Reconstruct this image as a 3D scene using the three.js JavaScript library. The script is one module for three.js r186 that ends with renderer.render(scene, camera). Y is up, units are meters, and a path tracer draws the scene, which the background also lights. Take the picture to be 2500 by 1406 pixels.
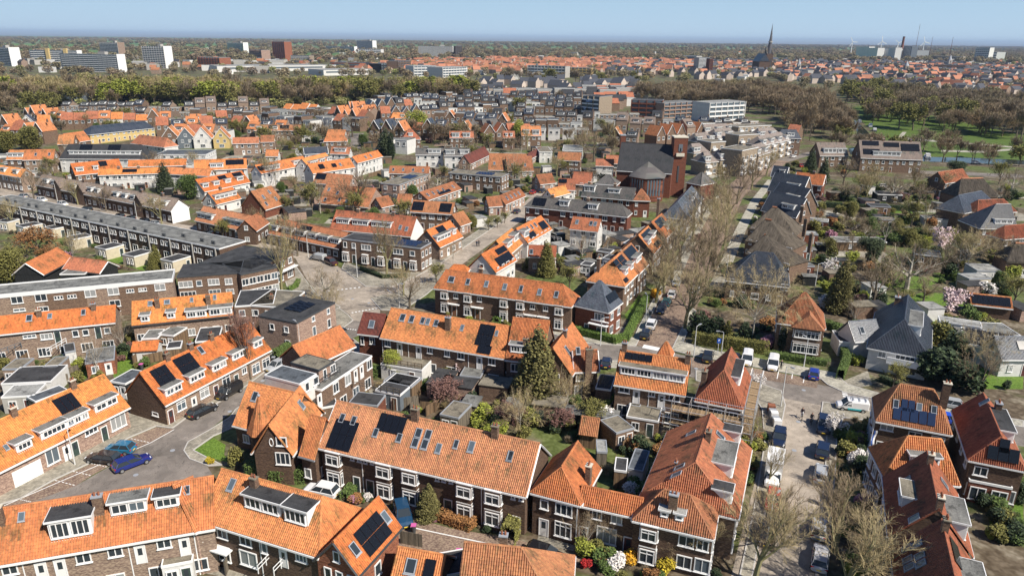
import * as THREE from 'three';
import {mergeGeometries} from 'three/addons/utils/BufferGeometryUtils.js';
import {MarchingCubes} from 'three/addons/objects/MarchingCubes.js';
// ---------------------------------------------------------------- camera, sky, sun, exposure
const scene = new THREE.Scene();
const F = 1733,CX = 1250,CY = 703,CAMH = 54;
const ROLL = Math.atan(28 / 2500),PITCH = Math.atan(609 / F);
const camera = new THREE.PerspectiveCamera(2 * Math.atan(703 / F) * 180 / Math.PI,2500 / 1406,1,60000);
camera.position.set(0,CAMH,0);
camera.rotation.set(-PITCH,0,ROLL,'XYZ');
const renderer = new THREE.WebGLRenderer();
renderer.toneMapping = THREE.LinearToneMapping;
renderer.toneMappingExposure = 1.3;
renderer.shadowMap.enabled = true;
const SUN_EL = 45 * Math.PI / 180,SUN_AZ = 37 * Math.PI / 180;
const SUN_DIR = new THREE.Vector3(Math.cos(SUN_EL) * Math.cos(SUN_AZ),Math.sin(SUN_EL),Math.cos(SUN_EL) * Math.sin(SUN_AZ));
const sun = new THREE.DirectionalLight(new THREE.Color().setRGB(1,0.93,0.83),5.0);
sun.position.copy(SUN_DIR).multiplyScalar(400).add(new THREE.Vector3(0,0,-140));
sun.target.position.set(0,0,-140);
sun.castShadow = true;sun.shadow.mapSize.set(4096,4096);
Object.assign(sun.shadow.camera,{left:-260,right:260,top:260,bottom:-260,near:10,far:1200});
scene.add(sun,sun.target);
{
const W = 1024,Hh = 512,data = new Float32Array(W * Hh * 4);
for (let j = 0;j < Hh;j++) for (let i = 0;i < W;i++) {
const el = ((j + 0.5) / Hh - 0.5) * Math.PI,az = ((i + 0.5) / W - 0.5) * 2 * Math.PI;
const d = new THREE.Vector3(Math.cos(az) * Math.cos(el),Math.sin(el),Math.sin(az) * Math.cos(el));
const up = Math.max(0,d.y),k = Math.exp(-Math.pow(up / 0.23,1.6)),k2 = Math.exp(-up * 16),c = d.dot(SUN_DIR),gl = 0.10 * Math.pow(Math.max(0,c),8);
const o = (j * W + i) * 4;
if (el < -0.05) {data[o] = 0.2;data[o + 1] = 0.21;data[o + 2] = 0.2;}
else {
data[o] = 0.028 + 0.297 * k + 0.08 * k2 + gl;data[o + 1] = 0.078 + 0.437 * k + 0.01 * k2 + gl * 0.9;data[o + 2] = 0.21 + 0.46 * k - 0.03 * k2 + gl * 0.75;
}
data[o + 3] = 1;
}
const t = new THREE.DataTexture(data,W,Hh,THREE.RGBAFormat,THREE.FloatType);
t.mapping = THREE.EquirectangularReflectionMapping;t.magFilter = THREE.LinearFilter;t.needsUpdate = true;
scene.background = t;scene.environment = t;
}
scene.fog = new THREE.FogExp2(new THREE.Color().setRGB(0.5,0.68,1),0.000045);
// ---------------------------------------------------------------- helpers
let seed = 7;
const rnd = () => {seed = (seed + 0x6d2b79f5) | 0;let t = Math.imul(seed ^ (seed >>> 15),1 | seed);t = (t + Math.imul(t ^ (t >>> 7),61 | t)) ^ t;return ((t ^ (t >>> 14)) >>> 0) / 4294967296;};
const rr = (a,b) => a + (b - a) * rnd();
const pick = (a) => a[Math.floor(rnd() * a.length)];
const V = (x,y,z) => new THREE.Vector3(x,y,z);
const CAM = V(0,CAMH,0);
function rayDir(p) {
const x = p[0] - CX,y = p[1] - CY,c = Math.cos(ROLL),s = Math.sin(ROLL),xr = x * c + y * s,yr = -x * s + y * c,cp = Math.cos(PITCH),sp = Math.sin(PITCH);
return V(xr,-yr * cp - F * sp,yr * sp - F * cp).normalize();
}
function P(p,h = 0) {const d = rayDir(p),t = (h - CAMH) / d.y;return V(d.x * t,h,d.z * t);} 
const tile = (ox,oy) => (x,y) => [ox + x / 3.90625,oy + y / 3.90625];
const [A0,A1,A2,A3,B0,B1,B2,B3,C0,C1,C2,C3,D0,D1,D2,D3] = [60,400,700,1050].flatMap((oy) => [0,620,1240,1860].map((ox) => tile(ox,oy)));
const names = new Map();
function numbered(n) {const k = names.get(n) ?? 0;names.set(n,k + 1);return k ? n + '_' + String(k).padStart(3,'0') :n;}
function tag(o,label,category,group,kind) {
if (label) o.userData.label = label;
if (category) o.userData.category = category;
if (group) o.userData.group = group;
if (kind) o.userData.kind = kind;
return o;
}
function mk(name,geo,mat,parent = scene) {
const m = new THREE.Mesh(geo,mat);m.castShadow = m.receiveShadow = true;
m.name = parent === scene ? numbered(name) :name;parent.add(m);return m;
}
function thing(name,label,category,group,pos) {
const g = new THREE.Group();g.name = numbered(name);scene.add(g);tag(g,label,category,group);
if (pos) g.position.copy(pos);
return g;
}
function copy(src,label) {const c = src.clone();c.name = numbered(src.name.replace(/_\d{3}$/,''));c.userData = {...src.userData};if (label) c.userData.label = label;scene.add(c);return c;}
class GB {
constructor() {this.p = [];this.u = [];this.c = null;}
quad(a,b,c,d,ox = 0,oy = 0) {
const w = b.clone().sub(a),l = w.length() || 1e-6;w.divideScalar(l);
const n = w.clone().cross(d.clone().sub(a));const h = n.clone().cross(w).normalize();
const uv = (q) => {const r = q.clone().sub(a);return [ox + r.dot(w),oy + r.dot(h)];};
for (const q of [a,b,c,a,c,d]) {this.p.push(q.x,q.y,q.z);this.u.push(...uv(q));}
return this;
}
tri(a,b,c,ox = 0,oy = 0) {
const w = b.clone().sub(a).normalize(),n = w.clone().cross(c.clone().sub(a)),h = n.cross(w).normalize();
for (const q of [a,b,c]) {const r = q.clone().sub(a);this.p.push(q.x,q.y,q.z);this.u.push(ox + r.dot(w),oy + r.dot(h));}
return this;
}
box(w,h,d,x = 0,y = 0,z = 0) {
const X = [x - w / 2,x + w / 2],Y = [y,y + h],Z = [z - d / 2,z + d / 2],v = (i,j,k) => V(X[i],Y[j],Z[k]);
this.quad(v(0,0,1),v(1,0,1),v(1,1,1),v(0,1,1)).quad(v(1,0,0),v(0,0,0),v(0,1,0),v(1,1,0)).quad(v(1,0,1),v(1,0,0),v(1,1,0),v(1,1,1))
.quad(v(0,0,0),v(0,0,1),v(0,1,1),v(0,1,0)).quad(v(0,1,1),v(1,1,1),v(1,1,0),v(0,1,0)).quad(v(0,0,0),v(1,0,0),v(1,0,1),v(0,0,1));
return this;
}
bar(a,b,r,n = 4,r2 = r) {
const d = b.clone().sub(a).normalize(),s = Math.abs(d.y) < 0.9 ? V(0,1,0) :V(1,0,0),x = d.clone().cross(s).normalize(),y = d.clone().cross(x);
const pt = (c,rad,k) => {const t = k / n * Math.PI * 2;return c.clone().addScaledVector(x,Math.cos(t) * rad).addScaledVector(y,Math.sin(t) * rad);};
for (let k = 0;k < n;k++) this.quad(pt(a,r,k + 1),pt(a,r,k),pt(b,r2,k),pt(b,r2,k + 1));
return this;
}
geo(smooth) {
const g = new THREE.BufferGeometry();
g.setAttribute('position',new THREE.Float32BufferAttribute(this.p,3));g.setAttribute('uv',new THREE.Float32BufferAttribute(this.u,2));
if (this.c) g.setAttribute('color',new THREE.Float32BufferAttribute(this.c,3));
g.computeVertexNormals();return g;
}
}
// ---------------------------------------------------------------- textures and materials
function lattice(n,s) {const a = new Float32Array(n * n);let k = s * 7919 + 13;for (let i = 0;i < a.length;i++) {k = (k * 1664525 + 1013904223) >>> 0;a[i] = k / 4294967296;} return a;}
function noise2(n,s) {const a = lattice(n,s);return (x,y) => {x *= n;y *= n;const i = Math.floor(x),j = Math.floor(y),fx = x - i,fy = y - j,u = fx * fx * (3 - 2 * fx),v = fy * fy * (3 - 2 * fy),q = (p,r) => a[(((r % n) + n) % n) * n + ((p % n) + n) % n];return (q(i,j) * (1 - u) + q(i + 1,j) * u) * (1 - v) + (q(i,j + 1) * (1 - u) + q(i + 1,j + 1) * u) * v;};}
function fbm(n,oct,s) {const fs = [];for (let k = 0;k < oct;k++) fs.push(noise2(n << k,s + k));return (x,y) => {let v = 0,a = 0.5,t = 0;for (const f of fs) {v += a * f(x,y);t += a;a *= 0.6;} return v / t;};}
function tex(w,h,fn,mu,mv,data) {
const d = new Uint8Array(w * h * 4);
for (let j = 0;j < h;j++) for (let i = 0;i < w;i++) {const c = fn((i + 0.5) / w,(j + 0.5) / h),o = (j * w + i) * 4;for (let k = 0;k < 3;k++) d[o + k] = Math.max(0,Math.min(255,(Array.isArray(c) ? c[k] :c) * 255));d[o + 3] = 255;}
const t = new THREE.DataTexture(d,w,h,THREE.RGBAFormat);t.wrapS = t.wrapT = THREE.RepeatWrapping;t.magFilter = THREE.LinearFilter;
if (!data) t.colorSpace = THREE.SRGBColorSpace;t.repeat.set(1 / mu,1 / mv);t.needsUpdate = true;return t;
}
const hash = (i,j,s = 0) => {let h = Math.imul(i + 374761 * s,374761393) + Math.imul(j + 17,668265263);h = Math.imul(h ^ (h >>> 13),1274126177);return ((h ^ (h >>> 16)) >>> 0) / 4294967296;};
const f8 = fbm(6,5,3),f9 = fbm(12,4,9),f4 = fbm(3,5,21),fine = fbm(64,2,31);
const TILE_W = 0.235,TILE_R = 0.34;
const tTile = tex(1024,1024,(x,y) => {const i = Math.floor(x * 32),j = Math.floor(y * 24),h = hash(i,j),b = f8(x,y),lich = Math.max(0,fine(y,x) + f9(x,y) * 0.5 - 0.95) * 1.6;const moss = Math.max(0,f8(x * 2 + 0.4,y * 0.5) - 0.57) * 1.5;let v = 0.82 - moss * 0.5 + (h - 0.5) * 0.12 + (b - 0.5) * 0.22 - (h > 0.96 ? 0.16 :0) + (fine(x,y) - 0.5) * 0.09;return [v - lich * 0.5 - moss * 0.3,v - lich * 0.36 + (h - 0.5) * 0.03,v - lich * 0.2];},TILE_W * 32,TILE_R * 24);
const bTile = tex(1024,1024,(x,y) => {const c = (x * 32) % 1,r = (y * 24) % 1;return (0.5 + 0.5 * Math.sin((c - 0.15) * Math.PI * 2)) * 0.75 + (1 - r) * 0.25;},TILE_W * 32,TILE_R * 24,true);
const tBrick = tex(512,512,(x,y) => {const j = Math.floor(y * 32),sx = x * 16 + (j % 2) * 0.5,i = Math.floor(sx) % 16,fx = sx % 1,fy = (y * 32) % 1,h = hash(i,j,3);if (fx < 0.06 || fy < 0.14) return 0.80 + (fine(x,y) - 0.5) * 0.2;const v = 0.72 + (h - 0.5) * 0.36 + (f8(x,y) - 0.5) * 0.22;return [v,v - 0.02 + (h - 0.5) * 0.04,v - 0.03];},3.52,2.08);
const tPlaster = tex(256,256,(x,y) => 0.90 + (f8(x,y) - 0.5) * 0.16 + (fine(x,y) - 0.5) * 0.06,4,4);
const tFlat = tex(512,512,(x,y) => {const pud = f8(x,y) > 0.6 ? -0.16 :0,v = 0.74 + pud + (f4(x,y) - 0.5) * 0.55 + (fine(x,y) - 0.5) * 0.24 - ((y * 8) % 1 < 0.03 || (x * 2 + Math.floor(y * 8) * 0.37) % 1 < 0.008 ? 0.16 :0);return [v,v,v * 0.98];},8,8);
const tAsph = tex(1024,1024,(x,y) => {const crack = Math.abs(f8(x,y) - 0.5) < 0.004 ? -0.2 :0,patch = f4(y,x) > 0.6 ? -0.07 :0,v = 0.78 + crack + patch + (f4(x,y) - 0.5) * 0.3 + (f9(x,y) - 0.5) * 0.2 + (hash(Math.floor(x * 1024),Math.floor(y * 1024)) - 0.5) * 0.22;return [v,v * 0.985,v * 0.965];},14,14);
const tClink = tex(1024,1024,(x,y) => {const j = Math.floor(y * 128),sx = x * 64 + (j % 2) * 0.5,i = Math.floor(sx) % 64,h = hash(i,j,5),g = (sx % 1 < 0.1 || (y * 128) % 1 < 0.16) ? -0.2 :0;const v = 0.74 + g + (h - 0.5) * 0.3 + (f4(x,y) - 0.5) * 0.28;return [v,v - 0.02 + (h - 0.5) * 0.05,v - 0.04];},12,12);
const tPave = tex(1024,1024,(x,y) => {const i = Math.floor(x * 32),j = Math.floor(y * 32),h = hash(i,j,7),g = ((x * 32) % 1 < 0.07 || (y * 32) % 1 < 0.07) ? -0.16 :0;const v = 0.78 + g + (h - 0.5) * 0.16 + (f8(x,y) - 0.5) * 0.34;return [v,v,v * 0.96];},9.6,9.6);
const mixc = (a,b,t) => a.map((q,k) => q + (b[k] - q) * t);
const tSoil = tex(1024,1024,(x,y) => {const a = f8(x,y),b = f9(y,x),c = fine(x,y),d = f4(x + 0.3,y);let q = mixc([0.36,0.31,0.24],[0.30,0.325,0.17],Math.max(0,Math.min(1,(a - 0.50) * 5)));q = mixc(q,[0.47,0.43,0.36],Math.max(0,Math.min(1,(b - 0.55) * 8)));q = mixc(q,[0.34,0.38,0.18],Math.max(0,Math.min(1,(d - 0.60) * 9)));return q.map((v) => v + (c - 0.5) * 0.24);},34,34);
const tGrass = tex(512,512,(x,y) => {const a = f8(x,y),c = fine(x,y);const q = mixc([0.32,0.42,0.12],[0.44,0.52,0.18],a);return q.map((v) => v + (c - 0.5) * 0.28);},9,9);
const tField = tex(1024,1024,(x,y) => {const i = Math.floor(x * 22 + f4(x,y) * 1.2),j = Math.floor(y * 16),h = hash(i,j,11),k = hash(i,j,12);let q = h < 0.62 ? mixc([0.33,0.45,0.22],[0.42,0.54,0.28],k) :h < 0.82 ? mixc([0.52,0.49,0.38],[0.46,0.42,0.34],k) :[0.36,0.40,0.27];return q.map((v) => v + (fine(x,y) - 0.5) * 0.06);},6400,4600);
const tThatch = tex(512,512,(x,y) => {const v = 0.72 + (f9(x * 2,y * 0.25) - 0.5) * 0.5 + (f8(x,y) - 0.5) * 0.3;return [v,v * 0.97,v * 0.93];},5,5);
const tWood = tex(512,512,(x,y) => {const i = Math.floor(x * 12),v = 0.72 + (hash(i,1) - 0.5) * 0.25 + (f9(x * 3,y * 0.3) - 0.5) * 0.3;return (x * 12) % 1 < 0.06 ? 0.3 :[v,v * 0.97,v * 0.93];},2,2);
const tCell = tex(256,256,(x,y) => {const g = (x * 6) % 1 < 0.05 || (y * 10) % 1 < 0.04;return g ? [0.62,0.64,0.68] :0.5;},1,1);
const C = (r,g,b) => new THREE.Color().setRGB(r,g,b);
const std = (c,o = {}) => new THREE.MeshStandardMaterial({color:C(...c),roughness:0.85,side:THREE.DoubleSide,...o});
const M = {tile:{},wall:{},plain:{}};
const TILEC = {orange:[0.82,0.305,0.115],bright:[0.97,0.335,0.10],dull:[0.60,0.245,0.115],red:[0.62,0.215,0.11],pale:[0.80,0.36,0.175],brown:[0.22,0.125,0.085],plum:[0.26,0.07,0.05],grey:[0.19,0.175,0.165],slate:[0.085,0.10,0.13],dark:[0.055,0.055,0.06],taupe:[0.30,0.23,0.19],mauve:[0.38,0.31,0.27],pan:[0.20,0.225,0.27]};
for (const k in TILEC) M.tile[k] = std(TILEC[k],{map:tTile,bumpMap:bTile,bumpScale:0.05,roughness:k === 'slate' || k === 'pan' ? 0.35 :0.75});
M.tileGeo = {};const shade = (c,k) => c.map((v,i) => Math.min(1,v * [1,k > 1 ? 1.06 :0.93,k > 1 ? 1.02 :0.9][i] * k));for (const k in TILEC) M.tileGeo[k] = std(TILEC[k],{map:tTile,roughness:k === 'slate' || k === 'pan' ? 0.3 :0.75});
const TILEV = {};for (const k of ['orange','bright','dull','red']) TILEV[k] = [0.9,1.1].map((f) => [std(shade(TILEC[k],f),{map:tTile,bumpMap:bTile,bumpScale:0.05,roughness:0.78}),std(shade(TILEC[k],f),{map:tTile,roughness:0.78})]);
const tileMat = (k,geo) => {const r = rnd();if (!TILEV[k] || r < 0.34) return (geo ? M.tileGeo :M.tile)[k];return TILEV[k][r < 0.67 ? 0 :1][geo ? 1 :0];};
const WALLC = {brown:[0.32,0.215,0.15],dark:[0.205,0.13,0.088],tan:[0.52,0.39,0.30],pink:[0.64,0.46,0.37],red:[0.30,0.105,0.06],orange:[0.52,0.20,0.11],beige:[0.55,0.46,0.35],grey:[0.30,0.27,0.24]};
for (const k in WALLC) M.wall[k] = std(WALLC[k],{map:tBrick,roughness:0.9});
M.wall.white = std([0.80,0.79,0.76],{map:tPlaster});M.wall.cream = std([0.68,0.60,0.44],{map:tPlaster});M.wall.yellow = std([0.70,0.52,0.22],{map:tPlaster});
M.wall.concrete = std([0.50,0.48,0.44],{map:tPlaster});M.wall.black = std([0.03,0.035,0.04],{map:tWood});M.wall.bluegrey = std([0.16,0.19,0.22],{map:tPlaster});
M.white = std([0.80,0.80,0.79],{roughness:0.5});M.cream = std([0.62,0.57,0.46]);M.trimDark = std([0.06,0.065,0.07],{roughness:0.6});M.lead = std([0.32,0.34,0.37],{roughness:0.6});
M.flat = {dark:std([0.075,0.075,0.08],{map:tFlat}),grey:std([0.30,0.30,0.29],{map:tFlat}),gravel:std([0.34,0.30,0.235],{map:tFlat}),light:std([0.50,0.50,0.49],{map:tFlat}),blue:std([0.15,0.17,0.20],{map:tFlat})};
M.glass = new THREE.MeshPhysicalMaterial({color:C(0.035,0.045,0.055),roughness:0.06,metalness:0,ior:1.5,side:THREE.DoubleSide});
M.glass2 = new THREE.MeshPhysicalMaterial({color:C(0.30,0.31,0.31),roughness:0.12,side:THREE.DoubleSide});
M.glass3 = new THREE.MeshPhysicalMaterial({color:C(0.10,0.13,0.155),roughness:0.08,side:THREE.DoubleSide});
M.pv = new THREE.MeshPhysicalMaterial({color:C(0.010,0.011,0.014),roughness:0.18,side:THREE.DoubleSide});
M.pvBlue = new THREE.MeshPhysicalMaterial({color:C(0.10,0.16,0.34),map:tCell,roughness:0.15,side:THREE.DoubleSide});M.alu = std([0.62,0.63,0.64],{roughness:0.35,metalness:0.6});
M.asphalt = std([0.36,0.325,0.295],{map:tAsph});M.clinker = std([0.46,0.345,0.27],{map:tClink});M.concreteRoad = std([0.62,0.545,0.46],{map:tAsph});M.pave = std([0.52,0.475,0.415],{map:tPave});M.paveLight = std([0.68,0.64,0.57],{map:tPave});
M.soil = std([1,1,1],{map:tSoil});M.grass = std([0.85,0.95,0.8],{map:tGrass});M.fieldM = std([0.9,0.92,0.9],{map:tField});M.parkGrass = std([0.62,0.66,0.5],{map:tGrass});M.thatch = std([0.30,0.265,0.22],{map:tThatch});M.wood = std([0.36,0.25,0.155],{map:tWood});M.woodGrey = std([0.32,0.285,0.235],{map:tWood});M.plank = std([0.60,0.44,0.27],{map:tWood});
M.kerb = std([0.48,0.46,0.43]);M.paint = std([0.78,0.78,0.76]);M.steel = std([0.45,0.47,0.49],{roughness:0.4,metalness:0.7});M.pole = std([0.62,0.63,0.62],{roughness:0.5});
M.rubber = std([0.018,0.018,0.019]);M.water = new THREE.MeshPhysicalMaterial({color:C(0.025,0.035,0.03),roughness:0.08,side:THREE.DoubleSide});M.door = [std([0.10,0.03,0.025]),std([0.035,0.06,0.05]),std([0.75,0.74,0.72]),std([0.22,0.10,0.05])];
// ---------------------------------------------------------------- houses
const SLOPE_PROFILE = [[0,0],[0.22,0.004],[0.48,0.11],[0.76,0.105],[1,0]];
function slopeGeo(gb,o,s,t,n,W,T,li,ri,detail) {
const at = (a,b,c = 0) => V(o.x + s.x * a + t.x * b + n.x * c,o.y + s.y * a + t.y * b + n.y * c,o.z + s.z * a + t.z * b + n.z * c);
const ou = Math.floor(rr(0,30)) * TILE_W,ov = Math.floor(rr(0,20)) * TILE_R;
const push = (a,b,c) => {const q = at(a,b,c);gb.p.push(q.x,q.y,q.z);gb.u.push(ou + a,ov + b);};
if (!detail) {for (const [a,b] of [[0,0],[W,0],[W - ri,T],[0,0],[W - ri,T],[li,T]]) push(a,b,0);return;}
const tmax = (a) => T * Math.max(0,Math.min(1,li > 0 ? a / li :1,ri > 0 ? (W - a) / ri :1,li < 0 ? 1 :1));
const N = Math.max(1,Math.round(W / TILE_W)),cw = W / N;
for (let k = 0;k < N;k++) {
const top = tmax((k + 0.5) * cw);if (top < 0.05) continue;
const rows = detail > 1 ? Math.max(1,Math.ceil(top / TILE_R)) :1;
for (let f = 0;f < 4;f++) {
const a0 = (k + SLOPE_PROFILE[f][0]) * cw,a1 = (k + SLOPE_PROFILE[f + 1][0]) * cw,n0 = SLOPE_PROFILE[f][1],n1 = SLOPE_PROFILE[f + 1][1];
for (let j = 0;j < rows;j++) {
const b0 = detail > 1 ? j * TILE_R :0,b1 = detail > 1 ? Math.min(top,b0 + TILE_R) :top,l0 = detail > 1 ? 0.045 :0.02,l1 = detail > 1 ? 0.012 :0.02;
push(a0,b0,n0 + l0);push(a1,b0,n1 + l0);push(a1,b1,n1 + l1);push(a0,b0,n0 + l0);push(a1,b1,n1 + l1);push(a0,b1,n0 + l1);
}
}
}
}
const winCache = new Map();
function winGeo(w,h,n,tr) {
w = Math.round(w * 8) / 8 || 0.125;h = Math.round(h * 8) / 8 || 0.125;const key = [w,h,n,tr].join();
if (!winCache.has(key)) {
const f = new GB(),b = Math.min(0.11,w * 0.16),y0 = -h / 2;
f.box(w,b,0.14,0,y0,0.05).box(w,b,0.14,0,h / 2 - b,0.05).box(b,h - 2 * b,0.14,-w / 2 + b / 2,y0 + b,0.05).box(b,h - 2 * b,0.14,w / 2 - b / 2,y0 + b,0.05);
for (let k = 1;k < n;k++) f.box(b * 0.8,h - 2 * b,0.10,-w / 2 + w * k / n,y0 + b,0.05);
if (tr) f.box(w - 2 * b,b * 0.8,0.11,0,y0 + h * tr,0.05);
f.box(w + 0.16,0.07,0.22,0,y0 - 0.07,0.08);
const p = new GB().quad(V(-w / 2 + 0.02,y0 + 0.02,0.045),V(w / 2 - 0.02,y0 + 0.02,0.045),V(w / 2 - 0.02,h / 2 - 0.02,0.045),V(-w / 2 + 0.02,h / 2 - 0.02,0.045));
const fg = f.geo(),pg = p.geo(),both = mergeGeometries([fg,pg],true);
winCache.set(key,{fg,pg,both});
}
return winCache.get(key);
}
const glassOf = () => {const r = rnd();return r < 0.62 ? M.glass :r < 0.82 ? M.glass3 :M.glass2;};
const boxCache = new Map();
function boxGeo(w,h,d) {const k = [w,h,d].map((v) => v.toFixed(2)).join();if (!boxCache.has(k)) boxCache.set(k,new GB().box(w,h,d).geo());return boxCache.get(k);}
let velux,veluxPane,panelGeo,potGeo;
{velux = new GB().box(0.86,0.09,0.10,0,-0.66,0.05).box(0.86,0.09,0.10,0,0.57,0.05).box(0.09,1.14,0.10,-0.385,-0.57,0.05).box(0.09,1.14,0.10,0.385,-0.57,0.05).box(1.0,0.16,0.03,0,-0.80,0.045).geo();
veluxPane = new GB().quad(V(-0.36,-0.58,0.07),V(0.36,-0.58,0.07),V(0.36,0.58,0.07),V(-0.36,0.58,0.07)).geo();
panelGeo = new Map();potGeo = new THREE.CylinderGeometry(0.09,0.12,0.4,7).translate(0,0.2,0);}
const HOUSES = [];
const inHouse = (x,z,m = 0.4) => HOUSES.some((h) => {const dx = x - h.O.x,dz = z - h.O.z,a = dx * h.u.x + dz * h.u.z,b = dx * h.out.x + dz * h.out.z;return a > -m && a < h.L + m && b < m && b > -h.D - m;});
class House {
constructor(name,label,category,o) {
o = {e:5.6,th:45,tile:'orange',wall:'brown',near:0,ov:0.2,inset:0.2,y0:0,...o};Object.assign(this,o);
let e = o.e,PA = o.pa ?? P(o.a,e),PB = o.pb ?? P(o.b,e),u,out,w;
const tan = Math.tan(o.th * Math.PI / 180);
for (let k = 0;k < 2;k++) {
u = PB.clone().sub(PA);u.y = 0;u.normalize();out = V(-u.z,0,u.x);
if (o.flat) {w = o.depth ?? -P(o.r,e).sub(PA).dot(out);}
else if (o.w) w = o.w;
else {const d = rayDir(o.r),c = CAM.clone().sub(PA).dot(out),t = (tan * -c - (CAMH - e)) / (d.y + tan * d.dot(out));w = -(c + t * d.dot(out));}
if (w > 0) break;
[PA,PB] = [PB,PA];[this.ra,this.rb] = [this.rb,this.ra];if (this.hip) this.hip = [this.hip[1],this.hip[0]];if (this.ext) this.ext = [this.ext[1],this.ext[0]];
}
if (o.ext) {PA.addScaledVector(u,-this.ext[0]);PB.addScaledVector(u,this.ext[1]);}
if (o.wmax) w = Math.min(w,o.wmax);
this.L = PA.distanceTo(PB);this.u = u;this.out = out;this.w = w;this.D = o.flat ? w :o.back ?? 2 * w;this.rh = o.flat ? e :e + w * tan;this.tan = tan;this.thr = o.th * Math.PI / 180;
this.O = V(PA.x,o.y0,PA.z);this.ang = Math.atan2(-u.z,u.x);
const g = this.g = thing(name,label,category,o.group,this.O);g.rotation.y = this.ang;
this.dist = Math.hypot(PA.x,PA.z);HOUSES.push(this);
const ins = (p,fromB) => {const q = this.loc(P(p,this.rh));return Math.max(0,fromB ? this.L - q.x :q.x);};
this.li = this.ra ? ins(this.ra) :this.hip ? this.hip[0] * w :0;this.ri = this.rb ? ins(this.rb,true) :this.hip ? this.hip[1] * w :0;
if (this.li + this.ri > this.L - 0.3) {const k = (this.L - 0.3) / (this.li + this.ri);this.li *= k;this.ri *= k;}
if (this.wall) this.buildWalls();
if (o.flat) this.buildFlat();else this.buildRoof();
}
loc(p) {const r = p.clone().sub(this.O);return V(r.dot(this.u),r.y,r.dot(this.out));}
ray(p) {const d = rayDir(p);return {o:this.loc(CAM),d:V(d.dot(this.u),d.y,d.dot(this.out))};}
onWall(p,side = 'f') {
const {o,d} = this.ray(p),at = (t) => V(o.x + d.x * t,o.y + d.y * t,o.z + d.z * t),i = this.inset;
if (side === 'f') {const q = at((-i - o.z) / d.z);return [q.x,q.y];}
if (side === 'r') {const q = at((this.L - i * 0.5 - o.x) / d.x);return [-q.z,q.y];}
if (side === 'l') {const q = at((i * 0.5 - o.x) / d.x);return [this.D + q.z,q.y];}
}
onRoof(p,back) {
const {o,d} = this.ray(p),k = this.tan;
const t = back ? (this.e + k * (o.z + this.D) - o.y) / (d.y - k * d.z) :(this.e - k * o.z - o.y) / (d.y + k * d.z);
return [o.x + d.x * t,o.y + d.y * t,o.z + d.z * t];
}
buildWalls() {
const {L,D,e,rh,w,li,ri} = this,i = this.inset,x0 = i / 2,x1 = L - i / 2,z0 = -i,z1 = -(D - i),gb = new GB(),o = rr(0,3);
const y = e - (this.flat ? 0.02 :0.05),yb = this.flat ? y :this.e - 0.05;
gb.quad(V(x0,0,z0),V(x1,0,z0),V(x1,y,z0),V(x0,y,z0),o).quad(V(x1,0,z1),V(x0,0,z1),V(x0,yb,z1),V(x1,yb,z1),o).quad(V(x1,0,z0),V(x1,0,z1),V(x1,yb,z1),V(x1,y,z0),o).quad(V(x0,0,z1),V(x0,0,z0),V(x0,y,z0),V(x0,yb,z1),o);
if (!this.flat) for (const [x,h] of [[x0,li],[x1,ri]]) if (h < w * 0.25) {const k = this.tan;gb.tri(V(x,y - 0.1,z0),V(x,y - 0.1,z1),V(x,rh - 0.1 - i * 0,-w),o,y - 0.1);}
this.wallMesh = mk('wall',gb.geo(),M.wall[this.wall] ?? this.wall,this.g);
}
buildFlat() {
const {L,D,e} = this,p = this.parapet ?? 0.12,gb = new GB();
mk('roof',new GB().box(L - 0.1,0.1,D - 0.1,L / 2,e - 0.04,-D / 2).geo(),M.flat[this.roofc ?? 'dark'],this.g);
const t = this.trimw ?? 0.3,q = this.trimh ?? 0.3;
gb.box(L,q,0.14,L / 2,e - q + p,-0.05).box(L,q,0.14,L / 2,e - q + p,-D + 0.05).box(0.14,q,D - 0.24,0.05,e - q + p,-D / 2).box(0.14,q,D - 0.24,L - 0.05,e - q + p,-D / 2);
mk('roof_edge',gb.geo(),this.trim === undefined ? M.white :this.trim,this.g);
}
buildRoof() {
const {L,D,e,rh,w,li,ri,near} = this,gv = 0.12,oe = 0.12,cs = Math.cos(this.thr),sn = Math.sin(this.thr),detail = near;
const x0 = li > 0.3 ? 0 :-gv,x1 = ri > 0.3 ? L :L + gv,T = (w + oe) / cs,mat = this.thatch ? M.thatch :tileMat(this.tile,detail);
const slab = new GB(),tiles = new GB(),tiles2 = new GB();
const fO = V(x0,e - oe * this.tan,oe),bO = V(x1,e - oe * this.tan,-D - oe),X = V(1,0,0),th = this.thatch ? 0.4 :0.1;
const liA = li - x0 * 0,riA = ri;
const put = (gb,o,s,t,n,W,l,r,dt,Tt = T) => slopeGeo(gb,o,s,t,n,W,Tt,l,r,dt);
const W = x1 - x0,l = li > 0.3 ? li :0,r = ri > 0.3 ? ri :0;
const up = V(0,th * 0.6,0);
put(tiles,fO.clone().add(up),X,V(0,sn,-cs),V(0,cs,sn),W,l,r,detail);
const D2 = this.D > 2 * w + 0.01 ? 1 :0,Tb = this.back && this.back < 2 * w ? (this.back - w + oe) / cs :T;
const bO2 = this.back ? V(x1,rh - (Tb) * sn,-w - Tb * cs) :bO;
put(tiles,bO2.clone().add(up),V(-1,0,0),V(0,sn,cs),V(0,cs,-sn),W,r,l,Math.min(detail,1),Tb);
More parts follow.
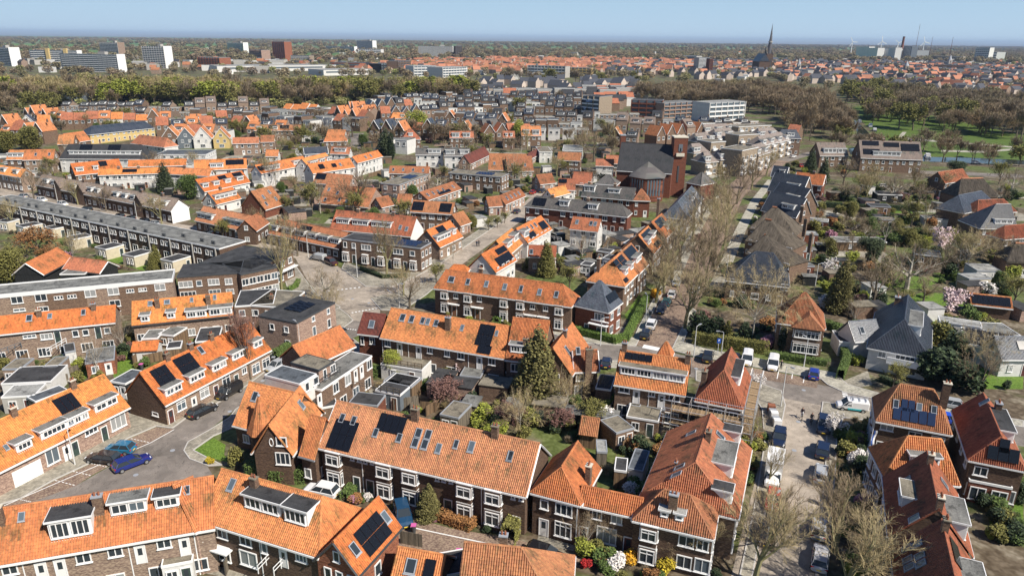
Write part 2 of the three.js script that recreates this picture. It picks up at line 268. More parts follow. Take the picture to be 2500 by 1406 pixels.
for (const [h,right] of [[l,0],[r,1]]) if (h > 0.3) {
const run = h + 0,rise = rh - e + oe * this.tan,Th = Math.hypot(run,rise),c2 = run / Th,s2 = rise / Th;
const o = right ? V(x1,fO.y,oe) :V(x0,fO.y,-D - oe),s = right ? V(0,0,-1) :V(0,0,1),t = right ? V(-c2,s2,0) :V(c2,s2,0),n = right ? V(s2,c2,0) :V(-s2,c2,0);
slopeGeo(tiles,o.clone().add(up),s,t,n,D + 2 * oe,Th,(D + 2 * oe) / 2,(D + 2 * oe) / 2 - 0.001,detail);
}
const yb = fO.y,A = V(x0,yb,oe),B = V(x1,yb,oe),Cc = V(x1 - r,rh,-w),Dd = V(x0 + l,rh,-w),E = V(x1,this.back ? bO2.y :yb,this.back ? bO2.z :-D - oe),Ff = V(x0,E.y,E.z);
slab.quad(A,B,Cc,Dd).quad(E,Ff,Dd,Cc);
if (!l) slab.quad(A,Dd,Dd.clone().add(up),A.clone().add(up)).quad(Dd,Ff,Ff.clone().add(up),Dd.clone().add(up));if (!r) slab.quad(B,Cc,Cc.clone().add(up),B.clone().add(up)).quad(Cc,E,E.clone().add(up),Cc.clone().add(up));
slab.quad(A,B,B.clone().add(up),A.clone().add(up)).quad(E,Ff,Ff.clone().add(up),E.clone().add(up));
let roof;
if (detail) {roof = mk('roof',slab.geo(),mat,this.g);const tm = mk('roof_tiles',tiles.geo(),mat,roof);tm.userData.kind = 'stuff';}
else {slab.p.push(...tiles.p);slab.u.push(...tiles.u);roof = mk('roof',slab.geo(),mat,this.g);}
this.roof = roof;
const rg = new GB(),a = V(x0 + l,rh + th * 0.6 + 0.05,-w),b = V(x1 - r,rh + th * 0.6 + 0.05,-w),rad = this.thatch ? 0.28 :0.12;
if (this.dist < 330) {
rg.bar(a,b,rad,6);if (l && !this.thatch) {rg.bar(V(x0,yb + 0.1,oe),a,rad * 0.85,5).bar(V(x0,yb + 0.1,-D - oe),a,rad * 0.85,5);} if (r && !this.thatch) rg.bar(V(x1,yb + 0.1,oe),b,rad * 0.85,5).bar(V(x1,yb + 0.1,-D - oe),b,rad * 0.85,5);
mk('ridge_tiles',rg.geo(),this.ridgeMat ?? (this.thatch ? M.tileGeo.dull :detail ? mat :M.tileGeo[this.tile]),roof);
}
if (!this.thatch && this.gutter !== 0) {const gm = this.gutterMat ?? M.white,gt = (w2,d2,x,y,z) => mk('gutter',new GB().box(w2,0.2,d2,x,y - 0.16,z).geo(),gm,this.g);gt(x1 - x0,0.2,(x0 + x1) / 2,yb,oe + 0.06);if (r) gt(0.2,D + 0.2,x1 + 0.06,yb,-D / 2);if (l) gt(0.2,D + 0.2,x0 - 0.06,yb,-D / 2);gt(x1 - x0,0.2,(x0 + x1) / 2,E.y,E.z - 0.06);}
if (this.verge) {for (const [x,h] of [[x0 - 0.04,l],[x1 + 0.04,r]]) if (!h) for (const q of [V(x,yb - 0.02,oe),V(x,E.y,E.z)]) mk('verge_board',new GB().bar(q,V(x,rh - 0.02,-w),0.13,4).geo(),this.verge === true ? M.white :this.verge,this.g);}
}
place(m,side,s,y) {
const i = this.inset;
if (side === 'f') m.position.set(s,y,-i);else if (side === 'b') {m.position.set(this.L - s,y,-this.D + i);m.rotation.y = Math.PI;}
else if (side === 'r') {m.position.set(this.L - i / 2,y,-s);m.rotation.y = Math.PI / 2;} else {m.position.set(i / 2,y,-(this.D - s));m.rotation.y = -Math.PI / 2;}
return m;
}
window(side,s,y,w,h,n,tr,mat = M.white) {
n ??= Math.max(1,Math.round(w / 0.75));const c = winGeo(w,h,n,tr ?? 0),gl = glassOf();
if (this.dist < 118) {const m = this.place(mk('window',c.fg,mat,this.g),side,s,y);mk('pane',c.pg,gl,m);return this;}
this.place(mk('window',c.both,[mat,gl],this.g),side,s,y);return this;
}
wins(T,list,side = 'f',o = {}) {
for (const [x1,y1,x2,y2,n] of list) {
const a = this.onWall(T(x1,y1),side),b = this.onWall(T(x2,y2),side),c = this.onWall(T(x1,y2),side),d = this.onWall(T(x2,y1),side);
const s = (a[0] + b[0] + c[0] + d[0]) / 4,w = Math.abs((a[0] + c[0]) - (b[0] + d[0])) / 2,top = (a[1] + d[1]) / 2,bot = (b[1] + c[1]) / 2;
this.window(side,s,(top + bot) / 2,Math.max(0.4,w * 0.96),Math.max(0.4,Math.min(top - bot,2.6)),n,o.tr,o.mat);
}
return this;
}
row(side,n,y,w,h,o = {}) {
const Lw = side === 'f' || side === 'b' ? this.L :this.D,a = o.from ?? 0,b = o.to ?? 1;
for (let k = 0;k < n;k++) this.window(side,Lw * (a + (b - a) * (k + 0.5) / n),y,w,h,o.n,o.tr,o.mat);
return this;
}
doors(T,list,side = 'f') {
for (const [x1,y1,x2,y2,k] of list) {
const a = this.onWall(T(x1,y1),side),b = this.onWall(T(x2,y2),side),s = (a[0] + b[0]) / 2;
this.door(side,s,0.1,Math.max(0.8,Math.min(1.1,Math.abs(a[0] - b[0]))),2.1,k ?? Math.floor(rnd() * 4));
}
return this;
}
door(side,s,y,w,h,k = 0) {
const d = this.place(mk('door',boxGeo(w,h,0.10),M.door[k % 4],this.g),side,s,y);
mk('door_frame',new GB().box(w + 0.2,0.12,0.16,0,h,0).box(0.1,h,0.16,-w / 2 - 0.05,0,0).box(0.1,h,0.16,w / 2 + 0.05,0,0).geo(),M.white,d);
mk('glass',new GB().quad(V(-w * 0.25,h * 0.5,0.06),V(w * 0.25,h * 0.5,0.06),V(w * 0.25,h * 0.9,0.06),V(-w * 0.25,h * 0.9,0.06)).geo(),M.glass,d);
return d;
}
dormers(T,list,o = {}) {for (const [x1,y1,x2,y2,h] of list) {const a = this.onRoof(T(x1,y1),o.back),b = this.onRoof(T(x2,y2),o.back);this.dormer(Math.min(a[0],b[0]),Math.max(a[0],b[0]),(a[1] + b[1]) / 2,h ?? o.h ?? 1.5,o);} return this;}
dormer(s1,s2,y,h,o = {}) {
h = Math.min(h,this.rh - y - 0.05);if (h < 0.5) {y -= 0.5;h = Math.min(1.2,this.rh - y);}
const w = Math.max(0.9,s2 - s1),dz = h / this.tan,z = -(y - this.e) / this.tan,g = new THREE.Group();g.name = 'dormer';this.g.add(g);
if (o.back) {g.position.set((s1 + s2) / 2,y,-this.D - z);g.rotation.y = Math.PI;} else g.position.set((s1 + s2) / 2,y,z);
const wm = o.wall ?? M.white,fr = new GB().quad(V(-w / 2,0,0),V(w / 2,0,0),V(w / 2,h,0),V(-w / 2,h,0)).tri(V(-w / 2,0,0),V(-w / 2,h,0),V(-w / 2,h,-dz)).tri(V(w / 2,0,0),V(w / 2,h,0),V(w / 2,h,-dz));
fr.box(w + 0.1,0.14,0.1,0,-0.1,0.06);
mk('dormer_wall',fr.geo(),wm,g);
if (o.gabled) {
const hh = w * 0.55,z2 = -dz - hh / this.tan,q = 0.18,gb = new GB().quad(V(-w / 2 - q,h - q,q),V(-w / 2 - q,h - q,-dz),V(0,h + hh,z2),V(0,h + hh,q)).quad(V(w / 2 + q,h - q,-dz),V(w / 2 + q,h - q,q),V(0,h + hh,q),V(0,h + hh,z2));mk('dormer_roof',gb.geo(),M.tile[this.tile],g);
mk('dormer_gable',new GB().tri(V(-w / 2,h,0),V(w / 2,h,0),V(0,h + hh * 0.95,0)).geo(),wm,g);
} else {const q = o.over ?? 0.18;mk('dormer_roof',new GB().box(w + 2 * q,0.14,dz + q + 0.1,0,h,-dz / 2 + q / 2).geo(),M.flat[o.roof ?? 'grey'],g);mk('dormer_trim',new GB().box(w + 2 * q + 0.06,0.2,0.08,0,h - 0.04,q + 0.05).box(0.06,0.2,dz + q,-w / 2 - q - 0.02,h - 0.04,-dz / 2 + q / 2).box(0.06,0.2,dz + q,w / 2 + q + 0.02,h - 0.04,-dz / 2 + q / 2).geo(),o.trim ?? M.white,g);}
const n = o.n ?? Math.max(1,Math.round(w / 1.9)),ww = (w - 0.2) / n;
for (let k = 0;k < n;k++) {const c = winGeo(ww * 0.92,Math.max(0.5,h - 0.5),Math.max(1,Math.round(ww / 0.65)),0),m = mk('window',c.both,[M.white,glassOf()],g);m.position.set(-w / 2 + 0.1 + ww * (k + 0.5),h / 2 + 0.08,0.02);}
return g;
}
onSlope(m,s,y,back,lift = 0.19) {
const z = -(y - this.e) / this.tan,cs = Math.cos(this.thr),sn = Math.sin(this.thr);m.rotation.order = 'YXZ';m.rotation.x = -(Math.PI / 2 - this.thr);
if (back) {m.rotation.y = Math.PI;m.position.set(s,y + cs * lift,-this.D - z - sn * lift);} else m.position.set(s,y + cs * lift,z + sn * lift);
return m;
}
skylights(T,list,o = {}) {for (const [x,y,sx = 1,sy = 1] of list) {const q = this.onRoof(T(x,y),o.back);this.skylight(q[0],q[1],o.back,sx,sy);} return this;}
skylight(s,y,back,sx = 1,sy = 1) {const m = this.onSlope(mk('skylight',velux,M.lead,this.g),s,y,back);m.scale.set(sx,sy,1);mk('pane',veluxPane,rnd() < 0.5 ? M.glass3 :M.glass,m);return this;}
panels(T,list,o = {}) {for (const [x1,y1,x2,y2] of list) {const a = this.onRoof(T(x1,y1),o.back),b = this.onRoof(T(x2,y2),o.back);this.array(Math.min(a[0],b[0]),Math.max(a[0],b[0]),Math.min(a[1],b[1]),Math.max(a[1],b[1]),o);} return this;}
array(s1,s2,y1,y2,o = {}) {
const sn = Math.sin(this.thr),len = (y2 - y1) / sn,pw = o.land ? 1.7 :1.05,ph = o.land ? 1.05 :1.7,nx = Math.max(1,Math.round((s2 - s1) / pw)),ny = Math.max(1,Math.round(len / ph)),w = (s2 - s1) / nx,h = len / ny;
const key = [w.toFixed(1),h.toFixed(1)].join();if (!panelGeo.has(key)) panelGeo.set(key,[new GB().box(+w.toFixed(1) * 0.975,+h.toFixed(1) * 0.985,0.04,0,-h * 0.5 * 0.985,0).geo(),new GB().box(+w.toFixed(1) * 0.98,+h.toFixed(1) * 0.985,0.03,0,-h * 0.5 * 0.985,-0.02).geo()]);
for (let i = 0;i < nx;i++) for (let j = 0;j < ny;j++) {const pg = panelGeo.get(key),m = this.onSlope(mk('solar_panel',pg[0],o.blue ? M.pvBlue :M.pv,this.g),s1 + w * (i + 0.5),y1 + (j + 0.5) * h * sn,o.back,0.26);if (o.blue) {m.scale.set(0.94,0.95,1);}}
return this;
}
chimneys(T,list,o = {}) {for (const [x,y,h,w] of list) {const q = this.onRoof(T(x,y),o.back);let z = q[2],yy = q[1];if (yy > this.rh) {z = -this.w;yy = this.rh;} this.chimney(Math.max(0.3,Math.min(this.L - 0.3,q[0])),z,yy,h,w,o.mat);} return this;}
chimney(s,z,y,h = 1.3,w = 0.75,mat) {
const m = mk('chimney',new GB().box(w,h + 0.6,w * 0.75).geo(),mat ?? M.wall[this.chim ?? 'brown'],this.g);m.position.set(s,y - 0.6,z);
mk('cap',new GB().box(w + 0.14,0.12,w * 0.75 + 0.14,0,h + 0.6,0).geo(),pick([M.cream,M.lead,M.flat.gravel]),m);
for (const k of [-1,1]) {const p = mk('pot',potGeo,M.wall.orange,m);p.position.set(k * w * 0.22,h + 0.72,0);}
return this;
}
ridgeChimneys(...ss) {for (const f of ss) this.chimney(this.L * f,-this.w,this.rh,0.9,0.8);return this;}
bay(T,x1,y1,x2,y2,o = {}) {
const a = this.onWall(T(x1,y1)),b = this.onWall(T(x2,y2)),s1 = Math.min(a[0],b[0]),s2 = Math.max(a[0],b[0]);return this.bayAt(s1,s2,o);
}
bayAt(s1,s2,o = {}) {
const w = s2 - s1,d = o.d ?? 0.65,top = o.top ?? this.e - 0.15,base = o.base ?? 0,g = new THREE.Group();g.name = 'bay_window';g.position.set((s1 + s2) / 2,base,-this.inset);this.g.add(g);
mk('bay_wall',new GB().box(w,top - base,d,0,0,d / 2).geo(),M.wall[o.wall ?? this.wall],g);
for (const [q,y] of [[0.16,top - base],[0.1,2.75 - base]]) mk('ledge',new GB().box(w + q,0.11,d + 0.08,0,y,d / 2).geo(),M.white,g);
for (const [y,h] of o.rows ?? [[1.65,1.75],[4.35,1.35]]) {if (y < base) continue;const c = winGeo(w * 0.94,h,Math.max(2,Math.round(w / 0.8)),0.68),m = mk('window',c.both,[M.white,M.glass],g);m.position.set(0,y - base,d);const c2 = winGeo(d * 0.8,h,1,0.68);for (const k of [-1,1]) {const q = mk('window',c2.both,[M.white,M.glass],g);q.position.set(k * w / 2,y - base,d * 0.5);q.rotation.y = k * Math.PI / 2;}}
return this;
}
pipe(side,s) {const m = this.place(mk('downpipe',new GB().box(0.1,this.e - 0.2,0.1).geo(),M.white,this.g),side,s,0);return this;}
canopy(s1,s2,y,d = 0.6) {const m = mk('canopy',new GB().box(s2 - s1,0.14,d).geo(),M.white,this.g);m.position.set((s1 + s2) / 2,y,d / 2 - this.inset);return this;}
}
const house = (name,label,category,o) => new House(name,label,category,o);
const flat = (name,label,category,o) => new House(name,label,category,{flat:true,e:2.7,inset:0.05,...o});
// ---------------------------------------------------------------- ground, streets and pavements
function sheet(name,pts,y,mat,skirt) {
const w = pts.map((p) => Array.isArray(p) ? P(p,0) :p),sh = new THREE.Shape(w.map((p) => new THREE.Vector2(p.x,-p.z)));
let g = skirt ? new THREE.ExtrudeGeometry(sh,{depth:skirt,bevelEnabled:false}) :new THREE.ShapeGeometry(sh);
g.rotateX(-Math.PI / 2);g.translate(0,y - (skirt ?? 0),0);
const p = g.attributes.position,uv = g.attributes.uv;for (let i = 0;i < p.count;i++) uv.setXY(i,p.getX(i),-p.getZ(i));
const m = mk(name,g,mat);m.userData.kind = 'structure';return m;
}
function strip(name,path,width,y,mat,skirt) {
const w = path.map((p) => Array.isArray(p) ? P(p,0) :p),l = [],r = [];
w.forEach((p,i) => {const a = w[Math.max(0,i - 1)],b = w[Math.min(w.length - 1,i + 1)],d = b.clone().sub(a).setY(0).normalize(),n = V(-d.z,0,d.x),h = (Array.isArray(width) ? width[i] :width) / 2;l.push(p.clone().addScaledVector(n,h));r.push(p.clone().addScaledVector(n,-h));});
return sheet(name,[...l,...r.reverse()],y,mat,skirt);
}
{const g = new THREE.PlaneGeometry(36000,18000);g.rotateX(-Math.PI / 2);g.translate(0,-0.35,-8000);const p = g.attributes.position,uv = g.attributes.uv;for (let i = 0;i < p.count;i++) uv.setXY(i,p.getX(i),p.getZ(i));mk('ground',g,M.fieldM).userData.kind = 'structure';}
sheet('town_ground',[V(-900,0,40),V(900,0,40),V(1900,0,-1600),V(1400,0,-2400),V(-1500,0,-2200),V(-1700,0,-1300)],0,M.soil);
const ROADS = [];
function road(name,pts,y,mat) {const w = pts.map((p) => P(p,0));ROADS.push(w);return sheet(name,w,y,mat);}
function roadStrip(name,path,width,y,mat) {const m = strip(name,path,width,y,mat),w = path.map((p) => P(p,0));ROADS.push({path:w,half:width / 2 + 0.3});return m;}
const onRoad = (x,z) => ROADS.some((r) => {
if (Array.isArray(r)) {let c = false;for (let i = 0,j = r.length - 1;i < r.length;j = i++) if ((r[i].z > z) !== (r[j].z > z) && x < (r[j].x - r[i].x) * (z - r[i].z) / (r[j].z - r[i].z) + r[i].x) c = !c;return c;}
for (let i = 1;i < r.path.length;i++) {const a = r.path[i - 1],b = r.path[i],dx = b.x - a.x,dz = b.z - a.z,t = Math.max(0,Math.min(1,((x - a.x) * dx + (z - a.z) * dz) / (dx * dx + dz * dz)));if (Math.hypot(a.x + dx * t - x,a.z + dz * t - z) < r.half) return true;} return false;
});
road('street_asphalt',[[-60,1300],[8,1234],[184,1186],[366,1081],[455,1022],[533,985],[600,945],[650,907],[730,864],[784,833],[840,803],[863,782],[900,790],[884,815],[860,826],[784,864],[722,901],[650,948],[575,998],[509,1050],[457,1078],[446,1101],[461,1122],[505,1138],[530,1180],[300,1300],[-60,1420]],0.024,M.asphalt);
road('junction_paving',[[716,622],[748,682],[770,712],[804,735],[853,768],[863,784],[846,801],[886,818],[925,787],[928,757],[904,728],[960,714],[958,702],[891,700],[832,656],[797,634],[745,612]],0.02,M.concreteRoad);
road('parking_bays',[[-30,1248],[48,1220],[133,1173],[221,1132],[312,1072],[380,1043],[424,1048],[366,1081],[223,1161],[184,1186],[75,1227],[-30,1262]],0.03,M.clinker);
roadStrip('row_street',[[765,628],[680,600],[589,582],[384,549],[205,511],[51,477],[-80,450]],7.5,0.016,M.concreteRoad);
roadStrip('estate_street',[[930,712],[1000,698],[1082,654],[1160,600],[1262,528],[1300,498],[1330,468]],6.5,0.014,M.concreteRoad);
roadStrip('avenue_upper',[[1594,850],[1632,772],[1668,712],[1705,635],[1740,560],[1785,478],[1835,430],[1905,392]],9,0.018,M.clinker);
roadStrip('avenue_lower',[[1968,950],[1958,1050],[1945,1140],[1930,1235],[1912,1340],[1895,1450]],9.2,0.019,M.concreteRoad);
roadStrip('cross_street',[[1300,826],[1450,858],[1570,866],[1660,888],[1760,915],[1860,937],[1950,954],[2060,974],[2180,1000],[2330,1030],[2500,1062],[2620,1090]],7.6,0.022,M.asphalt);
road('bay_parking',[[1690,872],[1860,902],[2000,928],[1995,948],[1850,925],[1690,896]],0.026,M.clinker);
roadStrip('garage_lane',[[870,1265],[960,1290],[1080,1325],[1240,1352],[1400,1400]],5.2,0.021,M.clinker);
roadStrip('church_street',[[1905,392],[1990,372],[2070,400],[2250,420],[2500,430]],9,0.012,M.asphalt);
roadStrip('side_street',[[862,372],[875,345],[870,325]],8,0.012,M.asphalt);
const pavem = (pts,mat) => {ROADS.push(pts.map((p) => P(p,0)));const m = sheet('pavement',pts,0.12,mat ?? M.pave,0.12),w = pts.map((p) => P(p,0));w.forEach((a,i) => {const b = w[(i + 1) % w.length],L = a.distanceTo(b),k = mk('kerb',new GB().box(L,0.135,0.16).geo(),M.kerb,m);k.position.set((a.x + b.x) / 2,0,(a.z + b.z) / 2);k.rotation.y = Math.atan2(-(b.z - a.z),b.x - a.x);});return m;};
pavem([[-60,1180],[330,1000],[430,985],[640,880],[770,790],[826,752],[850,770],[861,783],[838,801],[784,831],[730,862],[650,905],[600,943],[533,983],[455,1020],[420,1046],[380,1041],[312,1070],[221,1130],[133,1171],[48,1218],[-60,1250]]);
pavem([[512,1050],[560,1020],[575,1000],[650,951],[722,904],[784,867],[862,829],[890,850],[800,905],[700,955],[580,1040],[520,1065],[470,1100],[500,1116],[540,1136],[508,1138],[462,1121],[448,1101],[458,1080]]);
pavem([[834,656],[892,700],[956,701],[1000,684],[1080,640],[1160,586],[1258,518],[1240,512],[1150,575],[1050,640],[1000,668],[900,664],[842,640]]);
pavem([[906,730],[962,716],[1005,702],[1090,660],[1100,668],[1040,720],[980,760],[930,757]]);
pavem([[745,684],[768,714],[802,737],[830,750],[800,770],[742,732],[700,700],[690,665],[714,640]]);
pavem([[1300,800],[1420,838],[1552,846],[1590,770],[1626,700],[1612,700],[1560,800],[1548,826],[1430,808],[1300,780]],M.paveLight);
pavem([[1640,856],[1690,868],[1862,900],[2006,926],[2022,940],[2060,958],[2180,984],[2330,1012],[2500,1044],[2500,1028],[2330,998],[2180,970],[2070,940],[2040,912],[1870,880],[1720,852],[1668,836],[1700,760],[1690,752]],M.paveLight);
pavem([[1700,905],[1850,935],[1908,955],[1918,990],[1906,1050],[1892,1140],[1872,1240],[1850,1340],[1830,1440],[1800,1440],[1830,1300],[1850,1200],[1868,1080],[1862,1000],[1838,962],[1700,930]],M.pave);
pavem([[2010,982],[2060,990],[2180,1016],[2140,1030],[2060,1020],[2044,1060],[2040,1150],[2030,1260],[2015,1440],[1990,1440],[2006,1260],[2016,1150],[2020,1060],[2006,1010]],M.pave);
pavem([[1300,850],[1450,880],[1560,884],[1680,905],[1680,922],[1560,900],[1440,896],[1300,868]],M.paveLight);
strip('pavement',[[1740,720],[1775,640],[1810,560],[1845,490],[1885,440]],3,0.1,M.paveLight,0.1);strip('pavement',[[1640,690],[1672,620],[1706,550],[1748,478]],3,0.1,M.paveLight,0.1);
function dash(a,b,n,w = 0.28,fill = 0.5) {const A = P(a,0),B = P(b,0),d = B.clone().sub(A),L = d.length();d.normalize();const nn = V(-d.z,0,d.x).multiplyScalar(w / 2);for (let k = 0;k < n;k++) {const s = A.clone().addScaledVector(d,L * k / n),e = A.clone().addScaledVector(d,L * (k + fill) / n);sheet('road_marking',[s.clone().add(nn),s.clone().sub(nn),e.clone().sub(nn),e.clone().add(nn)],0.036,M.paint);}}
for (const [a,b] of [[[48,1220],[75,1226]],[[133,1173],[184,1186]],[[176,1151],[223,1162]],[[221,1132],[262,1141]],[[318,1071],[365,1081]]]) dash(a,b,6,0.12,0.6);
dash([8,1235],[366,1081.5],1,0.14,1);dash([366,1081.5],[424,1049],1,0.14,1);
dash([800,711],[884,701],8,0.5);dash([946,707],[962,722],5,0.45);dash([858,764],[924,752],8,0.45);dash([848,803],[872,806],4,0.4);
dash([2062,953],[2066,972],4,0.8,0.6);
for (const [a,b] of [[[1809,892],[1803,914]],[[1838,899],[1832,922]],[[1902,906],[1898,925]],[[1938,900],[1934,925]],[[1966,915],[1962,935]],[[1866,905],[1862,922]]]) dash(a,b,1,0.14,1);
for (let k = 0;k < 7;k++) dash([1576 + k * 6,842 + k * 1.2],[1571 + k * 6,850 + k * 1.2],1,0.5,1);
dash([1240,1338],[1000,1287],1,0.16,1);
const lawn = (pts) => sheet('lawn',pts,0.008,M.grass);
lawn([[471,1100],[520,1069],[550,1086],[546,1109],[556,1129],[509,1117]]);
lawn([[130,920],[190,893],[235,900],[200,932],[140,940]]);lawn([[280,930],[330,905],[330,880],[290,872],[262,880]]);lawn([[905,672],[975,678],[1000,690],[955,698],[910,690]]);lawn([[230,628],[330,618],[420,648],[350,662]]);
lawn([[2140,750],[2260,712],[2360,720],[2430,770],[2300,790],[2160,790]]);lawn([[2120,700],[2200,660],[2350,670],[2250,705]]);lawn([[2140,560],[2300,560],[2300,575],[2140,580]]);lawn([[2140,510],[2300,512],[2320,522],[2140,520]]);lawn([[2400,1190],[2500,1195],[2500,1300],[2420,1290]]);lawn([[2380,900],[2500,890],[2500,950],[2400,950]]);lawn([[1360,830],[1410,838],[1360,850]]);lawn([[1525,770],[1560,720],[1580,740],[1545,800]]);
sheet('park_lawn',[[2030,262],[2160,258],[2500,330],[2700,380],[2500,392],[2270,380],[2160,345],[2110,300]],0.008,M.parkGrass);sheet('park_path',[[2200,335],[2320,345],[2480,358],[2480,361],[2320,349],[2195,339]],0.014,M.paveLight);sheet('park_path',[[2300,366],[2400,368],[2480,362],[2482,366],[2400,373],[2300,370]],0.014,M.paveLight);sheet('park_path',[[2190,338],[2205,322],[2215,322],[2202,340]],0.014,M.paveLight);
sheet('canal_water',[[2085,290],[2108,310],[2130,332],[2160,342],[2140,350],[2110,345],[2095,330]],0.012,M.water);sheet('canal_water',[[2255,383],[2400,386],[2520,392],[2520,402],[2400,399],[2255,394]],0.012,M.water);sheet('canal_water',[[2072,363],[2102,360],[2105,374],[2078,378]],0.012,M.water);
sheet('square_paving',[[1720,440],[1800,420],[1900,400],[1905,380],[1780,400],[1700,430]],0.01,M.paveLight);
let SCAF;
// ---------------------------------------------------------------- the near terraces and villas
{
const h = house('terrace_row','long orange-tiled terrace seen from its gardens, with three white flat-roofed dormers','terrace',{a:[0,1377],b:[486,1294],r:D0(935,612),e:5.7,th:43,near:2,wall:'tan',ext:[9,1.4]});
h.dormers(D0,[[480,1065,890,1000,2.3]],{roof:'dark',n:2}).dormers(D0,[[1055,830,1405,775,1.6]],{n:2}).dormers(D0,[[1480,765,1715,730,1.5]],{roof:'dark',n:1});
h.skylights(D0,[[205,830,0.7,0.7],[1780,575,0.7,0.7]]).chimneys(D0,[[950,790,2.0,0.9],[5,900,2]]);
h.wins(D0,[[0,1285,175,1375,2],[710,1165,870,1265,2],[1015,1105,1170,1205,2],[1485,1035,1635,1125,2]]);
for (const [x,k] of [[355,2],[545,2],[1340,2],[1775,2]]) {const q = h.onWall(D0(x,1200));h.door('f',q[0],2.75,0.85,2.1,k);}
h.row('f',5,1.3,1.7,1.5,{from:0.3});h.pipe('f',h.onWall(D0(1225,1150))[0]).pipe('f',h.onWall(D0(205,1280))[0]).pipe('f',h.onWall(D0(1845,1000))[0]);
}
{
const h = house('angle_roof_house','narrow angle house with diagonal orange tiles joining two terraces','house',{a:[480,1295],b:[517,1277],r:[500,1152],e:5.72,th:43,near:2,wall:'pink',wmax:6.6,ext:[0.2,0.2]});
h.window('f',h.L / 2,4.6,0.8,1.1,1).door('f',h.L / 2,0.1,0.8,2,2);
const k = house('garden_wing_terrace','orange-tiled terrace with two dark-topped dormers and a hipped end','terrace',{a:D0(2010,888),b:D1(622,1208),r:D0(2005,347),e:5.7,th:43,near:2,wall:'dark',rb:D1(660,625),ext:[1.6,0]});
k.dormers(D1,[[-90,735,255,845,1.7]],{roof:'dark',n:2}).dormers(D1,[[290,870,515,935,1.9]],{roof:'dark',n:1});
k.skylights(D0,[[2215,525,0.9,1]]).chimneys(D0,[[2430,590,1.7]]);
k.wins(D0,[[2070,930,2165,1025,2],[2285,990,2395,1095,2],[2080,1110,2195,1240,2],[2290,1160,2450,1290,2]]).wins(D1,[[70,1050,125,1170,1],[395,1140,505,1250,3]]);
const q = k.onWall(D1(275,1165));k.door('f',q[0],2.75,0.8,2.1,2);k.pipe('f',0.3).pipe('f',k.L - 0.3).pipe('f',k.L * 0.5);
k.canopy(k.L * 0.08,k.L * 0.25,2.7,1.0);
}
{
const h = house('gabled_brick_house','new orange gabled brick house with a black solar array and two roof windows','house',{a:D1(990,1375),b:D1(1392,925),r:D1(768,1060),e:5.4,th:49,near:2,wall:'orange',tile:'bright',gutterMat:M.trimDark,verge:M.trimDark});
h.panels(D1,[[1150,772,1092,1222]]);h.skylights(D1,[[1240,835],[945,1140]]);
h.window('l',h.D * 0.52,6.6,0.8,1.2,1).window('l',h.D * 0.28,4.0,0.9,1.7,1).window('l',h.D * 0.55,4.0,0.9,1.7,1).window('l',h.D * 0.82,4.0,0.9,1.7,1).window('f',h.L * 0.45,3.2,1.1,1.6,1);
}
{
const h = house('bay_window_terrace','dark brick terrace with five two-storey white bay windows and a large orange roof','terrace',{a:D1(622,162),b:D2(168,628),r:C1(852,1107),e:5.5,th:43,near:2,wall:'dark',verge:true,tile:'pale'});
h.panels(D1,[[1015,-60,690,165]]);h.panels(C1,[[1475,1255,1165,1370]]);
h.skylights(C1,[[845,1258,0.8,0.9],[955,1282,0.8,0.9]]).skylights(D1,[[1165,28,0.8,0.8],[1390,78,0.8,0.8],[1572,38],[1665,52],[1545,118],[1635,135],[1765,178,0.8,0.9],[1932,138,0.7,0.8],[2078,162,0.9,1],[2450,252,0.7,0.9]]).skylights(D2,[[25,250,0.8,0.9]]);
h.chimneys(C1,[[1540,1270,1.5,0.9]]).chimneys(D1,[[2300,70,1.5,0.8]]);
for (const [x1,x2,y] of [[722,842,400],[1195,1320,500],[1438,1570,560],[1955,2090,690],[2220,2365,760]]) h.bay(D1,x1,y,x2,y);
h.wins(D1,[[920,235,955,285,1],[985,250,1020,300,1],[1045,265,1080,315,1],[1110,280,1145,325,1],[1730,430,1768,480,1],[1790,440,1830,490,1],[1860,460,1900,505,1],[2455,605,2490,655,1]]).wins(D2,[[30,602,75,655,1],[107,618,150,670,1]]);
h.doors(D1,[[945,390,1005,490,1],[1070,415,1140,545,1],[1815,600,1885,740,1]]).doors(D2,[[50,770,110,880,1]]);
h.pipe('f',h.onWall(D1(1030,330))[0]).pipe('f',h.onWall(D1(2170,560))[0]);
}
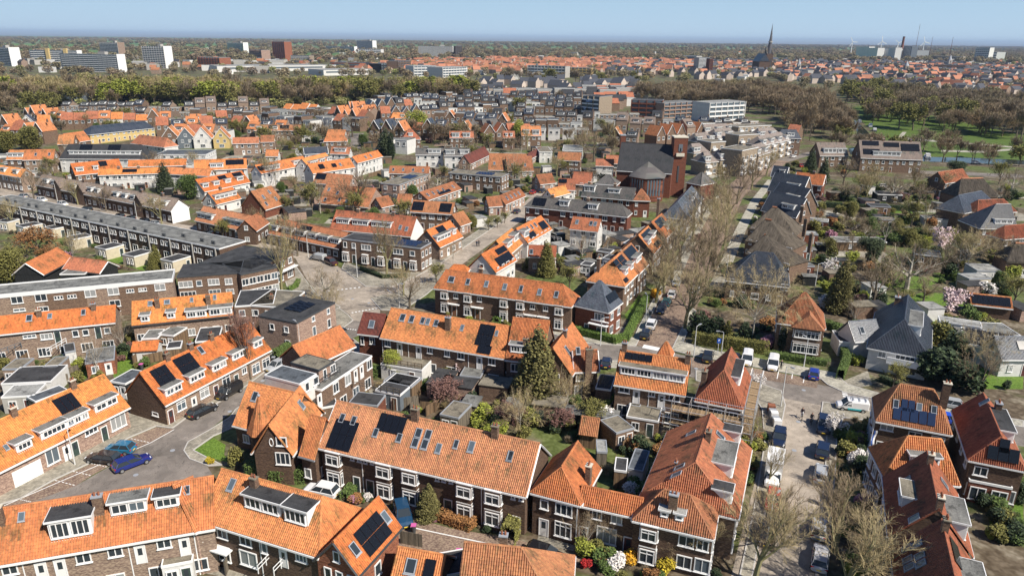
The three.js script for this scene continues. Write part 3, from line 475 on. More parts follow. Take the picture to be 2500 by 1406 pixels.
{
const l = 'corner house wing with a broad orange roof and a pointed bay roof';
const h = house('corner_house_wing',l,'house',{a:[569,1036],b:[652,1058],r:[596,931],e:3.6,th:50,near:2,wall:'dark',ext:[0,3.4]});
h.skylight(h.L * 0.2,h.e + (h.rh - h.e) * 0.72,0);h.window('f',h.L * 0.2,1.7,1.1,1.3,2);h.window('l',h.w,5.5,1,1.2,1).window('l',h.w * 0.6,1.7,1.2,1.4,2);
{
const t = new GB(),R = 2.1,c = V(0,0,0),n = 8;for (let k = 0;k < n;k++) {const a = k / n * 6.283,b = (k + 1) / n * 6.283;t.tri(V(Math.cos(b) * R,0,Math.sin(b) * R),V(Math.cos(a) * R,0,Math.sin(a) * R),V(0,5.3,0));}
const m = mk('bay_roof',t.geo(),M.tile.orange,h.g),q = h.loc(P([634,1046],3.4));m.position.set(q.x + 0.4,3.2,-0.9);mk('finial',new THREE.SphereGeometry(0.22,8,6).translate(0,5.3,0),M.lead,m);
const b = mk('bay_wall',new THREE.CylinderGeometry(1.7,1.7,3.2,8).translate(0,1.6,0),M.wall.dark,h.g);b.position.copy(m.position).setY(0);
}
const g = house('steep_gable_house','steep brown brick gable house with a white oval ornament on its gable','house',{a:[712,1110],b:[781,1009],r:[681,1008],e:4.6,th:57,near:2,wall:'dark'});
g.wins(D1,[[207,65,312,150,2],[203,215,345,325,3]],'l');g.skylight(g.L * 0.75,g.e + 2.6,0);
const o = mk('gable_ornament',new THREE.TorusGeometry(0.35,0.07,6,14).scale(0.7,1.5,1),M.white,g.g);g.place(o,'l',g.D / 2,g.rh - 2.4);
house('side_gable_wing','small steep gablet wing with brown-orange tiles beside the ornament gable','house',{a:D1(432,232),b:D1(525,258),r:[742,1010],e:4.4,th:57,near:2,wall:'dark',gutterMat:M.lead,ext:[0,0.8]}).window('f',0.9,1.8,1,1.4,1).window('r',1.6,5.6,0.9,1.1,1).window('r',1.6,1.8,1,1.4,1);
}
{
const h = house('hipped_front_house','brown brick house with an orange hipped front roof and one small dormer','house',{a:D2(688,716),b:D2(878,368),r:D2(608,206),ra:D2(515,360),e:5.6,th:45,near:2,wall:'dark',tile:'orange'});
h.bayAt(0.1,0.2,{top:0.2});h.g.remove(h.g.children.find((q) => q.name === 'bay_window'));
h.window('l',h.D * 0.28,4.4,1.0,1.2,1);h.door('l',h.D * 0.28,0.1,1,2.2,2);h.window('l',h.D * 0.68,4.4,2.0,1.5,3).window('l',h.D * 0.68,1.7,2.0,2.0,3,0.7);h.pipe('l',h.D - 0.3);h.chimneys(D2,[[765,510,2.4,0.8]]);
const k = house('link_terrace','low orange-roofed brick link between two hipped houses','terrace',{a:D2(690,708),b:D2(1205,822),r:D2(612,512),e:5.3,th:42,near:2,wall:'dark',ext:[0.2,0.6]});
k.wins(D2,[[800,745,905,850,2],[985,790,1095,890,2],[840,925,1045,1080,3]]).doors(D2,[[690,890,755,1030,0],[1115,1000,1185,1150,0]]).pipe('f',0.1).pipe('f',k.L - 0.1);
const m = house('hipped_corner_house','brown brick corner house with a dark orange hipped roof and twin dormers','house',{a:D2(1188,848),b:D2(1968,1032),r:D2(1490,572),ra:D2(1490,572),rb:D2(1738,632),e:5.6,th:48,near:2,wall:'dark',tile:'dull'});
m.dormers(D2,[[1450,835,1530,850,1.0],[1590,865,1675,885,1.0]],{n:1,roof:'light'}).chimneys(D2,[[1570,790,2.3,0.9]]);
m.bay(D2,1275,960,1430,1000);m.window('f',m.L * 0.68,4.3,1.6,1.4,2).window('f',m.L * 0.68,1.6,1.6,1.6,2).window('f',m.L * 0.88,4.3,1.2,1.4,2).window('f',m.L * 0.9,1.7,1.6,1.8,2);m.row('r',3,4.3,1.2,1.4).row('r',3,1.6,1.4,1.7);
const d = house('avenue_terrace','long red-orange roofed avenue terrace with a dark dormer and four roof windows','terrace',{a:[1633,1054],b:[1569,1209],r:D2(1700,612),e:5.6,th:39,near:2,wall:'brown',tile:'red',hip:[0.15,0.45]});
d.skylights(D2,[[1760,42,0.8,1],[1650,365,0.9,1],[1620,438,0.9,1]]);d.chimney(d.L * 0.46,-d.w - 0.5,d.rh - 0.3,1.3,0.8);d.chimney(d.L * 0.75,-d.w * 0.55,d.e + 1.6,1.2,0.35);
d.dormer(d.L * 0.33,d.L * 0.66,d.e + 1.2,1.9,{back:1,roof:'grey'});d.dormer(d.L * 0.02,d.L * 0.12,d.e + 1.2,1.7,{back:1,roof:'dark',n:1});d.dormer(d.L * 0.85,d.L * 0.95,d.e + 0.8,1.7,{back:1,roof:'dark',n:1});d.skylight(d.L * 0.25,d.e + 3,1);
d.row('f',6,4.2,1.2,1.4).row('b',6,4.2,1.4,1.4).row('b',6,1.6,1.6,1.7);
}
{
const h = house('low_annex_house','low orange-tiled annexe with a black solar array and a large roof window','house',{a:[948,1440],b:[1065,1462],r:D1(1490,1140),e:3.0,th:42,near:2,wall:'dark'});
h.panels(D1,[[1750,1245,1600,1430]]);h.skylights(D1,[[1500,1300,1.3,1.1]]);
const r1 = P([1211,1333],8.5),r2 = P([1273,1339],8.5),ru = r2.clone().sub(r1).normalize(),ro = V(-ru.z,0,ru.x);
const k = house('brown_hipped_house','hipped house with dark brown tiles at the end of the brick lane','house',{pa:r1.clone().addScaledVector(ro,5).addScaledVector(ru,-3).setY(4),pb:r2.clone().addScaledVector(ro,5).addScaledVector(ru,5).setY(4),w:5,e:4,th:42,near:2,wall:'dark',tile:'dull',hip:[0,1]});
k.skylight(k.L * 0.5,6,0);k.chimney(k.L * 0.35,-5.5,8.2,1.2);
}
{
const h = house('panel_array_house','orange hipped house with nine blue framed solar panels on its roof','house',{a:C3(1090,1272),b:C3(1818,1408),r:C3(1320,932),ra:C3(1320,932),rb:C3(1642,977),e:5.6,th:50,near:2,wall:'dark',tile:'dull'});
h.panels(C3,[[1470,1095,1325,1185]],{blue:1}).panels(C3,[[1670,1210,1245,1265]],{blue:1});h.skylights(C3,[[1283,1120,0.8,0.9],[1505,1150,0.8,0.8],[1645,1175,0.8,0.8]]);
h.wins(C3,[[1130,1290,1270,1370,2]]).row('f',2,4.2,1.6,1.4,{from:0.4}).row('f',3,1.6,1.8,1.8).row('l',3,4.2,1.2,1.4).row('l',3,1.6,1.4,1.7);h.chimney(h.L * 0.86,-h.w * 0.7,h.e + 3,3,0.9,M.wall.dark);
const k = house('orange_hipped_villa','orange hipped villa with a flat dormer and yellow-capped chimney beside the flag garden','house',{a:D3(1168,440),b:D3(1895,522),r:D3(1395,62),ra:D3(1395,62),rb:D3(1735,117),e:5.6,th:50,near:2,wall:'dark',tile:'orange'});
k.dormers(D3,[[1410,340,1690,350,1.3]],{n:2}).row('l',3,4.2,1.3,1.4).row('l',3,1.6,1.5,1.7).row('r',2,4.2,1.2,1.4);
const g = house('gabled_avenue_house','gabled house with dark red tiles, a boxed grey dormer and grey end gable','house',{a:D3(1173,450),b:D3(1226,1012),r:D3(1605,318),e:5.6,th:50,near:2,wall:'dark',tile:'red'});
g.dormers(D3,[[1300,600,1340,745,1.6]],{roof:'gravel',n:1});g.skylights(D3,[[1395,490,1,0.9],[1475,855,1.1,0.9]]);g.chimneys(D3,[[1640,300,1.2],[1735,790,1.3]]);
g.panels(D3,[[1690,590,1850,860]],{back:1});g.dormer(g.L * 0.6,g.L * 0.98,g.e + 1.1,2.2,{back:1,roof:'grey'});g.skylight(g.L * 0.28,g.e + 2.6,1);g.row('f',3,4.2,1.4,1.4).row('f',3,1.6,1.8,1.7).row('b',3,4.2,1.4,1.4);
const s = house('skylight_gable_house','gabled house with dark red tiles and six blue roof windows','house',{a:D3(1250,1112),b:D3(1283,1391),r:D3(1750,985),e:5.6,th:50,near:2,wall:'dark',tile:'red',ext:[0,7]});
s.skylights(D3,[[1405,1140,1,0.8],[1505,1105,1,0.8],[1415,1250,1,0.8],[1530,1215,1,0.8],[1430,1320,1,0.8],[1540,1290,1,0.8]]);s.chimneys(D3,[[1745,960,1.3]]);s.panels(D3,[[1770,1010,1910,1370]],{back:1});s.dormer(s.L * 0.35,s.L * 0.75,s.e + 1,2.2,{back:1,roof:'grey'});s.row('f',4,4.2,1.4,1.4).row('f',4,1.6,1.7,1.7);
const d = house('crossed_hip_house','red-brown house whose front hip carries four grey solar panels','house',{a:C3(1830,1178),b:D3(1982,282),r:C3(2165,1132),rb:D3(2292,66),e:5.6,th:47,near:2,wall:'dark',tile:'red'});
d.window('r',d.D * 0.25,4.3,1.5,1.2,2).row('r',2,1.6,2.2,1.8).row('f',4,4.3,1.1,1.3);d.chimney(d.L * 0.3,-d.w - 1,d.rh - 0.8,1.6,0.9,M.wall.dark);d.dormer(d.L * 0.3,d.L * 0.75,d.e + 1.3,1.8,{back:1,roof:'dark'});d.skylight(d.L * 0.2,d.e + 3.1,0);
{
const run = d.ri,rise = d.rh - d.e,a = Math.atan2(rise,run);for (const [i,j] of [[0,0],[1,0],[2,0],[1,1]]) {const m = mk('solar_panel',boxGeo(1.05,1.65,0.04),M.pv,d.g);const t = (0.18 + j * 0.3) * Math.hypot(run,rise) + 0.8;m.rotation.order = 'YXZ';m.rotation.y = Math.PI / 2;m.rotation.x = -(Math.PI / 2 - a);m.position.set(d.L - Math.cos(a) * (t - 0.8) + Math.sin(a) * 0.25,d.e + Math.sin(a) * (t - 0.8) + Math.cos(a) * 0.25,-d.w + (1 - i) * 1.1 - 0.4);}}
flat('garden_extension','white-framed flat-roofed garden room behind the crossed-hip house','extension',{a:D3(1985,480).map((v,i) => v),b:D3(2400,560),r:D3(2000,470),e:3.0,depth:3.4,wall:'red',roofc:'dark'}).row('f',2,1.4,1.8,1.8);
}
{
const h = house('scaffolded_house','orange hipped corner house wrapped in scaffolding','house',{a:C2(2238,1168),b:C2(2312,858),r:C2(2100,692),hip:[0.85,0],e:5.6,th:52,near:2,wall:'brown',tile:'red'});SCAF = h;
h.dormers(C2,[[2195,965,2240,800,1.6]],{roof:'dark',n:1});h.row('l',3,4.2,1.2,1.4).row('l',3,1.6,1.4,1.7).row('f',3,4.2,1.2,1.4).row('f',3,1.6,1.4,1.7);h.chimney(h.L * 0.3,-h.D * 0.92,h.e - 1,4.2,1.0);
const k = house('dormer_band_pair','pair of houses with one long white dormer band and black solar panels','house',{a:C2(1018,926),b:C2(1692,1032),r:C2(1108,612),e:5.6,th:47,near:2,wall:'brown',tile:'orange'});
k.dormers(C2,[[1065,832,1690,935,1.45]],{roof:'gravel',n:4});k.panels(C2,[[1385,660,1115,690]]);k.chimneys(C2,[[1112,612,1.3],[1748,735,1.4]]);
k.wins(C2,[[1060,935,1165,1010,2],[1340,985,1410,1045,2],[1535,1020,1650,1090,2]]);for (const x of [1228,1472]) {const q = k.onWall(C2(x,1030));k.door('f',q[0],2.8,0.85,2.1,2);} k.row('f',3,1.4,2.2,1.8,{n:3}).pipe('f',k.L * 0.5);
const f = house('street_gable','pointed orange gable roof rising behind the dormer-band pair','house',{a:C2(1425,650),b:C2(1565,672),r:C2(1490,528),e:7.0,th:60,near:2,wall:'brown',hip:[1,1],wmax:2.6});
const s = house('steep_chimney_house','steep orange gable house with a curved verge and a tall side chimney','house',{a:C2(608,842),b:C2(775,585),r:C2(428,592),e:5.2,th:52,near:2,wall:'brown',tile:'orange'});
s.skylights(C2,[[565,620,0.9,1.5]]);s.window('l',s.D * 0.62,4.2,0.9,1.5,1).window('l',s.D * 0.62,1.6,1.3,1.5,2);s.chimneys(C2,[[545,480,1.2]]);
const c = house('cross_gable_house','cross-gabled wing with striped orange tiles and a tall brown chimney','house',{a:C2(640,806),b:C2(865,800),r:C2(848,606),e:5.2,th:50,near:2,wall:'brown',tile:'dull',verge:true,wmax:4.2});
c.chimney(c.L * 0.55,0.2,0.6,8.4,1.0,M.wall.brown);c.window('f',c.L * 0.25,4.1,1.4,1.4,2).window('f',c.L * 0.25,1.5,1.8,2.2,3).window('r',c.D * 0.4,4.2,0.9,1.4,1).window('r',c.D * 0.4,1.5,1,1.5,1);
c.skylights(C2,[[668,612,0.8,0.9]]);
flat('dark_tiled_porch','low annexe with dark red sloping tiles beside the tall chimney','extension',{a:C2(835,970),b:C2(985,990),r:C2(845,830),e:3.2,wall:'brown',depth:5,roofc:'dark'});
}
{
const h = house('flat_back_terrace','brick terrace with flat rear roofs, white doors and a small timber balcony','terrace',{flat:true,a:C1(640,990),b:C1(1125,662),r:C1(560,760),e:5.5,depth:4.2,wall:'brown',roofc:'grey',inset:0.05});
h.wins(C1,[[745,915,805,1010,2],[860,835,920,935,2],[1070,695,1120,785,2]]);for (const [x,y] of [[625,1110],[968,870],[1025,830]]) {const q = h.onWall(C1(x,y));h.door('f',q[0],2.9,0.8,2.1,2);} h.row('f',4,1.4,1.6,1.7,{n:2});
const k = house('street_front_roofs','orange mansard street roofs of the flat-backed terrace','terrace',{a:C1(350,800),b:C1(935,610),r:C1(640,640),e:5.5,th:40,near:1,wall:'brown',tile:'orange',w:3.3,pa:P(C1(520,770),5.5),pb:P(C1(960,565),5.5)});
const z = house('white_roof_box','white boxed roof storey with a dark flat top on the flat-backed terrace','house',{flat:true,a:C1(430,935),b:C1(595,835),r:C1(210,900),e:7.6,depth:6.5,wall:'white',roofc:'blue',inset:0.05});
z.window('f',1.5,6.6,0.9,1.4,1).window('f',3.4,6.7,1.1,1.2,1);
house('pink_roof_box','pink boxed roof storey with a gravel top next to the white one','house',{flat:true,a:C1(615,800),b:C1(765,715),r:C1(470,765),e:7.6,depth:5.5,wall:'pink',roofc:'gravel',inset:0.05,trim:M.trimDark}).window('f',1.2,6.5,0.8,1.6,1).window('f',3,6.7,1.1,1.2,2);
}
{
const h = house('balcony_terrace','brown brick terrace with a long orange roof, five roof windows and black panels','terrace',{a:C1(1205,482),b:C1(2385,682),r:C1(1262,200),e:5.6,th:43,near:2,wall:'brown',tile:'orange'});
h.skylights(C1,[[1420,298,1.2,1],[1508,312,1.1,1],[1612,327,0.9,0.9],[1662,336,0.9,0.9],[1740,350,0.9,0.9],[1988,395,0.7,0.8],[2318,448,0.6,0.7]]);h.chimneys(C1,[[1852,410,2.2,0.9]]);
h.panels(C1,[[2315,378,2105,555]]).panels(C1,[[2275,575,2125,632]]);
h.wins(C1,[[1245,505,1305,570,2],[1650,575,1705,635,2],[1815,605,1870,665,2],[1940,625,2010,690,2],[2235,680,2305,745,2]]);for (const x of [1390,1570,2150]) {const q = h.onWall(C1(x,600));h.door('f',q[0],2.8,0.85,2.1,2);} h.row('f',6,1.4,1.9,1.8,{n:2}).pipe('f',0.2).pipe('f',h.L * 0.23).pipe('f',h.L * 0.72);
const k = house('dark_hip_end','short wing with purple-brown hipped tiles ending the balcony terrace','house',{a:C1(985,440),b:C1(1210,465),r:C1(1045,248),ra:C1(1045,248),e:5.5,th:52,near:2,wall:'red',tile:'plum'});
k.skylights(C1,[[1125,358,1.2,1]]).wins(C1,[[1015,475,1050,550,1],[1100,485,1155,545,2]]);
const t = house('narrow_end_house','narrow orange-roofed end house with a glazed dormer beside the big conifer','house',{a:C1(2395,700),b:C2(80,690),r:C2(340,470),e:5.6,th:46,near:2,wall:'brown',tile:'orange',pa:P(C1(2400,690),5.6),pb:P(C2(330,730),5.6),w:5});
t.dormer(0.5,4,t.e + 0.8,1.5,{});t.row('f',2,4.2,1.4,1.4).row('f',2,1.5,1.8,1.8);t.chimney(t.L * 0.5,-1,t.e + 1,2.4,0.8);
}
{
const h = house('mansard_terrace','brown brick terrace with white two-storey bays under a half-hipped orange roof','terrace',{a:B1(1715,1183),b:B2(608,1362),r:B2(20,1090),ra:B1(1850,1000),rb:B2(520,1158),e:5.6,th:46,near:2,wall:'brown'});
h.skylights(B1,[[1885,1105,1.6,1],[2043,1128],[2220,1148],[2395,1175]]).skylights(B2,[[128,1195,0.9,1.1],[305,1225],[465,1248]]);h.chimney(h.L * 0.3,-h.w - 1,h.rh - 0.7,1.6);
for (const x of [1820,2040,2385]) {const q = h.onWall(B1(x,1250));h.bayAt(q[0] - 0.75,q[0] + 0.75,{d:0.5});} for (const x of [120,490]) {const q = h.onWall(B2(x,1350));h.bayAt(q[0] - 0.75,q[0] + 0.75,{d:0.5});}
for (const [T,x,y] of [[B1,1925,1235],[B1,2150,1265],[B2,235,1375],[B2,360,1395]]) {const q = h.onWall(T(x,y));h.window('f',q[0],4.4,1,1,2);h.door('f',q[0] - 0.4,0.1,0.95,2.1,3);h.canopy(q[0] - 1.6,q[0] + 0.9,2.6,0.7);}
const v = house('striped_pyramid_villa','red brick villa with a steep blue-grey glazed hipped roof','house',{a:C2(640,172),b:C2(967,242),r:B2(880,1118),ra:B2(872,1113),rb:B2(890,1120),e:5.7,th:55,near:2,wall:'red',tile:'pan'});
v.window('f',v.L * 0.72,4.3,2.0,1.4,3).window('f',v.L * 0.36,1.7,1.0,1.2,1).window('f',v.L * 0.8,1.5,2,1.4,2).row('r',2,4.3,1.2,1.4).row('r',2,1.6,1.5,1.6).canopy(v.L * 0.45,v.L,2.75,1.0).canopy(v.L * 0.5,v.L,4.9 - 1.5,0.4);
{const run = v.ri,rise = v.rh - v.e,a = Math.atan2(rise,run);for (let i = 0;i < 4;i++) for (let j = 0;j < 1;j++) {const m = mk('solar_panel',boxGeo(1.02,1.7,0.04),M.pv,v.g),t = 1.2;m.rotation.order = 'YXZ';m.rotation.y = Math.PI / 2;m.rotation.x = -(Math.PI / 2 - a);m.position.set(v.L - Math.cos(a) * t + Math.sin(a) * 0.25,v.e + Math.sin(a) * t + Math.cos(a) * 0.25,-v.w + 1.2 - i * 1.06);}}
}
{
const h = house('left_street_terrace','bright orange terrace with a dark brick end gable and two black solar arrays','terrace',{a:C0(1567,1128),b:C0(2575,600),r:C0(1347,816),e:3.5,th:46,near:2,wall:'tan',tile:'bright',gutterMat:M.white});
mk('gable_wall',new GB().quad(V(0.04,0,-h.D + 0.2),V(0.04,0,-0.2),V(0.04,h.e,-0.2),V(0.04,h.e,-h.D + 0.2)).tri(V(0.04,h.e,-h.D + 0.2),V(0.04,h.e,-0.2),V(0.04,h.rh - 0.1,-h.w)).geo(),M.wall.dark,h.g);
h.panels(C0,[[1560,745,1520,960]]).panels(C0,[[1795,630,1742,858]]);h.dormers(C0,[[1582,1065,1735,982,1.35],[1812,940,1950,862,1.35],[2028,830,2158,757,1.35],[2218,722,2345,650,1.35],[2418,605,2500,560,1.35]],{n:2});
h.skylights(C0,[[1905,610,0.9,1]]);h.chimneys(C0,[[1590,700,1.1],[1808,590,1.0],[2010,505,1.0],[2200,410,1.0]]);
h.wins(C0,[[1675,1085,1768,1175,2],[1895,965,1990,1055,2],[2108,845,2190,935,2],[2297,752,2345,830,2]],'f',{tr:0.7}).doors(C0,[[1595,1140,1640,1240,0],[1820,1020,1862,1130,2],[2035,900,2065,1000,0],[2228,795,2260,890,1]]);
h.window('l',h.D * 0.7,1.4,1.3,0.6,1);h.row('f',2,1.5,1.8,1.7,{from:0.78,tr:0.7});
const k = house('lower_left_terrace','bright orange terrace with long white dormers along the parking bays','terrace',{a:[0,1149],b:C0(1223,1146),r:C0(985,840),e:3.4,th:44,near:2,wall:'pink',tile:'bright',ext:[8,0],ra:null});
k.panels(C0,[[665,1010,585,1232]]);k.dormers(C0,[[910,1218,1120,1112,1.4]],{n:2}).dormers(D0,[[395,112,640,-10,1.4],[155,228,315,165,1.4]],{n:1});{const a = k.onRoof(D0(395,112)),b = k.onRoof(C0(850,1262));k.dormer(a[0] + 3.4,b[0],(a[1] + b[1]) / 2,1.4,{n:3});}
k.chimneys(C0,[[695,970,1.2],[130,1235,1.2]]);k.wins(C0,[[1035,1185,1195,1355,3],[790,1345,930,1405,3]]).wins(D0,[[415,170,565,320,2]]).doors(C0,[[960,1290,1000,1400,1]]).doors(D0,[[590,120,660,250,2],[675,80,735,210,1]]);
{const q = k.onWall(D0(250,380)),m = mk('garage_door',boxGeo(3.6,2.2,0.1),M.white,k.g);k.place(m,'f',q[0],0.1);} k.skylights(D0,[[48,172,0.6,0.6]]);
}
{
const a = house('white_plaster_terrace','terrace with an orange roof and white plaster balcony storey','terrace',{a:C0(0,452),b:C0(1088,338),r:C0(500,238),e:5.6,th:34,near:1,wall:'tan',tile:'bright',ext:[6,0]});
a.skylights(C0,[[275,305,1.1,1],[472,285,0.8,0.8],[792,250,0.8,0.9]]).chimneys(C0,[[370,285,1.2],[890,225,1.2]]);a.wins(C0,[[680,412,748,478,1],[778,405,845,465,1],[985,388,1050,442,1],[375,445,500,500,3],[205,455,345,490,3]]);a.window('f',2,4.2,1.2,1.2,1);a.door('f',a.onWall(C0(545,480))[0],2.8,0.85,2.1,1);a.door('f',a.onWall(C0(930,430))[0],2.8,0.85,2.1,1);a.row('f',7,1.4,1.9,1.6);
const b = house('orange_dormer_terrace','orange terrace with two small and two wide dormers behind dark sheds','terrace',{a:C0(1255,368),b:C0(2218,268),r:C0(1700,105),e:4.0,th:40,near:1,wall:'tan',tile:'bright',gutterMat:M.trimDark});
b.dormers(C0,[[1340,345,1425,338,1.4],[1590,315,1670,305,1.4]],{n:1}).dormers(C0,[[1775,308,1970,290,1.5],[1995,285,2215,265,1.6]],{n:2,roof:'grey'});b.skylights(C0,[[1428,165,0.9,0.8],[1590,150,1.2,0.7],[1825,130,0.7,0.7],[2045,105,0.7,0.8]]).chimneys(C0,[[1500,200,1.6],[1985,165,1.6]]);b.row('f',8,1.4,1.3,1.4);
const c = house('dark_flat_corner','flat-roofed brown corner house with a black bitumen roof','house',{flat:true,a:C0(2235,190),b:C0(2500,172),r:C0(2225,80),e:5.8,depth:9,wall:'brown',roofc:'dark',inset:0.05,ext:[0,2]});c.row('f',3,4.4,1.1,1.3).row('f',3,1.6,1.2,1.6);
const d = house('pink_corner_block','flat-roofed corner block with one pink brick wall and dark solar panels on top','house',{flat:true,a:C1(402,348),b:C1(772,152),r:C1(195,300),e:6.0,wall:'pink',roofc:'dark',inset:0.05,trim:M.trimDark,depth:8.6});
d.wins(C1,[[545,280,575,330,1],[553,375,588,470,1],[688,205,718,260,1],[695,305,728,390,1]]);d.window('l',3,4.4,1,1.1,1).window('l',6.2,4.4,1,1.1,1).door('l',6.2,0.1,0.9,2.1,1);
for (let i = 0;i < 8;i++) {const m = mk('solar_panel',boxGeo(1.0,0.05,1.7),M.pv,d.g);m.position.set(d.L * 0.42 + (i % 4) * 1.2,d.e + 0.25,-3.4 - Math.floor(i / 4) * 2);m.rotation.x = 0.15;}
house('gravel_flat_house','flat-roofed brown house with gravel roof and low chimney stacks','house',{flat:true,a:C1(0,182),b:C1(195,195),r:C1(60,60),e:5.8,wall:'brown',roofc:'gravel',depth:9,inset:0.05,ext:[1,2]}).row('f',3,4.4,1,1.3).chimney(2.5,-4,5.8,0.7);
}
{
const h = house('white_band_block','long flat-roofed apartment row with white parapet bands and paired windows','apartments',{flat:true,a:[0,722],b:B0(1640,1105),r:B0(1640,1015),e:6.6,wall:'tan',roofc:'grey',inset:0.1,trimh:0.8,parapet:0.3,ext:[6,0]});
h.wins(B0,[[92,1255,215,1330,2],[325,1240,442,1308,2],[798,1200,912,1270,2],[1018,1180,1130,1248,2],[1465,1145,1575,1205,2],[118,1378,238,1406,2],[348,1360,462,1406,2],[1035,1298,1148,1360,2]]);
for (const x of [515,545,575,645,675,705,1205,1230,1255,1325,1350,1378]) {const q = h.onWall(B0(x,x < 800 ? 1240 :1180));h.window('f',q[0],5.1,0.45,0.8,1);}
for (const [x,y] of [[620,1300],[1310,1220]]) {const q = h.onWall(B0(x,y)),m = mk('entrance_panel',boxGeo(7.2,6.0,0.12),M.wall.brown,h.g);h.place(m,'f',q[0],0.05);m.position.z -= 0.02;}
const k = house('brown_bay_block','flat-roofed brown block with a glazed white bay and curved corner','apartments',{flat:true,a:B0(1680,1082),b:B0(2290,1040),r:B0(1690,990),e:6.2,wall:'brown',roofc:'dark',depth:9,inset:0.05,trim:M.trimDark});
k.wins(B0,[[1695,1118,1835,1180,3],[1865,1110,1925,1165,1],[1975,1095,2090,1155,3],[1710,1215,1870,1265,4],[1985,1195,2105,1250,3],[2140,1090,2212,1150,2],[2150,1190,2230,1240,2]]);
const c = house('curved_corner_block','flat-roofed brown corner block of stepped facets with white windows','apartments',{flat:true,a:B0(2290,1058),b:B0(2640,985),r:B0(2290,940),e:6.2,wall:'brown',roofc:'dark',depth:10,inset:0.05,trim:M.trimDark});
c.row('f',5,4.4,1.5,1.5,{n:2}).row('f',5,1.6,1.6,1.8,{n:2});
const e = house('corner_shop_block','brown brick corner block with a white canopy above its ground floor','apartments',{flat:true,a:B1(-20,1010),b:B1(370,840),r:B1(-20,780),e:6.2,wall:'brown',roofc:'dark',depth:14,inset:0.05,trim:M.trimDark});
e.row('f',5,4.6,1.4,1.4,{n:2}).row('f',4,1.6,2,1.9,{n:3}).canopy(2,e.L,3.0,1.2);
const n = house('long_flat_row','very long two-storey row under one grey flat roof with paired black vents','terrace',{flat:true,a:B0(0,378),b:B0(2085,812),r:B0(0,278),e:6.0,wall:'dark',roofc:'grey',inset:0.1,ext:[10,0]});
const vent = new GB().box(0.35,0.9,0.35,-0.35,0,0).box(0.35,0.9,0.35,0.35,0,0).geo();
for (const [x,y] of [[65,360],[145,375],[272,405],[345,420],[490,455],[578,470],[718,508],[812,525],[965,558],[1120,595],[1283,633],[1388,655],[1560,695],[1747,700],[1925,745],[2032,768]]) {const q = n.loc(P(B0(x,y),6)),m = mk('vent_pair',vent,M.trimDark,n.g);m.position.set(q.x,6.0,q.z);}
for (let k2 = 0;k2 < 11;k2++) {const s = n.L - 3 - k2 * 8.3;for (const d of [0,1.6,4.2,5.7]) n.window('f',s - d,4.5,0.95,1.3,1);const m = mk('party_pier',boxGeo(0.3,5.9,0.4),M.wall.concrete,n.g);m.position.set(s + 1.6,0,0);for (const d of [0.5,4.6]) n.window('f',s - d,1.5,2,1.7,2);}
}
// ---------------------------------------------------------------- houses further off, from their eave and ridge pixels
function mid(name,label,T,[ax,ay,bx,by,rx,ry],o = {}) {
const T2 = o.T2 ?? T,T3 = o.T3 ?? T2;
const h = house(name,label,o.cat ?? 'house',{a:T(ax,ay),b:T2(bx,by),r:T3(rx,ry),near:1,...o});
const st = Math.max(1,Math.round(h.e / 2.8));
if (o.win !== 0) {
const n = Math.max(1,Math.round(h.L / (o.sp ?? 2.7)));
for (let k = 0;k < st;k++) for (let i = 0;i < n;i++) {const q = rnd(),s = h.L * (i + 0.5 + (q - 0.5) * 0.3) / n;if (k === 0 && i % 3 === 1) {h.door('f',s,0.1,0.95,2.1,Math.floor(q * 4));continue;} if (q > 0.93) continue;h.window('f',s,1.6 + k * 2.75,(o.ww ?? 1.25) * (0.7 + ((i * 7) % 5) * 0.16),1.4,q < 0.3 ? 1 :q < 0.7 ? 2 :3,k ? 0 :0.7);}
if (!o.flat) {if (h.ri < 0.3) h.window('r',h.w,h.e + 0.8,1,1.2,1).window('r',h.w,1.6,1.2,1.3,2);if (h.li < 0.3) h.window('l',h.w,h.e + 0.8,1,1.2,1).window('l',h.w,1.6,1.2,1.3,2);}
else {const m = Math.max(1,Math.round(h.D / 3));for (let k = 0;k < st;k++) h.row('r',m,1.6 + k * 2.75,1.2,1.4,{n:2}).row('l',m,1.6 + k * 2.75,1.2,1.4,{n:2});}
}
for (const [f1,f2,t,hh,back] of o.dn ?? []) h.dormer(h.L * f1,h.L * f2,h.e + (h.rh - h.e) * (t ?? 0.25),hh ?? 1.5,{back,roof:o.dr ?? 'grey'});
for (const [f1,f2,t1,t2,back] of o.pv ?? []) h.array(h.L * f1,h.L * f2,h.e + (h.rh - h.e) * t1,h.e + (h.rh - h.e) * t2,{back});
for (const [f,t] of o.sk ?? []) h.skylight(h.L * f,h.e + (h.rh - h.e) * t,0);
if (o.ch) h.ridgeChimneys(...o.ch);
return h;
}
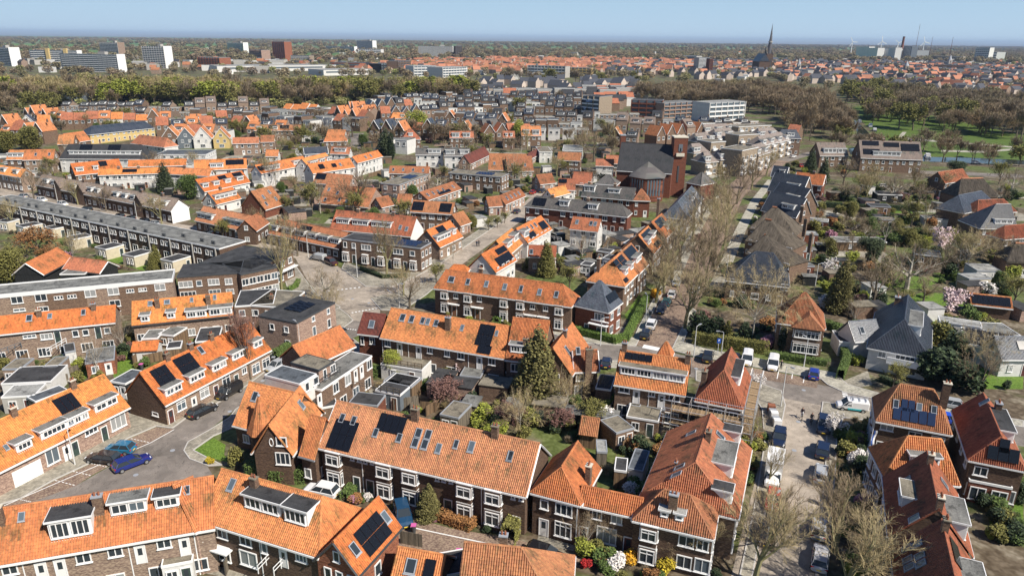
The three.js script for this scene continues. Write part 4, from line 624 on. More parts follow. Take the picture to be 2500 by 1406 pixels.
{
const o = mid('brown_terrace','long brown-tiled terrace with cross gables and small dormers behind the flat row',B0,[330,198,1625,447,1720,338],{cat:'terrace',tile:'taupe',wall:'dark',e:4,th:45,dn:[[0.05,0.09],[0.12,0.16],[0.27,0.31],[0.41,0.44],[0.46,0.49],[0.6,0.63],[0.66,0.69],[0.72,0.75],[0.85,0.88],[0.93,0.96]],ch:[0.2,0.34,0.5,0.63,0.76,0.9]});
mk('gable_wall',new GB().quad(V(o.L,0,0),V(o.L,0,-o.D),V(o.L,o.e,-o.D),V(o.L,o.e,0)).tri(V(o.L,o.e,0),V(o.L,o.e,-o.D),V(o.L,o.rh - 0.4,-o.w)).geo(),M.white,o.g);
for (const f of [0.19,0.37,0.79]) {const s = o.L * f,w = 2.0,z = 0.35,hh = o.e + 3.2;mk('cross_gable',new GB().quad(V(s - w,0,z),V(s + w,0,z),V(s + w,o.e + 0.8,z),V(s - w,o.e + 0.8,z)).tri(V(s - w,o.e + 0.8,z),V(s + w,o.e + 0.8,z),V(s,hh,z)).geo(),M.wall.brown,o.g);mk('cross_roof',new GB().quad(V(s - w - 0.2,o.e + 0.6,z + 0.2),V(s,hh + 0.05,z + 0.2),V(s,hh + 0.05,-o.w),V(s - w - 0.2,o.e + 0.6,-o.w * 0.5)).quad(V(s,hh + 0.05,z + 0.2),V(s + w + 0.2,o.e + 0.6,z + 0.2),V(s + w + 0.2,o.e + 0.6,-o.w * 0.5),V(s,hh + 0.05,-o.w)).geo(),M.tile.taupe,o.g);}
}
mid('orange_terrace','orange terrace with three small dormers at the top of the brown terrace street',B0,[0,97,185,128,250,55],{cat:'terrace',tile:'bright',wall:'tan',dn:[[0.2,0.3],[0.5,0.6],[0.8,0.9]],ext:[14,0]});
mid('orange_terrace','orange terrace with a white dormer and a black panel, dark end gable',B0,[712,108,1170,60,665,0],{cat:'terrace',tile:'bright',wall:'brown',dn:[[0.05,0.2],[0.4,0.5]],pv:[[0.55,0.72,0.5,0.95]]});
mid('orange_terrace','orange terrace with white plaster upper storey and a wide black panel field',B0,[930,107,1565,87,840,58],{cat:'terrace',tile:'bright',wall:'white',sp:2,pv:[[0.36,0.58,0.3,0.9]],ch:[0.3,0.6],e:5.4});
mid('orange_terrace','orange terrace with white rear bays standing beside a dark pine',B0,[1560,92,1990,117,1740,40],{cat:'terrace',tile:'orange',wall:'white',sp:2,ch:[0.4],e:5.4});
mid('orange_terrace','orange stepped terrace with four white dormers and two black solar fields',B0,[1945,264,2380,173,1862,152],{cat:'terrace',tile:'bright',wall:'white',e:3.2,dn:[[0.02,0.14],[0.25,0.37],[0.5,0.62],[0.76,0.9]],pv:[[0.42,0.6,0.62,0.92],[0.75,0.95,0.62,0.95]]});
mid('orange_house','orange house with dark end gable and one white dormer below the stepped terrace',B0,[2065,384,2292,328,1975,277],{tile:'bright',wall:'white',e:3.2,dn:[[0.05,0.95,0.3,1.5]],ch:[0.5]});
mid('brick_barn_house','broad house with a plain brown-orange roof and four small roof windows',B1,[105,438,292,380,180,208],{tile:'dull',wall:'red',e:2.8,th:48,sk:[[0.2,0.25],[0.75,0.35],[0.3,0.6],[0.7,0.75]],win:0});
mid('dormer_street_terrace','orange-brown street terrace with glazed dormers above a lower tiled skirt',B0,[1855,537,2335,642,1905,398],{cat:'terrace',tile:'dull',wall:'dark',e:3.2,dn:[[0.02,0.18,0.2],[0.2,0.32,0.2],[0.55,0.78,0.2],[0.8,0.98,0.2]],ch:[0.25]});
mid('dormer_street_terrace','orange-brown street terrace with six pale dormers beside the grey van',B1,[140,662,810,808,157,508],{cat:'terrace',tile:'dull',wall:'dark',e:3.2,dn:[[0.02,0.1,0.2],[0.17,0.32,0.2],[0.36,0.5,0.2],[0.54,0.66,0.2],[0.69,0.83,0.2],[0.86,0.98,0.2]],dr:'gravel',ch:[0.02],pv:[[0.38,0.54,0.6,0.9]]});
{const h = mid('street_gable','orange cross-gabled corner of the dormer street terrace',B0,[2440,640,2560,560,2385,512],{tile:'dull',wall:'dark',e:4});}
mid('black_barn','black boarded barn with an orange roof and white verge boards',B0,[412,1058,700,905,256,940],{cat:'barn',tile:'orange',wall:'black',e:2.6,th:38,verge:true,win:0,gutterMat:M.trimDark});
mid('black_barn','black boarded barn wing with a red-orange roof and white-edged gable',B0,[592,1002,942,1045,995,930],{cat:'barn',tile:'red',wall:'black',e:2.6,th:36,verge:true,win:0,gutterMat:M.trimDark});
flat('black_annexe','low black annexe with white roof edge in front of the black barn','barn',{a:B0(560,1055),b:B0(800,1050),r:B0(560,1020),e:2.6,depth:5,wall:'black',roofc:'grey'});
for (const [x1,y1,x2,y2] of [[215,608,400,572],[490,625,620,600],[690,722,872,688],[1000,818,1178,772],[1272,888,1455,835],[1640,935,1815,882],[60,560,180,530]]) {const h = flat('garden_store','cream garden store with a flat white-edged roof behind the long flat row','shed',{a:B0(x1,y1),b:B0(x2,y2),e:2.8,depth:4.4,wall:'cream',roofc:'dark',group:'garden stores of the long flat row'});h.door('f',h.L - 1,0.05,0.9,2,1);h.window('l',2,1.5,0.8,1.4,1).window('l',3.4,1.5,0.8,1.4,1);}
{const h = mid('dormer_terrace','red-orange terrace with a white dormer band and a white end gable',B1,[905,637,1492,692,1530,508],{cat:'terrace',tile:'red',wall:'brown',e:3.6,th:45,dn:[[0.06,0.22,0.3],[0.26,0.46,0.3],[0.5,0.74,0.3]],sk:[[0.93,0.35],[0.85,0.4]],ch:[0.28,0.72],ext:[6,0]});
mk('gable_wall',new GB().quad(V(h.L,0,0),V(h.L,0,-h.D),V(h.L,h.e,-h.D),V(h.L,h.e,0)).tri(V(h.L,h.e,0),V(h.L,h.e,-h.D),V(h.L,h.rh - 0.3,-h.w)).geo(),M.white,h.g);}
{const h = house('flat_corner_block','flat-roofed brown brick corner block with white bays beside the junction','apartments',{flat:true,a:B1(828,714),b:B1(1587,808),r:B1(945,662),e:6.1,wall:'brown',roofc:'dark',trim:M.lead,inset:0.05});
h.wins(B1,[[850,742,885,795,1],[930,755,970,805,1],[1020,770,1115,822,3],[1172,790,1258,838,3],[1325,810,1422,862,3],[1485,830,1535,878,1]]);for (const x of [880,1065,1215,1370,1522]) {const q = h.onWall(B1(x,900 + (x - 880) * 0.1));h.bayAt(q[0] - 0.8,q[0] + 0.8,{top:2.7,rows:[[1.5,1.7]]});} for (const x of [955,1135,1290,1440]) {const q = h.onWall(B1(x,930));h.door('f',q[0],0.1,0.9,2.1,1);} h.row('r',3,4.4,1,1.5).row('r',3,1.6,1.2,1.6);
for (let i = 0;i < 10;i++) {const m = mk('solar_panel',boxGeo(1.0,0.05,1.7),M.pvBlue,h.g);m.position.set(h.L - 7 + (i % 5) * 1.15,h.e + 0.2,-2 - Math.floor(i / 5) * 2);m.rotation.x = 0.2;} h.chimney(h.L * 0.35,-5,h.e,0.9).chimney(h.L * 0.62,-5,h.e,0.9);}
mid('orange_house','bright orange pair with a long white dormer beside the flat corner block',B1,[1772,794,1988,694,1862,547],{tile:'bright',wall:'tan',e:3.6,dn:[[0.02,0.6,0.25],[0.7,0.86,0.25]],pv:[[0.3,0.62,0.55,0.95]]});
const estate = [
['brown roof with two square black solar fields',B1,[1490,454,1886,480,1925,375],{wall:'brown',pv:[[0.02,0.3,0.1,0.9],[0.68,0.96,0.1,0.9]]}],
['small gambrel beside the twin solar fields',B1,[1968,592,2070,556,1905,482],{e:3,wall:'pink'}],
['plain brown roof with one black panel field',B1,[560,180,905,207,938,110],{wall:'pink',pv:[[0.02,0.3,0.35,0.95]]}],
['deep brown roof reaching low with scattered roof windows',B1,[605,374,1085,414,900,215],{e:2.8,th:38,sk:[[0.12,0.2],[0.4,0.25],[0.55,0.22],[0.3,0.6],[0.1,0.75],[0.65,0.6]],win:0}],
['small gambrel with one roof window by the allotment path',B1,[1215,416,1332,390,1178,326],{e:3}],
['low brown roof with five roof windows',B1,[1285,88,1665,98,1290,20],{e:3,sk:[[0.1,0.5],[0.35,0.5],[0.6,0.5],[0.85,0.5]]}],
['brown skillion row with many roof windows',B1,[1660,347,1977,240,1900,172],{e:3,th:35,sk:[[0.1,0.5],[0.25,0.5],[0.4,0.5],[0.55,0.5],[0.85,0.5]],pv:[[0.35,0.7,0.1,0.4]]}],
['gambrel front with one roof window next to the skillion row',B1,[1355,390,1490,395,1450,292],{e:3,hip:[0,0]}],
['brown roof row at the far end of the estate street',B1,[2400,387,168,304,112,228],{T2:B2,e:3,sk:[[0.2,0.5],[0.4,0.5],[0.6,0.5],[0.8,0.5]]}],
['gambrel front by the parked estate cars',B1,[2240,410,2370,400,2300,312],{e:3}],
['gambrel with a tall pink side wall',B2,[310,195,455,180,390,95],{e:3}],
['low brown roof by the estate lawn',A2,[0,1400,245,1395,235,1255],{e:3,sk:[[0.2,0.4],[0.7,0.4]]}],
['broad brown roof with five roof windows near the church',A1,[2235,1385,2500,1390,2300,1232],{e:3,sk:[[0.15,0.4],[0.5,0.3],[0.8,0.5]],ext:[0,4]}],
['steep plum-roofed house with a pink gable',A1,[2060,1330,2250,1240,2165,1180],{tile:'plum',wall:'pink',e:3,th:52}],
['steep plum-roofed twin with a pink gable by the chapel pond',A2,[215,1280,350,1210,325,1165],{tile:'plum',wall:'pink',e:3,th:52}],
['brown house with tall strip windows near the church',A2,[470,1290,690,1300,700,1225],{wall:'brown'}],
];
for (const [l,T,p,o] of estate) mid('estate_house','estate house: ' + l,T,p,{tile:'dull',wall:'pink',cat:'house',...o});
for (const [l,T,a,b,r,wl] of [['pale pink flat-topped estate row with rooftop panels',B1,[1385,202],[1672,97],[1262,167],'pink'],['brown flat-topped estate row with white panels between windows',B1,[1850,87],[2360,128],[1965,57],'brown']]) {const h = mid('estate_flat_row',l,T,[...a,...b,...r],{flat:true,cat:'terrace',wall:wl,roofc:'gravel',e:5.6,trim:M.lead});for (let i = 0;i < 12;i++) {const m = mk('solar_panel',boxGeo(1.0,0.05,1.7),M.pvBlue,h.g);m.position.set(h.L * 0.5 + (i % 6) * 1.15,h.e + 0.2,-h.D * 0.35 - Math.floor(i / 6) * 2);m.rotation.x = 0.2;}}
mid('grey_terrace','long grey-tiled terrace with two white dormers and a black solar field',B2,[160,404,1142,505,700,350],{cat:'terrace',tile:'grey',wall:'red',ra:B2(245,322),rb:B2(1100,373),dn:[[0.34,0.43,0.3,1.8],[0.62,0.71,0.25,1.8]],pv:[[0.07,0.2,0.15,0.85]],ch:[0.25,0.6]});
mid('grey_terrace','grey-tiled terrace with a white boxed dormer beneath the church apse',B2,[700,304,1197,347,870,206],{cat:'terrace',tile:'grey',wall:'red',dn:[[0.03,0.24,0.35,2.1],[0.5,0.72,0.4,1.5]],ch:[0.1,0.6]});
mid('orange_house','orange hipped end of the grey terrace beneath the church',B2,[1195,347,1358,352,1320,242],{tile:'dull',wall:'red',hip:[0.9,0.9]});
mid('orange_house','orange gabled house with white rear and grey side gable amid gardens',B2,[590,618,857,648,922,537],{tile:'red',wall:'white',e:5.2,sk:[[0.2,0.6],[0.7,0.6],[0.85,0.6]]});
mid('orange_house','orange gabled house behind the yellow-green conifer',B2,[195,882,455,892,492,788],{tile:'red',wall:'tan',e:4,sk:[[0.1,0.4]]});
mid('orange_terrace','orange terrace with black panels and a cross hip beside white stairs',B2,[190,754,417,624,350,480],{cat:'terrace',tile:'bright',wall:'white',e:4.4,pv:[[0.15,0.4,0.1,0.45],[0.7,0.95,0.2,0.7]],sk:[[0.3,0.7],[0.45,0.7],[0.6,0.7]],dn:[[0,0.18,0.3,1.9]]});
mid('orange_terrace','orange terrace with a dark blue dormer above the white-railed terrace',B1,[2430,870,150,747,30,627],{T2:B2,cat:'terrace',tile:'bright',wall:'tan',e:4,dn:[[0.15,0.45,0.3],[0.6,0.95,0.3,1.9]]});
mid('orange_house','orange hipped house covered in black solar panels',B1,[2305,1034,2500,917,2300,797],{ra:B1(2142,876),tile:'bright',wall:'white',e:4.2,pv:[[0.25,0.95,0.1,0.55],[0.5,0.95,0.6,0.9]]});
mid('orange_house','small orange pyramid roof behind the half-hipped terrace',B1,[1850,1020,2040,1030,1945,965],{tile:'bright',wall:'brown',e:4,hip:[1,1],win:0});
mid('avenue_house','orange hipped avenue house with mixed blue and black solar panels',B2,[1112,1172,1242,1042,1078,846],{ra:B2(992,906),tile:'orange',wall:'brown',dn:[[0.35,0.55,0.25],[0.75,0.95,0.25]],pv:[[0.3,0.55,0.5,0.95],[0.6,0.9,0.5,0.95],[0.12,0.34,0.05,0.22]]}).chimney(2.2,-6.5,7,3.2,0.9);
mid('avenue_house','orange cross-gabled avenue house with one dark-topped dormer',B2,[1245,1050,1338,955,1155,775],{tile:'dull',wall:'brown',dn:[[0.3,0.8,0.3]],pv:[[0.1,0.9,0.5,0.95]]});
mid('avenue_house','orange avenue house with three black arrays and two white dormers',B2,[1390,855,1478,760,1312,622],{tile:'orange',wall:'brown',dn:[[0.05,0.35,0.4],[0.6,0.9,0.45]],pv:[[0.1,0.9,0.6,0.95],[0.4,0.9,0.05,0.3]]});
mid('avenue_house','orange avenue house with a square black array at the glazed villa',B2,[1500,715,1592,625,1432,507],{tile:'orange',wall:'brown',dn:[[0.5,0.95,0.2]],pv:[[0.15,0.8,0.5,0.95]]});
mid('glazed_villa','large villa with blue glazed hipped roof and a tall front chimney',B2,[1717,527,1867,327,1762,207],{hip:[0.8,0.8],tile:'pan',wall:'white',e:5,th:48,dn:[[0.5,0.75,0.4]],sk:[[0.3,0.5],[0.8,0.6]]}).chimney(1,-9,5,5,1);
mid('slate_hip_house','house with a broad dark blue-grey hipped roof before the thatched row',B2,[2080,1107,268,1173,50,850],{T2:B3,ra:B2(2365,842),rb:B3(115,852),tile:'slate',wall:'dark',e:4.6,th:48});
for (const [l,p,ra,rb] of [['thatched house with orange ridge tiles next to the slate hipped house',[2265,860,268,985,40,690],B3(-30,700),B3(70,680)],['middle thatched house of the avenue row with two brick chimneys',[2262,735,298,830,80,545],B3(-10,555),B3(120,540)],['upper thatched house of the avenue row beside the grey gables',[2290,620,335,690,140,425],B3(90,430),B3(165,415)]]) mid('thatched_house',l,B2,p,{T2:B3,ra,rb,thatch:true,wall:'brown',e:4.4,th:50}).chimney(12,-8,7,4,0.8,M.wall.brown);
for (const [k,p] of [[0,[0,440,330,512,200,288]],[1,[65,345,345,420,235,188]],[2,[60,250,380,300,265,98]],[3,[90,115,230,130,150,22]]]) mid('grey_gabled_house',['grey-tiled gable house touching the thatched row','grey-tiled gable house second from the thatched row','grey-tiled gable house with white dormers beside the orange roof','small grey-tiled gable house ending the avenue row'][k],B3,p,{tile:'slate',wall:'brown',e:5,th:52,verge:true,dn:[[0.5,0.85,0.3]]});
mid('orange_house','orange-roofed brick house with a square chimney past the grey gables',B3,[310,178,582,207,400,87],{tile:'orange',wall:'red',ch:[0.6],verge:true});
{const h = mid('brick_villa','brown brick villa with a steep orange hipped roof and a two-storey front bay',C3,[148,337,612,397,420,62],{ra:C3(402,72),rb:C3(428,62),near:2,tile:'dull',wall:'brown',e:5.7,th:50,win:0,dist:0});
const q = h.onWall(C3(430,450));h.bayAt(q[0] - 2.2,q[0] + 2.2,{d:1.1,wall:'brown'});const hh = new GB(),s = q[0],y = h.e - 0.1;hh.quad(V(s - 2.8,y,1.4),V(s,y + 2.6,0.9),V(s,y + 2.6,-2.6),V(s - 2.8,y,-0.2)).quad(V(s,y + 2.6,0.9),V(s + 2.8,y,1.4),V(s + 2.8,y,-0.2),V(s,y + 2.6,-2.6)).tri(V(s - 2.8,y,1.4),V(s + 2.8,y,1.4),V(s,y + 2.6,0.9));mk('bay_roof',hh.geo(),M.tile.dull,h.g);
h.window('f',1.2,4.2,1,1.4,1).row('r',2,4.2,1.2,1.4).row('r',2,1.6,1.2,1.6).row('l',3,4.2,1.2,1.4);}
{const h = mid('slate_villa','white villa with a huge blue-black glazed roof, side dormer and balcony',C3,[1610,694,1624,327,1378,242],{hip:[0.95,0.2],tile:'slate',near:2,wall:'white',e:4.0,th:44,win:0});
h.window('l',h.D * 0.62,3.2,3,1.2,4).window('l',h.D * 0.62,1.3,4,1.6,4).window('l',h.D * 0.25,3.2,1.2,1.1,2).dormer(h.L * 0.2,h.L * 0.6,h.e + 2,2,{roof:'grey'});
const m = mk('balcony',new GB().box(0.15,1.0,5,-1.4,2.5,0).box(1.6,0.25,5,-0.7,2.3,0).geo(),M.white,h.g);m.position.set(0.1,0,-h.D * 0.4);h.chimney(h.L - 2.4,-h.w - 1.6,h.rh - 1.8,1.6,1.2);
mid('slate_villa_wing','low wing of the white villa with blue-black tiles and an arched porch',C3,[893,520,1060,505,910,330],{tile:'pan',near:1,wall:'white',e:3.6,th:48,win:0,ext:[0,2]}).skylight(2,5,0);}
for (const [l,a,b,r,c,e] of [['pale grey flat roof of a garden pavilion beside the white villa',[1700,330],[2110,390],[1660,275],'light',3.2],['flat roof carrying rows of solar panels behind the white villa',[1935,545],[2260,600],[1900,385],'grey',3.4],['flat dark carport roof next to the blossom trees',[2180,460],[2480,470],[2130,345],'grey',3],['dark flat garage left of the white villa',[745,525],[885,535],[750,425],'dark',2.8]]) {const h = flat('flat_pavilion',l,'outbuilding',{a:C3(...a),b:C3(...b),r:C3(...r),e,wall:'white',roofc:c});if (c === 'grey' && e > 3.2) for (let i = 0;i < 24;i++) {const m = mk('solar_panel',boxGeo(1.6,0.05,0.9),M.pv,h.g);m.position.set(1.4 + (i % 6) * 1.75,e + 0.35,-1 - Math.floor(i / 6) * 2.1);m.rotation.x = 0.25;}}
mid('white_panel_house','white house with blue-grey tiles and a dark panel at the garden edge',C3,[2300,690,2500,690,2440,480],{tile:'pan',wall:'white',e:3.4,ext:[0,3],pv:[[0.5,0.9,0.4,0.8]]});
mid('garden_house','low garden house with an orange ridge and full black solar roof',B3,[2000,1338,2397,1382,2390,1278],{tile:'orange',wall:'dark',e:2.6,th:32,win:0,pv:[[0.03,0.97,0.05,0.9]]});
mid('slate_hip_house','dark blue-grey hipped house with a white dormer at the far gardens',B3,[2085,612,2442,614,2240,385],{tile:'slate',wall:'brown',ra:B3(2240,385),rb:B3(2370,385),dn:[[0.4,0.9,0.15,1.5]],th:50});
mid('orange_house','orange hipped house between two slate roofs at the far gardens',B3,[2060,470,2440,455,2150,345],{tile:'red',wall:'brown',hip:[0.8,0.8]});
mid('glazed_house','blue-striped glazed roof house at the far gardens',B3,[1935,470,2260,400,2000,280],{tile:'pan',wall:'brown',hip:[0.8,0.8],win:0});
mid('thatched_house','broad thatched house with an orange ridge by the canal road',B3,[1880,320,2262,312,2060,145],{thatch:true,wall:'brown',e:4,hip:[0.8,0.8],th:50});
mid('orange_house','orange gabled house with dark front at the canal road',B3,[1755,185,1990,150,1880,55],{tile:'red',wall:'brown'});
mid('thatched_house','thatched house with a steep hip at the shady garden path',B3,[2340,935,2500,945,2480,770],{thatch:true,wall:'brown',e:4,ext:[0,8],hip:[0.7,0]});
mid('orange_house','orange-sided hipped house beside the shady garden path',B3,[2320,720,2500,705,2440,585],{tile:'red',wall:'brown',ext:[0,6],hip:[0.9,0]});
const up = [
['black_roof_terrace','black-roofed terrace with one long white dormer band and solar panels',A0,[555,1277,1407,1282,900,1140],{ra:A0(640,1140),rb:A0(1330,1146),tile:'dark',wall:'white',cat:'terrace',dn:[[0.1,0.9,0.28,1.5]],pv:[[0.2,0.34,0.4,0.95],[0.52,0.66,0.4,0.95]]}],
['orange_house','orange-brown house with a pale brick gable beside the black-roofed terrace',A0,[210,1290,500,1285,380,1190],{tile:'orange',wall:'tan',sk:[[0.4,0.5],[0.85,0.5]]}],
['orange_house','orange house with a black panel strip and white windows by the clipped olive tree',A0,[52,1285,215,1285,140,1195],{tile:'orange',wall:'brown',dn:[[0.05,0.95,0.25]]}],
['orange_house','orange steep twin-gabled house behind the black-roofed terrace',A0,[540,1140,690,1140,620,1050],{tile:'orange',wall:'brown',th:52}],
['orange_house','larger orange steep gable next to the twin-gabled house',A0,[670,1130,860,1100,780,1015],{tile:'orange',wall:'brown',th:50}],
['slate_school','broad building with a dark slate hipped roof and cream walls',A0,[850,1050,1470,985,1240,930],{tile:'slate',wall:'yellow',cat:'school',hip:[0.9,0.4],th:35,e:5}],
['orange_house','red-orange hipped house beside the slate school',A0,[1240,1130,1560,1170,1400,1058],{tile:'red',wall:'white',hip:[0.6,0.6]}],
['white_flat_row','white terrace with a flat roof of blue solar panels',A0,[1475,1240,1960,1240,1600,1195],{flat:true,wall:'white',roofc:'blue',cat:'terrace',e:5.4}],
['orange_house','red-orange roofed house with a plain front at the end of the gable row',A0,[2215,1135,2465,1130,2300,1075],{tile:'red',wall:'tan'}],
['orange_terrace','orange terrace behind the white plaster terrace with few skylights',A0,[1215,1355,1770,1340,1400,1292],{tile:'bright',wall:'white',cat:'terrace'}],
['orange_terrace','orange terrace with black panels at its far end near the pines',A0,[1850,1390,2350,1370,2000,1290],{tile:'bright',wall:'white',cat:'terrace',pv:[[0.6,0.95,0.4,0.9]],dn:[[0.3,0.55,0.2]]}],
['orange_terrace','orange terrace climbing away with white dormers and two black panels',A1,[220,1390,520,1330,440,1262],{tile:'bright',wall:'white',cat:'terrace',dn:[[0.1,0.4,0.2],[0.7,0.85,0.2]],pv:[[0,0.15,0.3,0.8]],ext:[8,0]}],
['orange_terrace','orange terrace with three white dormers above the climbing terrace',A1,[530,1370,755,1310,720,1215],{tile:'bright',wall:'white',cat:'terrace',dn:[[0.1,0.4,0.2],[0.5,0.7,0.2],[0.8,0.98,0.2]]}],
['orange_terrace','orange terrace with two black panels beside the tall cypress',A1,[560,1420,960,1360,890,1280],{tile:'bright',wall:'white',cat:'terrace',pv:[[0.2,0.32,0.3,0.8],[0.5,0.6,0.3,0.7]],sk:[[0.7,0.5]]}],
['orange_terrace','orange terrace with a white plaster rear wall past the cypress',A1,[985,1320,1225,1255,1180,1200],{tile:'bright',wall:'white',cat:'terrace',sk:[[0.4,0.5],[0.6,0.5]]}],
['hipped_villa','brown brick villa with a steep orange pyramid roof and one dormer',A1,[1405,1095,1590,1092,1480,992],{tile:'red',wall:'brown',hip:[0.9,0.9],dn:[[0.38,0.6,0.3]]}],
['double_gable_house','brown brick house with twin orange gables in a line of villas',A1,[1865,1080,2095,1080,1980,1015],{tile:'red',wall:'brown',dn:[[0.1,0.4,0.1,2],[0.55,0.85,0.1,2]]}],
['orange_house','orange hipped house with a white front dormer behind the villas',A1,[1300,895,1470,890,1390,838],{tile:'bright',wall:'tan',hip:[0.8,0.8],dn:[[0.6,0.8,0.2]]}],
['orange_house','orange-brown house with a black panel and white dormer by the side street',A1,[660,1115,890,1110,780,1055],{tile:'orange',wall:'brown',hip:[0.6,0.6]}],
['orange_house','orange house with a flat top in a small yard by the side street',A1,[690,1055,858,1060,770,1000],{tile:'orange',wall:'tan'}],
['ochre_terrace','ochre-tiled terrace with black panels and white dormers',A1,[0,1010,440,1010,200,955],{tile:'dull',wall:'tan',cat:'terrace',pv:[[0.3,0.48,0.3,0.9],[0.55,0.75,0.3,0.9]],dn:[[0.05,0.15,0.2],[0.4,0.5,0.2]]}],
['orange_house','brown-orange house with tan brick front by the ochre terrace',A1,[60,1120,190,1118,120,1055],{tile:'dull',wall:'tan'}],
['white_gable_house','white house with an orange roof and steep white front gable',A1,[105,1255,225,1255,160,1195],{tile:'orange',wall:'white'}],
['orange_house','low orange house with solar strip and white window band',A1,[725,1230,905,1235,810,1170],{tile:'red',wall:'white',dn:[[0.2,0.8,0.3]]}],
['dark_house','slate-roofed house with white gables next to the low orange house',A1,[480,1235,705,1225,600,1170],{tile:'slate',wall:'white',verge:true}],
['slate_villa_far','grey villa with a steep hipped slate roof in the line of villas',A1,[1965,1000,2160,1000,2060,895],{tile:'grey',wall:'brown',hip:[0.7,0.7]}],
['slate_villa_far','grey-roofed villa with a black panel and tall chimney',A1,[2195,1000,2370,990,2290,895],{tile:'grey',wall:'tan',hip:[0.2,0.2],pv:[[0.3,0.5,0.4,0.8]]}],
['red_roof_house','red-roofed house with two white dormers among bare trees',A1,[2375,1080,2490,1080,2430,1015],{tile:'red',wall:'brown',dn:[[0.2,0.4,0.2],[0.6,0.8,0.2]]}],
['white_low_row','white low house with a grey pitched front and boxed dormer',A1,[1540,1240,1805,1240,1650,1180],{tile:'grey',wall:'white',dn:[[0.45,0.9,0.2,1.8]]}],
['white_low_row','white low house with two boxed dormers next to the plum roof',A1,[1815,1250,2060,1250,1930,1180],{tile:'grey',wall:'white',dn:[[0.05,0.4,0.2,1.8],[0.6,0.95,0.2,1.8]]}],
['orange_gable_villa','orange gabled villa with stepped brick front beside the turret house',A2,[130,1060,320,1060,230,965],{tile:'orange',wall:'brown',dn:[[0.1,0.4,0.2,2],[0.55,0.9,0.1,2.4]]}],
['white_cottage','small white cottage with flat roof behind the chapel pond',A2,[300,1215,425,1215,360,1165],{flat:true,wall:'white',roofc:'gravel',e:5}],
['white_cottage','white flat-roofed house with long terrace railing near the church',A2,[520,1200,715,1205,600,1150],{flat:true,wall:'white',roofc:'light',e:5.4}],
['orange_house','orange gable roof joined to the church yard wall',A2,[840,1345,1010,1350,950,1285],{tile:'red',wall:'white'}],
['orange_house','tall orange gable beside the church aisle',A2,[935,1320,1062,1325,1000,1248],{tile:'red',wall:'tan',th:50}],
['orange_house','long orange roof reaching up to the church steps',B2,[610,190,790,200,680,80],{tile:'red',wall:'tan',e:4.6}],
['orange_house','orange roof with a black panel below the church steps',B2,[480,245,640,250,600,145],{tile:'red',wall:'white',e:4,pv:[[0.02,0.5,0.6,0.95]]}],
['orange_house','low orange shed-like house by the estate parking',B2,[430,320,620,270,565,200],{tile:'bright',wall:'white',e:3}],
['brown_solar_block','brown brick apartment block with four dark solar fields by the canal',A3,[950,1270,1540,1290,1250,1110],{tile:'taupe',wall:'brown',cat:'apartments',e:6,dn:[[0.2,0.65,0.15,1.8]],pv:[[0.05,0.32,0.7,0.95],[0.4,0.65,0.65,0.9],[0.68,0.97,0.45,0.85],[0.05,0.32,0.2,0.5]],ch:[0.2,0.4,0.85]}],
['dark_roof_house','brown house with dark flat dormers under the poplars by the canal',A3,[560,1250,830,1250,700,1125],{tile:'taupe',wall:'brown',dn:[[0.15,0.6,0.2,2],[0.65,0.95,0.2,2]]}],
['turret_villa','brown brick villa with white windows and an orange-trimmed slate roof',A3,[165,1080,380,1085,270,1000],{tile:'slate',wall:'brown',hip:[0.5,0.5],e:8.5,dn:[[0.4,0.7,0.2,1.6]]}],
];
for (const [n,l,T,p,o] of up) mid(n,l,T,p,{near:0,...o});
for (const [x,w,c,wl] of [[1650,140,'orange','brown'],[1800,130,'orange','bluegrey'],[1955,140,'orange','white'],[2135,120,'orange','yellow']]) {const pr = P(A0(x + w / 2,1180)),pl = P(A0(x - w / 2,1180)),far = pr.clone().add(V(-0.3,0,-1).normalize().multiplyScalar(11));const h = house('pointed_gable_house','house with a pointed orange gable and ' + {brown:'brown brick',bluegrey:'blue-grey',white:'white plaster',yellow:'yellow'}[wl] + ' front in the gable row','house',{pa:pr.setY(5),pb:far.setY(5),w:pl.distanceTo(pr) / 2,e:5,th:52,tile:c,wall:wl,verge:true});h.window('l',h.w,6.6,1.4,1.4,2).window('l',h.w * 0.6,3.8,1.2,1.5,2).window('l',h.w * 1.4,3.8,1.2,1.5,2).window('l',h.w,1.4,2.4,1.6,3);}
